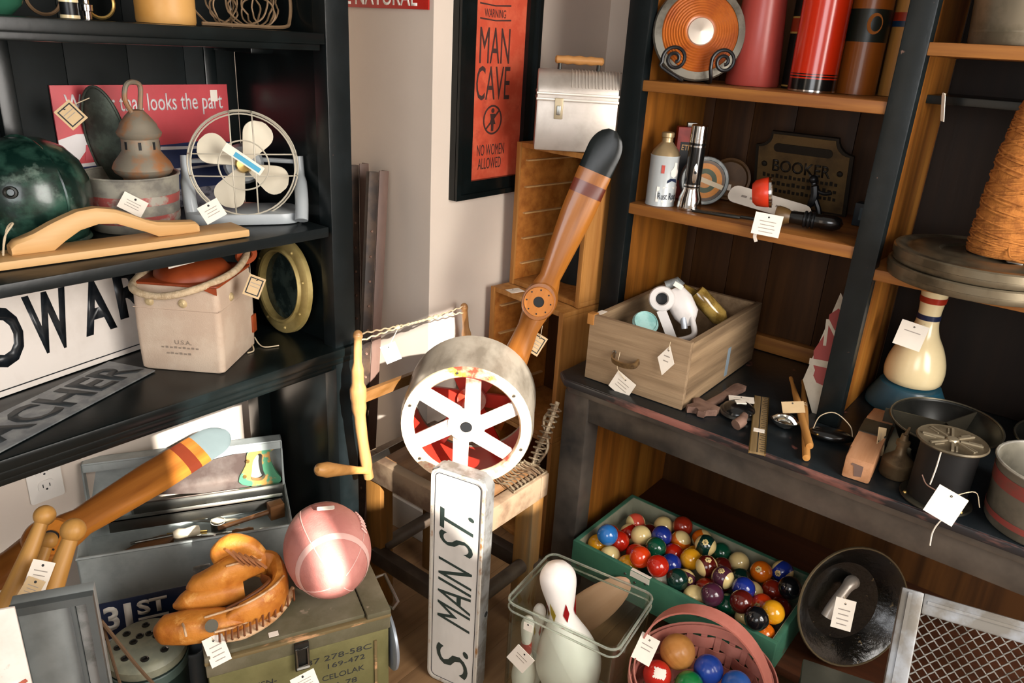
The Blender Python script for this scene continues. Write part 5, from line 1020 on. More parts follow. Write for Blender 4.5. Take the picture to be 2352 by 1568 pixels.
# ------------------------------------------------------------------ on the counter
bx, by, bh = 1.545, .955, .172
t = thing('drawer_box', 'weathered wooden drawer full of odds and ends on the counter', 'drawer', FR((1.543, .955, CT + .001), (.02, -1, 0))); DB = t.matrix_world.copy(); Wb, Db = .275, .445
gw2 = wood('weathered_wood_dark', '#7a6349', '#a08666', 1, .8, 8, c3='#54422f', bump=.5)
bm = nb(); box(bm, (0, 0, 0), (Wb, .014, bh), .0015); ob('front_board', bm, wood('weathered_front', '#816a50', '#a58c6e', 0, .8, 8, c3='#5e4a34', bump=.5), t)
for x in (0, Wb - .016): bm = nb(); box(bm, (x, .014, 0), (x + .016, Db, bh - .004), .0015); ob('side_board', bm, gw2, t)
bm = nb(); box(bm, (.016, Db - .014, 0), (Wb - .016, Db, bh - .006), .0015); ob('back_board', bm, gw2, t)
bm = nb(); box(bm, (.016, .014, .004), (Wb - .016, Db - .014, .012)); ob('bottom_board', bm, gw2, t)
bm = nb(); box(bm, (-.006, -.004, bh - .026), (.012, .02, bh + .002), .001); ob('corner_block', bm, cratew, t)
bm = nb(); x0_ = Wb * .42; tube(bm, spline([(x0_ - .034, -.002, bh * .52), (x0_ - .03, -.02, bh * .47), (x0_, -.026, bh * .45), (x0_ + .03, -.02, bh * .47), (x0_ + .034, -.002, bh * .52)], 5), .0065, 8, sq=(.0035, .016), up=(0, 0, 1)); ob('cup_pull', bm, mat('pull_brass', '#8b6f4a', .4, .6, c2='#5d4a35', sc=30), t)
bm = nb(); lathe(bm, [(0, 0), (.005, 0), (.004, .004), (0, .005)], 12, T(x0_ - .036, 0, bh * .54) @ RX(90)); ob('screw_head', bm, steel, t)
bm = nb(); box(bm, (Wb - .0005, .245, .01), (Wb + .0012, .262, .09)); ob('paint_patch', bm, mat('blue_grey_paint', '#8796a0', .6), t)
bm = nb(); box(bm, (.0, .02, bh - .0035), (.016, .055, bh - .0025)); ob('sticker', bm, paper, t)
def db(x, y, z): return DB @ V((x, y, z))
# white iron gadget
wi = mat('white_cast_iron', '#d3cdc9', .35, c2='#c2bdb9', sc=9, bump=.05)
o3 = P(1520, 686, d=1.93); tv = (EYE - o3).normalized()
t = thing('juicer', 'white cast iron hand press with a ring hole lying in the drawer', 'hand press', FR(o3, V((0, 0, 1)).cross(tv), tv) @ RZ(-24)); k_ = 1.93 / F
def J(px, py, z=0): d = RZ(24) @ V(((px - 1520) * k_, -(py - 686) * k_, 0)); return V((d.x, d.y, z))
bm = nb(); n_ = 32; loft(bm, [[V((math.cos(2 * math.pi * q / n_) * r_, math.sin(2 * math.pi * q / n_) * r_, z)) for q in range(n_)] for r_, z in ((.015, -.02), (.030, -.02), (.033, -.014), (.033, .006), (.030, .011), (.018, .012), (.015, .008))], loop=True); ob('ring_head', bm, wi, t)
bm = nb(); lathe(bm, [(0, -.019), (.0155, -.019), (.0155, -.016), (0, -.016)], 20); ob('bore', bm, blackink, t)
bm = nb(); tubeE(bm, [J(1545, 660, -.03), J(1560, 685, -.028), J(1580, 715, -.03), J(1590, 740, -.03)], [.022, .034, .032, .014], [.02, .03, .028, .014]); ob('body', bm, wi, t)
bm = nb(); tube(bm, [J(1522, 712, .002), J(1540, 745, .002), J(1557, 778, .0)], .01, 4, sq=(.024, .014), up=(0, 0, 1)); ob('arm', bm, wi, t)
bm = nb(); tube(bm, spline([J(1578, 690, -.02), J(1598, 735, -.01), J(1600, 762, -.004), J(1558, 780, .0)], 4), .0075, 10); ob('arm', bm, wi, t)
bm = nb(); tube(bm, [J(1572, 715, -.012), J(1580, 748, -.01)], .008, 10); ob('plunger', bm, mat('press_blue_grey', '#aab0b8', .3, .3), t)
bm = nb(); tube(bm, [J(1525, 655, -.02), J(1550, 642, -.02), J(1560, 652, -.02)], .012, 10); ob('lug', bm, galv, t)
bm = nb(); q = J(1553, 652, .004); box(bm, (q.x - .012, q.y - .006, 0), (q.x + .012, q.y + .006, .004)); ob('sticker', bm, paper, t)
aq = mat('aqua_glass', '#9fc9c4', .08, c2='#7fb0ac', sc=20, coat=.6); agl = mat('amber_glass', '#a08445', .1, c2='#6f5624', sc=25, coat=.6)
def lathing(nm, lab, cat, o, zd, prof, m_, pn='body', grp=None, n=24):
    t = thing(nm, lab, cat, FR(o, (0, 0, 1) if abs(V(zd).normalized().z) < .9 else (1, 0, 0), zd), grp); bm = nb(); lathe(bm, prof, n); ob(pn, bm, m_, t); return t
q = P(1482, 742, d=1.93); k = lathing('glass_insulator', 'aqua glass insulator leaning at the left front of the drawer', 'insulator', q, (-.45, -.45, .75), [(0, -.055), (.026, -.055), (.028, -.03), (.026, -.01), (.033, -.004), (.034, .002), (.03, .007), (0, .008)], aq)
bm = nb(); lathe(bm, [(.028, .0075), (.030, .0075), (.030, .0095), (.028, .0095)], 24); ob('rim_ring', bm, aq, k)
q = P(1640, 715, d=2.02); k = lathing('amber_bottle', 'amber glass bottle lying at the back right of the drawer', 'bottle', q, (.2, -.55, -.5), [(0, -.07), (.022, -.07), (.024, -.06), (.024, .02), (.012, .04), (.012, .058), (0, .058)], agl)
bm = nb(); lathe(bm, [(0, .058), (.013, .058), (.013, .07), (0, .07)], 16); ob('cap', bm, brass, k)
q = P(1600, 682, d=2.05); k = lathing('amber_bottle', 'smaller amber glass bottle lying behind the white press', 'bottle', q, (.5, -.5, -.3), [(0, -.05), (.018, -.05), (.018, .02), (.009, .034), (.009, .05), (0, .05)], agl)
q = db(.12, .10, .06); k = lathing('clear_jar', 'small clear glass jar between insulator and white press', 'jar', q, (.1, -.2, 1), [(0, -.045), (.024, -.045), (.026, .02), (.02, .03), (.02, .038), (0, .038)], aq)
q = db(.17, .07, .035); k = lathing('metal_stopper', 'round metal stopper at the front corner of the drawer', 'cap', q, (-.3, -.2, 1), [(0, -.02), (.02, -.02), (.022, .01), (.015, .014), (0, .014)], steel)
q = db(.22, .13, .05); k = lathing('brass_nozzle', 'brass nozzle lying on the right of the drawer', 'nozzle', q, (.5, -.8, .25), [(0, -.05), (.012, -.05), (.014, -.02), (.009, .0), (.007, .04), (0, .04)], brass)
q = db(.13, .26, .03); k = lathing('wood_spool', 'turned wooden spool at the back of the drawer', 'spool', q, (.3, .2, 1), [(0, -.02), (.02, -.02), (.02, -.012), (.012, -.01), (.012, .02), (.02, .022), (.02, .03), (0, .03)], wbr)
q = P(1430, 884, x=1.535); tagm('white paper tag hanging low on the drawer front', FR(V((1.533, q.y, q.z)), (.05, -1, 0), (-1, -.05, .05)) @ RZ(-24), .058, .052, 'rect', paper, [P(1418, 845, x=1.53), P(1424, 808, x=1.537)], 3)
q = P(1529, 828, x=1.535); tagm('white diamond tag below the white press on the drawer front', FR(V((1.536, q.y, q.z)), (.05, -1, 0), (-1, -.05, .05)) @ RZ(-6), .044, .078, 'dia', paper, [P(1540, 785, x=1.535)], 2)
# wrench
t = thing('pipe_wrench', 'rusty adjustable wrench lying beside the drawer', 'wrench', FR((1.668, .637, CT + .001), V((1.80, .615, 0)) - V((1.545, .637, 0)))); sc_ = 1.0
bm = nb(); prism(bm, [(-.07, -.012), (.02, -.009), (.085, -.015), (.10, -.017), (.112, -.012), (.112, .012), (.10, .017), (.085, .015), (.02, .009), (-.07, .012)], 0, .012, bev=.003); ob('handle', bm, rust, t)
bm = nb(); prism(bm, [(-.065, -.014), (-.06, -.034), (-.085, -.040), (-.1, -.020), (-.118, -.026), (-.122, -.010), (-.105, .0), (-.125, .016), (-.112, .028), (-.092, .016), (-.072, .036), (-.052, .03), (-.058, .014)], 0, .016, bev=.003); ob('jaw', bm, rust, t)
q = P(1703, 917, z=CT + .016); tagm('white paper tag lying flat behind the black bottle opener', FR(q, (.5, -1, 0), (-.1, 0, 1)), .06, .03, lines=1)
# small black round bell
c = P(1694, 950, z=CT + .01); t = thing('bicycle_bell', 'round black domed piece with a metal lever and a white sticker', 'bell', T(1.628, .572, CT + .0005) @ MX.Scale(1.2, 4))
bm = nb(); lathe(bm, [(0, 0), (.032, 0), (.034, .008), (.030, .018), (.018, .025), (0, .028)], 32); ob('dome', bm, mat('gloss_black', '#0c0d0d', .2), t)
bm = nb(); lathe(bm, [(.033, .004), (.036, .004), (.036, .010), (.033, .010)], 32); ob('ring', bm, steel, t)
bm = nb(); tube(bm, spline([(-.02, -.02, .012), (-.045, -.026, .012), (-.062, -.022, .008)], 4), [.008] * 4 + [.011] * 5, 10); ob('lever', bm, rust, t)
bm = nb(); prism(bm, [(-.008, -.006), (.012, -.006), (.012, .008), (-.008, .008)], .0265, .0285, RZ(-50)); ob('sticker', bm, paper, t)
# rule
a, b = P(1748, 920, z=CT + .004), P(1737, 1070, z=CT + .02); b = a + (b - a).normalized() * .30
t = thing('folding_rule', 'brass edged wooden rule lying across the counter edge', 'rule', FR((a + b) / 2, b - a)); Lr = .30
bm = nb(); box(bm, (-Lr / 2, -.016, 0), (Lr / 2, .016, .005), .001); k = ob('body', bm, wood('rule_wood', '#8d7653', '#75603f', 0, .5, 16), t)
bm = nb()
for j in range(28): box(bm, (-Lr / 2 + .006 + j * .0105, .006 if j % 2 else .003, .005), (-Lr / 2 + .0075 + j * .0105, .015, .0055))
box(bm, (-Lr / 2, -.0012, .005), (Lr / 2, .0004, .0055)); ob('markings', bm, blackink, k)
bm = nb(); box(bm, (-Lr / 2, -.0175, -.0005), (Lr / 2, -.0155, .0058)); box(bm, (-Lr / 2, .0155, -.0005), (Lr / 2, .0175, .0058)); ob('edge_strip', bm, brass, t)
bm = nb(); box(bm, (.035, -.012, .005), (.052, .012, .006)); ob('sticker', bm, paper, t)
# chrome clip
c = P(1803, 990, z=CT + .02); t = thing('chrome_buckle', 'curved shiny chrome fitting right of the rule', 'fitting', FR((1.645, .466, CT + .001), (.2, -1, 0)) @ MX.Scale(.85, 4))
bm = nb(); lathe(bm, [(0, .004), (.022, .004), (.034, .016), (.036, .022), (.032, .022), (.02, .010), (0, .009)], 28, sx=1.1, sy=.75); ob('dish', bm, chrome, t)
bm = nb(); tube(bm, spline([(-.03, .0, .02), (-.01, .0, .034), (.015, 0, .03), (.03, -.005, .018)], 4), [.006] * 6 + [.010] * 7, 8); ob('spout', bm, chrome, t)
# two sticks
def stick(lab, a, b):
    t = thing('drum_stick', lab, 'drumstick', FR(a, (0, 0, 1), b - a), 'pair of wooden drumsticks'); L = (b - a).length; bm = nb()
    lathe(bm, [(0, 0), (.0075, .001), (.0085, .006), (.0085, L * .62), (.0045, L * .9), (.0042, L * .93), (.0055, L * .95), (.005, L * .985), (0, L)], 16); ob('shaft', bm, wood('stick_wood', '#c08a4c', '#ad7738', 2, .45, 10), t)
a = P(1860, 1025, z=CT + .022); b = P(1816, 866, z=CT + .03); stick('wooden drumstick on top with its blunt end lower right', a, b)
a = P(1852, 1052, z=CT + .009); b = P(1845, 872, z=CT + .02); stick('wooden drumstick underneath the other one', a, b)
q = P(1822, 935, z=CT + .04); tagm('kraft tag taped around the crossed drumsticks', FR(q, (.5, -.9, .2), (-.6, -.2, .8)), .05, .03, 'rect', kraft, [P(1848, 928, z=CT + .036)], 0)
t = thing('masking_tape', 'strip of masking tape wrapped round the crossed drumsticks', 'tape', T(*P(1842, 938, z=CT + .02))); bm = nb(); tube(bm, [(math.cos(k * .5236) * .017, math.sin(k * .5236) * .004, math.sin(k * .5236) * .015) for k in range(12)], .006, 6, closed=True, sq=(.014, .0012)); ob('strip', bm, kraft, t)
# M sign behind the post
o4 = V((1.776, .45, CT)); n4 = V((-1, -.12, .42)).normalized(); t = thing('pennant_sign', 'white sign with a red shield and letter M behind the right hutch post', 'sign', FR(o4, (.12, -1, 0), n4)); Mi = t.matrix_world.inverted()
def pl2(*pts): return [((Mi @ on_plane(px, py, o4, n4)).x, (Mi @ on_plane(px, py, o4, n4)).y) for px, py in pts]
bm = nb(); prism(bm, pl2((1931, 672), (1844, 872), (1866, 950), (1905, 952), (1960, 740)), -.003, 0); k = ob('panel', bm, mat('sign_offwhite', '#cfc3ae', .5, c2='#bfb29b', sc=14), t)
sr = mat('shield_red', '#9a2c1f', .45, var=.1)
bm = nb(); prism(bm, pl2((1927, 708), (1905, 722), (1899, 760), (1869, 805), (1868, 838), (1850, 838) if 0 else (1872, 850), (1868, 862), (1875, 878), (1890, 885), (1912, 886), (1950, 745)), 0, .0008); ob('printed_shield', bm, sr, k)
bm = nb(); prism(bm, pl2((1860, 822), (1925, 834), (1922, 850), (1858, 836)), .0008, .0014); ob('printed_banner', bm, MATS['sign_offwhite'], k)
c2_ = pl2((1917, 765))[0]; text('lettering', 'M', k, MATS['sign_offwhite'], T(c2_[0], c2_[1], .0009) @ RZ(8), .045, .065)
c = P(1915, 1015, z=CT + .012); t = thing('spectacle_case', 'glossy black oval case near the foot of the hutch post', 'case', FR((1.66, .365, CT), (.35, -1, 0))); bm = nb(); sph(bm, (0, 0, .014), 1, 24, 12, s=(.048, .026, .014)); ob('shell', bm, mat('gloss_black', '#0c0d0d', .2), t)
for j in range(2): bm = nb(); sph(bm, (-.03 + j * .01, -.019, .017), .003, 8, 6); ob('stud', bm, brass, t)
bm = nb(); tube(bm, spline([(-.04, 0, .02), (-.03, .01, .05), (.0, .02, .06), (.035, .01, .04), (.045, 0, .016)], 5), .0012, 5); ob('cord', bm, stringm, t)
# wooden plane
a = P(1948, 1098, z=CT + .024); t = thing('wood_plane', 'worn block shaped wooden hand plane lying end-on at the counter edge', 'plane', FR((1.520, .270, CT + .0008), V((1.85, .302, 0)) - V((1.505, .272, 0)))); pl_w = wood('plane_beech', '#b88864', '#a3714b', 0, .6, 9, c3='#8c6242', bump=.2)
bm = nb(); prism(bm, [(0, 0), (.31, 0), (.31, .038), (.22, .052), (.04, .052), (0, .046)], -.027, .027, RX(90), bev=.005); ob('body', bm, pl_w, t)
bm = nb(); box(bm, (.125, -.0285, .0), (.20, .0285, .0545), .002); ob('tape_band', bm, mat('dark_tape', '#2c2618', .5), t, 'dark tape band')
bm = nb(); prism(bm, [(-.010, .01), (.004, .008), (.008, .03), (.014, .032), (.012, .036), (-.010, .034)], 0, .0008, MX(((0, 0, -1, -.0002), (1, 0, 0, 0), (0, 1, 0, 0), (0, 0, 0, 1)))); ob('stamp', bm, mat('plane_stain', '#6d564c', .7), t)
q = P(2016, 1002, z=CT + .05); tagm('kraft tag standing against the side of the wooden plane', FR(q + V((-.02, -.012, 0)), (1, .1, 0), (-.1, -1, .25)) @ RZ(65), .06, .045, 'rect', kraft, None, 1)
# oil can
t = thing('oil_can', 'small old brass pump oil can beside the wooden plane', 'oil can', T(1.606, .214, CT) @ MX.Scale(.84, 4)); oc = mat('oil_can_metal', '#6d5a41', .45, .6, c2='#4a3b29', sc=16)
bm = nb(); lathe(bm, [(0, 0), (.036, 0), (.038, .004), (.037, .03), (.038, .032), (.037, .04), (.020, .056), (.013, .064), (.012, .082), (.016, .084), (.016, .094), (.010, .098), (.008, .112), (0, .112)], 32); ob('body', bm, oc, t)
bm = nb(); tube(bm, [(.0, 0, .105), (.004, -.002, .118), (.010, -.004, .130)], [.006, .0045, .003], 8); ob('spout', bm, oc, t)
# film spool
sp = mat('spool_black', '#0b0b0b', .5); se = mat('spool_end', '#6f6450', .45, .5, c2='#4d4536', sc=12); t = thing('wire_spool', 'black cored metal spool with an embossed top standing on the counter', 'spool', T(1.563, .128, CT)); rs_ = .064; hs_ = .128
bm = nb(); lathe(bm, [(0, .004), (.052, .004), (.052, hs_), (0, hs_)], 40); ob('core', bm, sp, t)
bm = nb(); lathe(bm, [(0, 0), (rs_, 0), (rs_ + .002, .003), (rs_, .006), (0, .006)], 44); bf = ob('bottom_flange', bm, mat('spool_bottom', '#26251f', .4, .5, c2='#3d3a30', sc=14), t)
bm = nb(); lathe(bm, [(0, hs_), (rs_ - .002, hs_), (rs_, hs_ + .003), (rs_ - .002, hs_ + .006), (rs_ - .006, hs_ + .004), (0, hs_ + .004)], 44); tf = ob('top_flange', bm, se, t)
bm = nb()
for k in range(8): box(bm, (.014, -.0022, hs_ + .004), (.052, .0022, hs_ + .007), M=RZ(k * 45 + 10)); box(bm, (.028, .006, hs_ + .004), (.050, .009, hs_ + .006), M=RZ(k * 45 + 10))
lathe(bm, [(0, hs_ + .004), (.012, hs_ + .004), (.010, hs_ + .008), (0, hs_ + .009)], 16); ob('embossed_rays', bm, mat('ray_metal', '#a2967e', .4, .6), tf)
for k in range(6): bm = nb(); lathe(bm, [(0, .006), (.004, .006), (.003, .009), (0, .009)], 10, T(math.cos(k * 1.047) * .058, math.sin(k * 1.047) * .058, 0)); ob('rivet', bm, brass, bf)
q = P(2172, 1160, z=CT + .045); q = q + (EYE - q).normalized() * .03; gt_ = facing(q, -14); tagm('large white paper tag tied to the black spool with a wire', gt_, .052, .056, 'rect', paper, [P(2240, 1130, z=CT + .06), P(2250, 1165, z=CT + .03)], 0)
t = thing('tag_wire', 'bent wire and white thread looped on the black spool', 'wire', T(*P(2140, 1100, z=CT + .05))); w0_ = t.location.copy(); bm = nb(); tube(bm, spline([P(2162, 1035, x=1.505) - w0_, P(2150, 1075, x=1.500) - w0_, P(2136, 1112, x=1.497) - w0_], 4), .0014, 5); ob('thread', bm, mat('white_thread', '#ddd5c6', .8), t)
bm = nb(); tube(bm, spline([P(2118, 1090, x=1.505) - w0_, P(2128, 1112, x=1.498) - w0_, P(2150, 1126, x=1.494) - w0_], 4), .0012, 5); ob('wire', bm, rust, t)
t = thing('hanging_thread', 'white thread hanging over the counter edge below the spool tag', 'thread', T(*P(2165, 1195, x=1.485))); w0_ = t.location.copy(); bm = nb(); tube(bm, spline([P(2190, 1175, x=1.482) - w0_, P(2160, 1196, x=1.484) - w0_, P(2142, 1222, x=1.485) - w0_, P(2136, 1252, x=1.486) - w0_], 5), .0014, 5); ob('strand', bm, MATS['white_thread'], t)
# striped pail at right edge, muffin pans, oil lamp clutter
t = thing('pail', 'tin pail with red bands cut by the right picture edge', 'pail', T(1.60, -.05, CT)); bm = nb(); lathe(bm, [(0, 0), (.095, 0), (.098, .005), (.104, .12), (.107, .125), (.104, .128), (.101, .122), (.094, .01), (0, .008)], 44); ob('body', bm, mat('dim_tin', '#7d786a', .5, .3, c2='#5f5b4f', sc=10), t)
for z0, z1, in ((.018, .03), (.082, .108)): bm = nb(); lathe(bm, [(.0985 + z0 * .05, z0), (.0992 + z0 * .05, z0), (.0992 + z1 * .05, z1), (.0985 + z1 * .05, z1)], 44); ob('painted_band', bm, mat('pail_band_red', '#8a3a34', .5, c2='#75463c', sc=14), t)
bm = nb(); tube(bm, [(math.cos(k * math.pi / 20) * .1055, math.sin(k * math.pi / 20) * .1055, .126) for k in range(40)], .003, 6, closed=True); ob('rim', bm, tin, t)
random.seed(11); bm = nb()
for k in range(6): tube(bm, spline([(random.uniform(-.06, .06), random.uniform(-.06, .06), .10), (random.uniform(-.05, .05), random.uniform(-.05, .05), .14), (random.uniform(-.06, .06), random.uniform(-.06, .06), .12)], 4), .004, 6)
w_ = thing('metal_scraps', 'rusty metal bits heaped in the pail at the right edge', 'scrap metal', T(1.60, -.05, CT + .0)); ob('bits', bm, rust, w_)
pan = mat('dark_pan', '#1a1b19', .35, .5, c2='#2a2a26', sc=12)
for lab, c_, n__, z in (('dark divided baking pan left of the spool, upper of the pair', (1.755, .165), 3, .085), ('dark pan with round cups behind the spool', (1.93, -.06), 0, .05)):
    t = thing('baking_pan', lab, 'pan', T(c_[0], c_[1], CT + (.0 if not n__ else .0))); bm = nb(); lathe(bm, [(0, z - .045), (.10, z - .045), (.125, z), (.130, z + .002), (.124, z - .002), (.098, z - .04), (0, z - .04)], 40, sy=.85); ob('body', bm, pan, t)
    bm = nb(); tube(bm, [(math.cos(k * math.pi / 20) * .128, math.sin(k * math.pi / 20) * .128 * .85, z + .001) for k in range(40)], .0025, 6, closed=True); ob('rim', bm, mat('pan_rim', '#4f4a3e', .35, .7), t)
    bm = nb()
    if n__:
        for k in range(3): box(bm, (0, -.001, z - .04), (.12, .001, z), M=RZ(k * 120 + 100) )
        ob('divider', bm, MATS['pan_rim'], t); bm = nb(); lathe(bm, [(0, 0), (.05, 0), (.03, z - .045), (0, z - .045)], 24); ob('foot', bm, pan, t)
    else:
        for k in range(4): lathe(bm, [(.03, z - .003), (.034, z), (.038, z - .001), (.036, z - .004)], 20, T(math.cos(k * 1.57 + .4) * .06, math.sin(k * 1.57 + .4) * .055, 0))
        ob('cup_rim', bm, MATS['pan_rim'], t); bm = nb(); lathe(bm, [(0, 0), (.07, 0), (.09, z - .044), (0, z - .044)], 24); ob('foot', bm, pan, t)
t = thing('oil_lamp', 'small dark oil lamp burner between the pans and the spool', 'lamp', T(1.735, .015, CT) @ MX.Scale(.8, 4)); bm = nb(); lathe(bm, [(0, 0), (.03, 0), (.032, .02), (.012, .04), (.014, .07), (.022, .075), (.02, .09), (.008, .1), (0, .1)], 24); ob('body', bm, oc, t); bm = nb(); lathe(bm, [(0, .1), (.006, .1), (.005, .112), (0, .114)], 12); ob('knob', bm, brass, t)
# bowling pin on blue bowl
t = thing('mixing_bowl', 'teal blue bowl upside down under the bowling pin', 'bowl', T(1.99, .285, CT)); bm = nb(); lathe(bm, [(0, .07), (.05, .07), (.07, .062), (.092, .02), (.094, .004), (.09, .0), (0, .0)], 36); ob('body', bm, mat('teal_blue', '#1f4a5c', .35, coat=.2), t)
pinp = [(0, 0), (.028, 0), (.031, .006), (.040, .03), (.053, .075), (.060, .112), (.058, .14), (.047, .18), (.033, .215), (.024, .24), (.0225, .255), (.024, .275), (.029, .305), (.0325, .335), (.030, .355), (.020, .372), (0, .38)]
def rad(z, pr):
    for (r0, z0), (r1, z1) in zip(pr, pr[1:]):
        if z0 <= z <= z1 and z1 > z0: return r0 + (r1 - r0) * (z - z0) / (z1 - z0)
    return 0
mod = [(0, 0), (.060, 0), (.066, .008), (.068, .03), (.064, .06), (.052, .095), (.036, .125), (.028, .15), (.025, .175), (.026, .20), (.030, .235), (.034, .26), (.034, .275), (.03, .29), (0, .295)]
t = thing('bowling_pin', 'cream bowling pin with red and blue neck bands on the blue bowl', 'bowling pin', T(1.99, .285, CT + .0705) @ MX.Scale(.96, 4, V((0, 0, 1)))); bm = nb(); sm = spline([(r_, 0, z) for r_, z in mod[2:-1]], 3); lathe(bm, mod[:2] + [(q.x, q.z) for q in sm] + [mod[-1]], 40); ob('body', bm, creamp, t)
for z0, z1, c_ in ((.214, .229, '#9b2d1a'), (.170, .183, '#1a2240')): bm = nb(); lathe(bm, [(rad(z0, mod) - .001, z0), (rad(z0, mod) + .0012, z0), (rad(z1, mod) + .0012, z1), (rad(z1, mod) - .001, z1)], 40); ob('neck_band', bm, mat('pin_' + c_[1:], c_, .3), t)
q = P(2092, 770, x=1.90); tagm('cream paper tag hung round the neck of the bowling pin', facing(q, -8), .06, .06, 'rect', paper, [P(2125, 745, x=1.95)], 1)
# right bay shelf
S4 = 1.056
fcm = mat('film_can_metal', '#6f6552', .35, .7, c2='#4f4738', sc=10, bump=.04)
for j, (lab, z, dx) in enumerate((('lower of two stacked film cans on the right hutch shelf', 0, 0), ('upper of two stacked film cans with ridged dark lid', .031, .004))):
    t = thing('film_can', lab, 'film can', T(1.800 + dx, .195 - dx, S4 + z), 'stacked film cans'); R_ = .165; bm = nb()
    lathe(bm, [(0, 0), (R_, 0), (R_ + .001, .002), (R_ + .001, .012), (R_ + .0035, .013), (R_ + .0035, .027), (R_ + .001, .030), (R_ - .012, .030), (R_ - .016, .027), (R_ - .03, .027), (R_ - .034, .030), (R_ * .5, .030), (R_ * .47, .026), (R_ * .25, .026), (R_ * .22, .029), (0, .029)], 64); ob('body', bm, fcm, t)
    if j: bm = nb(); lathe(bm, [(0, .0292), (R_ * .2, .0292), (R_ * .2, .0305), (0, .0305)], 24); ob('centre_boss', bm, darksteel, t); bm = nb(); prism(bm, rrect(.05, .03, .004, cx=-.02, cy=-.06), .0295, .0315); ob('clip', bm, steel, t)
tw = mat('jute_twine', '#a5672a', .9, c2='#8b521d', sc=60, bump=.5, bsc=200); tb_ = V((1.815, .170, S4 + .0625)); t = thing('twine_cone', 'tall cone of brown jute twine standing on the film cans', 'twine', T(*tb_)); bm = nb(); Ht = .305
lathe(bm, [(0, 0), (.052, 0), (.056, .02), (.053, .10), (.046, .2), (.034, .28), (.02, Ht), (0, Ht)], 28); ob('core', bm, tw, t)
random.seed(9); bm = nb(); pts = []
for k in range(900):
    f = k / 899; z = Ht * (.5 + .49 * math.sin(f * 2 * math.pi * 5.3 + .5)); r_ = rad(z, [(.052, -.01), (.056, .02), (.053, .10), (.046, .2), (.034, .28), (.02, Ht + .01)]) + .0012; a = f * 2 * math.pi * 62; pts.append((math.cos(a) * r_, math.sin(a) * r_, z))
tube(bm, pts, .0026, 5); ob('winding', bm, tw, t)
bm = nb(); tube(bm, spline([(-.05, -.02, .03), (-.065, -.03, .01), (-.05, -.06, .003), (.0, -.1, .002), (.05, -.13, .002)], 6), .0019, 5); ob('loose_end', bm, tw, t)
t = thing('galvanised_bucket', 'dull galvanised bucket on the topmost right hutch shelf', 'bucket', T(1.86, .222, 1.512)); bm = nb(); lathe(bm, [(0, 0), (.105, 0), (.107, .006), (.125, .24), (.122, .24), (.104, .01), (0, .01)], 44); ob('body', bm, mat('bucket_galv', '#8c8472', .4, .55, c2='#6f6857', sc=9), t)
bm = nb(); lathe(bm, [(.106, .02), (.1085, .022), (.1085, .028), (.1065, .03)], 44); ob('seam_ring', bm, MATS['bucket_galv'], t)
q = P(2166, 246, y=.30); tagm('small white tag hanging edge-on from a hook in the right hutch bay', FR(q, (.75, .5, .0), (.45, -.9, .2)), .02, .05, 'cut', paper, [P(2172, 215, y=.31)], 0)
# ------------------------------------------------------------------ green tray with billiard balls
LS = .118
grn = mat('chipped_green_tray', '#3f7058', .5, c2='#356350', sc=8, c3='#5a4434', sc3=18, thr3=(.64, .69), bump=.1); grin = mat('tray_inside', '#83836f', .6, c2='#92927e', sc=7, c3='#4a7561', sc3=7, thr3=(.60, .68))
TX0, TX1, TY0, TY1, TZ = 1.488, 1.800, .338, .905, .218
t = thing('ball_tray', 'long chipped green wooden tray holding the billiard balls', 'tray', T(TX0, TY0, LS + .001)); O_ = T(-TX0, -TY0, -LS - .001)
bm = nb(); th = .012
for lo, hi in (((TX0, TY0, LS + .001), (TX0 + th, TY1, TZ)), ((TX1 - th, TY0, LS + .001), (TX1, TY1, TZ)), ((TX0 + th, TY0, LS + .001), (TX1 - th, TY0 + th, TZ)), ((TX0 + th, TY1 - th, LS + .001), (TX1 - th, TY1, TZ))): box(bm, lo, hi, .0015)
ob('side_boards', bm, grn, t, M=O_)
bm = nb()
for lo, hi in (((TX0 + th, TY0 + th, LS + .012), (TX0 + th + .0015, TY1 - th, TZ - .004)), ((TX1 - th - .0015, TY0 + th, LS + .012), (TX1 - th, TY1 - th, TZ - .001)), ((TX0 + th, TY1 - th - .0015, LS + .012), (TX1 - th, TY1 - th, TZ - .001)), ((TX0 + th, TY0 + th, LS + .012), (TX1 - th, TY0 + th + .0015, TZ - .001)), ((TX0 + th, TY0 + th, LS + .004), (TX1 - th, TY1 - th, LS + .045))): box(bm, lo, hi)
ob('lining', bm, grin, t, M=O_)
bm = nb()
for k in range(7): lathe(bm, [(0, 0), (.0035, 0), (.003, .002), (0, .002)], 10, T(TX0, TY0 + .1 + (k % 4) * .03 + (k // 4) * .24, TZ - .02 - .012 * (k % 2)) @ RY(-90))
ob('nails', bm, steel, t, M=O_)
q = P(1468, 1335, x=TX0 - .001); bm = nb(); box(bm, (TX0 - .0012, q.y - .028, TZ - .018), (TX0 - .0002, q.y + .028, TZ - .002)); box(bm, (TX0 - .0002, q.y - .028, TZ), (TX0 + .010, q.y + .028, TZ + .0008)); ob('masking_tape', bm, paper, t, M=O_)
BC = dict(red='#b3200f', blue='#1c2f86', orange='#d2660f', yellow='#dd9a1a', green='#0f4a33', maroon='#56150f', purple='#4a2336', black='#101114', cream='#e3c98a', coral='#d9523c', white='#e4d9c2', dkgreen='#0b2b23', brown='#8a2413', sky='#2c6fb5', redor='#d23c12')
br = .0284
def bmat(n): return mat('ball_' + n, BC[n], .12, var=.03, coat=.6)
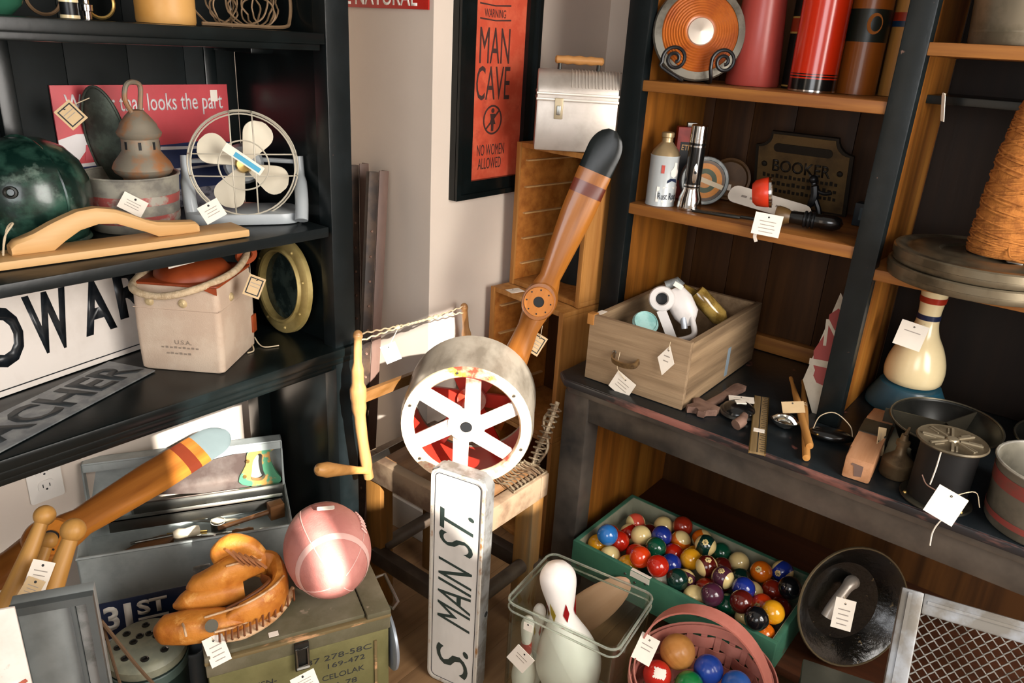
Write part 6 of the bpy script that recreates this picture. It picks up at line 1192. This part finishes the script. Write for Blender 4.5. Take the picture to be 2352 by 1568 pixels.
balls = [(712, 412, 'yellow', 'p', 'yellow ball nearest the left end of the green tray', ''), (818, 425, 'sky', 'p', 'bright blue ball beside the yellow one at the left end', ''), (850, 372, 'brown', 'p', 'dull red ball behind the bright blue one', ''), (915, 425, 'red', 'p', 'big red ball right of the bright blue ball', ''), (1015, 495, 'red', 'p', 'shiny plain red ball in front of the striped red ones', ''), (1015, 262, 'coral', 's', 'coral ball with a cream cap at the back of the tray', ''), (985, 345, 'red', 's', 'red ball with a cream stripe below the coral one', ''), (1048, 392, 'cream', 'p', 'small looking cream ball wedged between red balls', ''), (1118, 335, 'maroon', 'p', 'dark red ball left of the royal blue ball at the back', ''), (1230, 285, 'cream', 'p', 'cream ball behind the royal blue ball', ''), (1210, 360, 'blue', 'p', 'royal blue ball near the back of the tray', ''), (1372, 302, 'brown', 'p', 'brownish red ball at the back behind the orange striped one', ''), (1345, 372, 'orange', 's', 'orange striped ball showing a round cream side', ''), (1500, 378, 'orange', 's', 'orange striped ball tucked behind the dark green six', ''), (1502, 440, 'dkgreen', 's', 'dark green ball showing a number six', '6'), (1640, 475, 'green', 'p', 'dark green ball alone at the right of the number six', ''), (1170, 480, 'green', 'p', 'green ball in the middle right of the shiny red one', ''), (1292, 480, 'red', 'p', 'red ball between the green and the yellow balls', ''), (1398, 466, 'yellow', 'p', 'yellow ball half hidden behind the orange yellow one', ''), (1397, 532, 'yellow', 'p', 'orange yellow ball left of the maroon seven', ''), (1142, 592, 'dkgreen', 'p', 'dark green ball low beside the tray front wall', ''), (1270, 595, 'blue', 'p', 'deep blue ball below the red one in the middle', ''), (1520, 602, 'maroon', 's', 'maroon ball showing a number seven', '7'), (1672, 602, 'maroon', 'p', 'maroon ball right of the number seven ball', ''), (1765, 545, 'cream', 'p', 'cream cue ball on top toward the right end', ''), (1380, 672, 'purple', 's', 'cream and purple striped ball with a number spot', '4'), (1665, 672, 'red', 's', 'red and cream striped ball in the crowded middle', ''), (1472, 738, 'brown', 'p', 'brick red ball in front of the maroon seven', ''), (1645, 722, 'purple', 's', 'purple ball with a broad cream stripe and number spot', '12'), (1790, 662, 'dkgreen', 'p', 'very dark green ball below the cream cue ball', ''), (1910, 652, 'orange', 'p', 'orange ball with a number five near the right end', '5'), (2052, 610, 'blue', 's', 'navy ball with yellow bands at the far right corner', '10'), (1980, 732, 'brown', 'p', 'dark red ball below the orange five', ''), (1800, 780, 'blue', 'p', 'deep blue ball in front of the very dark green one', ''), (1878, 762, 'cream', 's', 'cream ball squeezed right of the deep blue one', ''), (2120, 745, 'black', 'p', 'black ball against the right end of the tray', ''), (1560, 795, 'purple', 'p', 'plum coloured ball low near the front wall', ''), (1690, 842, 'green', 'p', 'green ball low right of the plum coloured one', ''), (1350, 785, 'cream', 'p', 'cream ball at the front wall above the basket', ''), (1212, 682, 'white', 'p', 'off white ball at the front wall near the tape', ''), (1272, 735, 'dkgreen', 'p', 'dark green ball in front of the off white one', ''), (1930, 862, 'redor', 'p', 'red orange ball with a number three by the right end', '3'), (2035, 880, 'maroon', 'p', 'maroon ball right of the red orange three', ''), (2000, 962, 'yellow', 'p', 'bright yellow ball on top at the front right', ''), (1822, 922, 'maroon', 'p', 'maroon ball above the basket handle', ''), (1765, 915, 'cream', 's', 'cream striped ball under the basket handle', ''), (1940, 1062, 'orange', 'p', 'orange ball lowest at the front right corner', ''), (1885, 985, 'black', 'p', 'black ball in the shade below the maroon one', ''), (1105, 645, 'red', 'p', 'red ball at the front wall left of the tape', ''), (1012, 602, 'redor', 'p', 'red orange ball against the front wall', ''), (962, 558, 'yellow', 'p', 'yellow ball peeking out under the shiny red one', ''), (862, 522, 'cream', 'p', 'cream ball at the front wall near the left end', '')]
BZ = LS + .045 + br
rays_ = []
for bx_, by_, c_, k_, lab, num in balls:
    d_ = P(1140 + bx_ / 3.178, 1120 + by_ / 3.178, d=1) - EYE; rays_.append([d_, (BZ + (.026 if num else .012) - EYE.z) / d_.z])
for it in range(300):                                    # separate the heap along the depth first, so every ball keeps its place
    for i in range(len(rays_)):
        for j in range(i):
            (a_, ka), (b_, kb) = rays_[i], rays_[j]; q = a_ * ka - b_ * kb
            if q.length < 2 * br * .97:
                f = 1 if ka > kb else -1; st_ = (2 * br - q.length) * .12
                rays_[i][1] += f * st_; rays_[j][1] -= f * st_
    for r_ in rays_:
        zmax = (BZ - EYE.z) / r_[0].z; xmin = (TX0 + .014 + br) / r_[0].x; xmax = (TX1 - .014 - br) / r_[0].x
        r_[1] = min(max(r_[1], xmin * .985), zmax, max(xmax, xmin))
pos = [EYE + a_ * k_ for a_, k_ in rays_]
for it in range(60):
    for i in range(len(pos)):
        for j in range(i):
            d = pos[i] - pos[j]; L = d.length
            if L < 2 * br: d = d / max(L, 1e-6) * ((2 * br - L) * .3); pos[i] += d; pos[j] -= d
    for q in pos:
        lim = TZ + .012 < q.z
        q.x = min(max(q.x, TX0 + .0135 + br - (.02 if q.z > TZ + .005 else 0)), TX1 - .014 - br); q.y = min(max(q.y, TY0 + .014 + br), TY1 - .014 - br); q.z = max(q.z, BZ)
random.seed(21); digit_m = mat('ball_digit', '#17181a', .3)
for q, (bx_, by_, c_, k_, lab, num) in zip(pos, balls):
    vd = (EYE - q).normalized(); rnd = V((random.uniform(-1, 1), random.uniform(-1, 1), random.uniform(-1, 1))).normalized()
    axis = (vd.cross(rnd) + vd * random.uniform(-.45, .45)).normalized(); spotd = (vd + rnd * .45).normalized(); spotd = (spotd - axis * spotd.dot(axis)).normalized()
    t = thing('billiard_ball', lab, 'billiard ball', FR(q, spotd, axis), 'billiard balls in the green tray')
    bm = nb(); sph(bm, (0, 0, 0), br, 28, 20)
    if k_ == 's':
        for f in bm.faces: f.material_index = 1 if abs(f.calc_center_median().z) > br * .60 else 0
    ob('surface', bm, [bmat(c_), bmat('cream')], t)
    if num:
        g = FR((br * .955, 0, 0), (0, 1, 0), (1, 0, 0)); bm = nb(); lathe(bm, [(0, br * .06), (.004, br * .055), (.0088, br * -.012), (0, br * -.03)], 20, g); sp_ = ob('number_spot', bm, bmat('cream'), t); text('numeral', num, sp_, digit_m, g @ T(0, 0, br * .060) @ RZ(random.uniform(-60, 60)), .0052 if len(num) == 1 else .0085, .0085)
# ------------------------------------------------------------------ glass tank with toy pins
def thin_glass(name, tint, refl=.12):
    mt = bpy.data.materials.new(name); mt.use_nodes = True; N = mt.node_tree.nodes; L = mt.node_tree.links; N.remove(N['Principled BSDF'])
    tr = N.new('ShaderNodeBsdfTransparent'); tr.inputs[0].default_value = hx(tint); gl_ = N.new('ShaderNodeBsdfGlossy'); gl_.inputs['Roughness'].default_value = .04
    lw_ = N.new('ShaderNodeLayerWeight'); lw_.inputs[0].default_value = .25; mr = N.new('ShaderNodeMapRange'); mr.inputs[3].default_value = .02; mr.inputs[4].default_value = .35; L.new(lw_.outputs['Fresnel'], mr.inputs[0])
    mx = N.new('ShaderNodeMixShader'); L.new(mr.outputs[0], mx.inputs[0]); L.new(tr.outputs[0], mx.inputs[1]); L.new(gl_.outputs[0], mx.inputs[2]); L.new(mx.outputs[0], N['Material Output'].inputs[0]); return mt
tg = thin_glass('tank_glass', '#f6faf6'); tge = mat('tank_rim_glass', '#dde4d8', .06, coat=.5, trans=.8, ior=1.3, var=.05)
r0_, r1_, r2_, r3_ = P(1268, 1262, z=.318), P(1496, 1364, z=.318), P(1424, 1492, z=.318), P(1162, 1378, z=.318)
cen = (r0_ + r1_ + r2_ + r3_) / 4; X_ = ((r1_ - r0_) + (r2_ - r3_)).normalized(); LX = ((r1_ - r0_).length + (r2_ - r3_).length) / 2; LY = ((r0_ - r3_).length + (r1_ - r2_).length) / 2
t = thing('glass_tank', 'rectangular clear glass tank with rounded corners holding toy bowling pins', 'glass tank', FR((cen.x, cen.y, .001), X_)); GT = t.matrix_world.copy(); gh_ = .314
bm = nb(); loft(bm, [[V((x, y, z)) for x, y in rrect(LX - 2 * i, LY - 2 * i, .022 - i * .6, 5)] for i, z in ((.0, 0), (0, .02), (.0, gh_), (.005, gh_), (.005, .008))], caps=False)
f_ = [bm.verts.new((x, y, .008)) for x, y in rrect(LX - .01, LY - .01, .019, 5)]; bm.faces.new(f_); ob('walls', bm, tg, t)
bm = nb()
for z, e in ((gh_ - .002, .003), (gh_ - .022, .0022)): tube(bm, [(x, y, z) for x, y in rrect(LX + .004, LY + .004, .024, 5)], e, 8, closed=True)
ob('rim', bm, tge, t)
bm = nb(); prism(bm, rrect(LX - .012, LY - .012, .018), .001, .007); ob('base', bm, tge, t)
pr_ = mat('pin_red', '#b01f22', .3); py_ = mat('pin_yellow', '#c9b23a', .4)
def toypin(lab, a, b, L_, s, marks=True, collar=False):
    t = thing('toy_pin', lab, 'toy bowling pin', FR(a, (b - a).cross(V((.3, .9, .2))), b - a), 'toy pins in the glass tank'); k = L_ / .38
    prof = [(r_ * k * s, z * k) for r_, z in pinp]; bm = nb(); sm = spline([(r_, 0, z) for r_, z in prof[1:-1]], 3); lathe(bm, [prof[0]] + [(q.x, q.z) for q in sm] + [prof[-1]], 32); ob('body', bm, mat('pin_white', '#efe9e3', .4, var=.03), t)
    if marks:
        for i in range(6):
            a_ = i * math.pi / 3 + .3; z0, z1 = .245 * k, .285 * k; bm = nb(); pts = [(math.cos(a_ + da) * (rad(z, prof) + .0012), math.sin(a_ + da) * (rad(z, prof) + .0012), z) for da, z in ((0, z0), (-.25, (z0 + z1) / 2), (0, z1 + .012), (.25, (z0 + z1) / 2))]; vs = [bm.verts.new(p_) for p_ in pts]; bm.faces.new(vs); g = bmesh.ops.solidify(bm, geom=bm.faces[:], thickness=.0008); ob('painted_mark', bm, pr_ if i % 3 else py_, t)
    if collar:
        bm = nb(); lathe(bm, [(rad(.235 * k, prof) + .0005, .215 * k), (rad(.235 * k, prof) + .002, .225 * k), (rad(.26 * k, prof) + .002, .262 * k), (rad(.26 * k, prof), .268 * k)], 32); ob('painted_collar', bm, pr_, t)
    return t
def gt_(x, y, z): return GT @ V((x, y, z))
mtop = P(1277, 1292, z=.395); mbase = gt_(.016, -.012, .016); toypin('largest white toy pin standing tallest out of the glass tank', mbase, mtop, (mtop - mbase).length, 1.25)
def upright(x, y, h_): return gt_(x, y, .0085), gt_(x + .001, y, h_)
toypin('white toy pin standing behind the largest one at the back left', *upright(-.096, .058, .27), .262, .76)
toypin('white toy pin standing against the left wall of the tank', *upright(-.100, -.004, .25), .24, .76)
toypin('small white toy pin with red collar in the front left corner', *upright(-.097, -.064, .26), .25, .72, False, True)
toypin('short white toy pin in the front right corner of the tank', *upright(.104, -.066, .17), .16, .9)
q = gt_(-.07, -LY / 2 - .004, .2); tagm('paper tag stuck low on the front of the glass tank', FR(gt_(-.085, -LY / 2 - .0035, .175), X_, GT.to_3x3() @ V((0, -1, 0))) @ RZ(-28), .05, .06, 'rect', paper, None, 2)
q = gt_(-.072, -LY / 2 - .004, .272); tagm('small white sticker near the rim of the glass tank', FR(q, X_, GT.to_3x3() @ V((0, -1, 0))), .022, .02, lines=0)
# ------------------------------------------------------------------ pink basket with croquet balls
bc = V((1.262, .415, 0)); rbk = .142; zb = .235
pk = mat('pink_wicker', '#a8685c', .6, c2='#b8776a', sc=12, bump=.1); pkh = mat('pink_handle', '#b36a5c', .55, c2='#c47d6f', sc=7)
t = thing('basket', 'pink woven splint basket with an arched handle in front of the green tray', 'basket', T(bc.x, bc.y, .001) @ RZ(-12))
def bprof(z): return rbk * (.80 + .20 * (z / zb) ** .7)
n_ = 28
for row in range(7):
    z = .018 + row * .0305; bm = nb(); pts = []
    for k in range(n_ * 4): a_ = 2 * math.pi * k / (n_ * 4); w__ = .0035 * math.cos(n_ / 2 * a_ + math.pi * row); r_ = bprof(z) + w__; pts.append((math.cos(a_) * r_ * 1.12, math.sin(a_) * r_, z))
    tube(bm, pts, .01, 4, closed=True, sq=(.0022, .029), up=(0, 0, 1)); ob('woven_band', bm, pk, t)
for k in range(n_): a_ = 2 * math.pi * k / n_; bm = nb(); tube(bm, [(math.cos(a_) * bprof(z) * 1.12, math.sin(a_) * bprof(z), z) for z in (.004, .06, .12, .18, zb)], .006, 4, sq=(.014, .002), up=(math.cos(a_), math.sin(a_), 0)); ob('stake', bm, pk, t)
bm = nb()
for dr in (-.004, .005): tube(bm, [(math.cos(a_) * (rbk + dr) * 1.12, math.sin(a_) * (rbk + dr), zb) for a_ in [2 * math.pi * k / 64 for k in range(64)]], .01, 4, closed=True, sq=(.003, .022), up=(0, 0, 1))
ob('rim', bm, pk, t)
bm = nb(); lathe(bm, [(0, .002), (bprof(0), .002), (bprof(0), .006), (0, .006)], 40, sx=1.12); ob('bottom', bm, pk, t)
Bi = t.matrix_world.inverted(); h0 = P(1478, 1490, z=zb); h1 = h0 + (V((bc.x, bc.y, zb)) - h0) * 2.0; hp = P(1595, 1384, z=.405); mid = (h0 + h1) / 2; u3 = (h1 - h0) / 2; up_ = V((0, 0, .168))
bm = nb(); pts = [Bi @ (mid - u3 * math.cos(a_) * 1.02 + up_ * math.sin(a_) + (V((0, 0, -.10)) if 0 else V((0, 0, 0)))) for a_ in [math.pi * k / 28 for k in range(29)]]; pts = [pts[0] + V((0, 0, -.08))] + pts + [pts[-1] + V((0, 0, -.08))]
tube(bm, pts, .01, 4, sq=(.034, .004), up=(Bi.to_3x3() @ -u3)); ob('handle', bm, pkh, t)
cz_ = zb - .02
def cball(lab, q, r_, c_, grooves=False, st_=False):
    vd = (EYE - q).normalized(); t = thing('croquet_ball', lab, 'croquet ball', FR(q, (0, 0, 1), (.35, -.5, .75)), 'croquet balls in the pink basket'); bm = nb(); lathe(bm, [((r_ * math.sin(math.pi * k / 40)) * (1 - (.018 if grooves and k % 5 == 0 and 5 < k < 35 else 0)), -r_ * math.cos(math.pi * k / 40)) for k in range(41)], 40); ob('surface', bm, c_, t)
    if st_: bm = nb(); g = t.matrix_world.inverted() @ FR(q, vd.cross(V((0, 0, 1))), (vd + V((.15, -.15, .1)))); bm2 = nb(); sph(bm2, (0, 0, 0), r_ * 1.01, 48, 32); bm.free(); f2 = [f for f in bm2.faces if abs((g.inverted() @ f.calc_center_median()).x) > r_ * .42 or abs((g.inverted() @ f.calc_center_median()).y) > r_ * .34 or (g.inverted() @ f.calc_center_median()).z < 0]; bmesh.ops.delete(bm2, geom=f2, context='FACES'); ob('sticker', bm2, paper, t)
    return t
CB = [[P(1553, 1500, z=cz_ + .012), .0385], [P(1513, 1545, z=cz_ - .012), .031], [P(1628, 1538, z=cz_ - .004), .032], [P(1583, 1574, z=cz_ - .014), .031], [P(1690, 1574, z=cz_ - .01), .032]]
for it in range(80):
    for i in range(5):
        for j in range(i):
            d = CB[i][0] - CB[j][0]; m_ = CB[i][1] + CB[j][1] + .0005
            if d.length < m_: d = d.normalized() * ((m_ - d.length) / 2); CB[i][0] = CB[i][0] + d; CB[j][0] = CB[j][0] - d
cball('large turned wooden ball with grooves at the back of the basket', CB[0][0], .0385, wood('ball_wood', '#c08646', '#ad7236', 2, .4, 8, coat=.2), True)
cball('red croquet ball with a white sticker in the pink basket', CB[1][0], .031, mat('croquet_red', '#b8281c', .25, coat=.3), st_=True)
cball('blue croquet ball right of the turned wooden ball', CB[2][0], .032, mat('croquet_blue', '#23459f', .25, coat=.3))
cball('green croquet ball at the front of the pink basket', CB[3][0], .031, mat('croquet_green', '#16743a', .25, coat=.3))
cball('lighter blue croquet ball nearest the basket rim on the right', CB[4][0], .032, mat('croquet_blue2', '#2e5ca8', .25, coat=.3))
q = P(1483, 1490, z=zb + .015); q = q + (EYE - q).normalized() * .02; tagm('white paper tag tied to the left end of the basket handle', facing(q, -16), .042, .058, 'rect', paper, [P(1492, 1452, z=zb + .04)], 2)
# ------------------------------------------------------------------ lower right corner
can = mat('black_enamel', '#0d0c0a', .16, c2='#16130d', sc=9, coat=.4, bump=.6, bsc=45, c3='#6b5c42', sc3=55, thr3=(.66, .72))
cc = P(1958, 1392, z=LS + .152); cn = V((-.62, -.72, .30)).normalized(); t = thing('enamel_dish', 'large glossy black round dish leaning in the lower cabinet', 'dish', FR(cc, V((0, 0, 1)).cross(cn), cn)); Rc_ = .142
bm = nb(); lathe(bm, [(0, -.05), (Rc_ * .7, -.045), (Rc_ * .92, -.01), (Rc_, .0), (Rc_ + .003, .003), (Rc_, .006), (Rc_ * .9, -.002), (Rc_ * .66, -.036), (0, -.040)], 48); ob('body', bm, can, t)
bm = nb(); tube(bm, [(math.cos(k * math.pi / 24) * (Rc_ + .001), math.sin(k * math.pi / 24) * (Rc_ + .001), .004) for k in range(48)], .0032, 6, closed=True); ob('rim', bm, mat('dish_rim_light', '#6b5f48', .35, .6), t)  # rim coloured paler to paint the light along its edge
bm = nb(); tube(bm, spline([(.02, .045, -.03), (.0, .05, -.012), (-.045, .0, -.01), (-.06, -.025, -.012)], 4), [.016] * 5 + [.013] * 8, 12); ob('spout_piece', bm, mat('pale_metal', '#a39a90', .35, .5), t)
q = P(1937, 1410, x=1.56); tagm('cream price tag hanging in front of the black round dish', FR(q, (.3, -.95, 0), (-.9, -.28, .3)), .042, .070, 'rect', paper, [P(1940, 1368, x=1.575)], 4)
q = P(2068, 1358, x=1.90); t = thing('wooden_ball', 'orange brown wooden ball on the lower cabinet shelf behind the grey grille', 'ball', T(q.x, q.y, LS + .0465)); bm = nb(); sph(bm, (0, 0, 0), .046, 28, 18); ob('surface', bm, wood('orange_ball_wood', '#a8641e', '#8f5014', 2, .35, 6, coat=.2), t)
# mesh frame
A = P(2072, 1347, x=1.26); n5 = V((-.82, -.22, .53)).normalized(); xr = V((0, 0, 1)).cross(n5).normalized(); t = thing('mesh_grille', 'grey metal frame with expanded mesh standing in the lower right corner', 'grille', FR(A, xr, n5)); Mi = t.matrix_world.inverted()
Wg = .42; zl = (A.z - .012) / (t.matrix_world.to_3x3() @ V((0, 1, 0))).z
gr = mat('grille_grey', '#7c7e80', .4, .4, c2='#615c54', sc=11, bump=.1)
for nm, lo, hi in (('side_rail', (0, -zl + .002, -.012), (.034, 0, .004)), ('side_rail', (Wg - .034, -zl + .002, -.012), (Wg, 0, .004)), ('top_rail', (.034, -.034, -.012), (Wg - .034, 0, .004)), ('bottom_rail', (.034, -zl + .002, -.012), (Wg - .034, -zl + .036, .004))):
    bm = nb(); box(bm, lo, hi, .003); ob(nm, bm, gr, t)
bm = nb(); box(bm, (.010, -zl + .01, .004), (.016, -.005, .0065)); box(bm, (.04, -.016, .004), (Wg - .04, -.011, .0065)); ob('rail_bead', bm, gr, t)
bm = nb(); cw, chh = .018, .0095; ny = int((zl - .07) / chh * 1)
for r in range(min(ny, 60)):
    y_ = -.036 - r * chh
    pts = [(.033 + k * cw / 2, y_ + (chh * .46 if (k + r) % 2 else -chh * .46) * 1, (.0015 if (k + r) % 2 else -.0015)) for k in range(int((Wg - .066) / (cw / 2)) + 2)]
    tube(bm, pts, .0011, 4, sq=(.0026, .002), up=(0, 0, 1))
ob('expanded_mesh', bm, mat('mesh_metal', '#75736d', .45, .5, c2='#55524b', sc=14), t)
a = P(1900, 1545, d=1.5); t = thing('metal_case', 'corner of a dark metal box below the black dish', 'case', FR((1.33, .235, 0), (.25, -.96, 0))); bm = nb(); box(bm, (0, 0, .001), (.16, .12, .245), .004); ob('body', bm, mat('dark_grey_box', '#3c3d38', .45, .4, c2='#4a4a42', sc=8), t)
bm = nb(); box(bm, (-.002, -.002, .23), (.162, .122, .252), .003); ob('lid', bm, mat('dark_grey_lid', '#56564c', .4, .5), t)
a = P(1215, 1350, d=1.92); t = thing('wooden_paddle', 'pale wooden paddle blade leaning behind the glass tank', 'paddle', FR((1.40, .79, .10), (.5, -.4, .5), (-.75, -.55, .35))); bm = nb(); sph(bm, (0, 0, 0), 1, 28, 14, s=(.14, .05, .010)); ob('blade', bm, wood('paddle_wood', '#b58a6c', '#a67b5c', 0, .5, 7), t)
bm = nb(); tube(bm, [(-.12, 0, 0), (-.25, 0, 0)], .012, 10); ob('handle', bm, MATS['paddle_wood'], t) if 0 else bm.free()
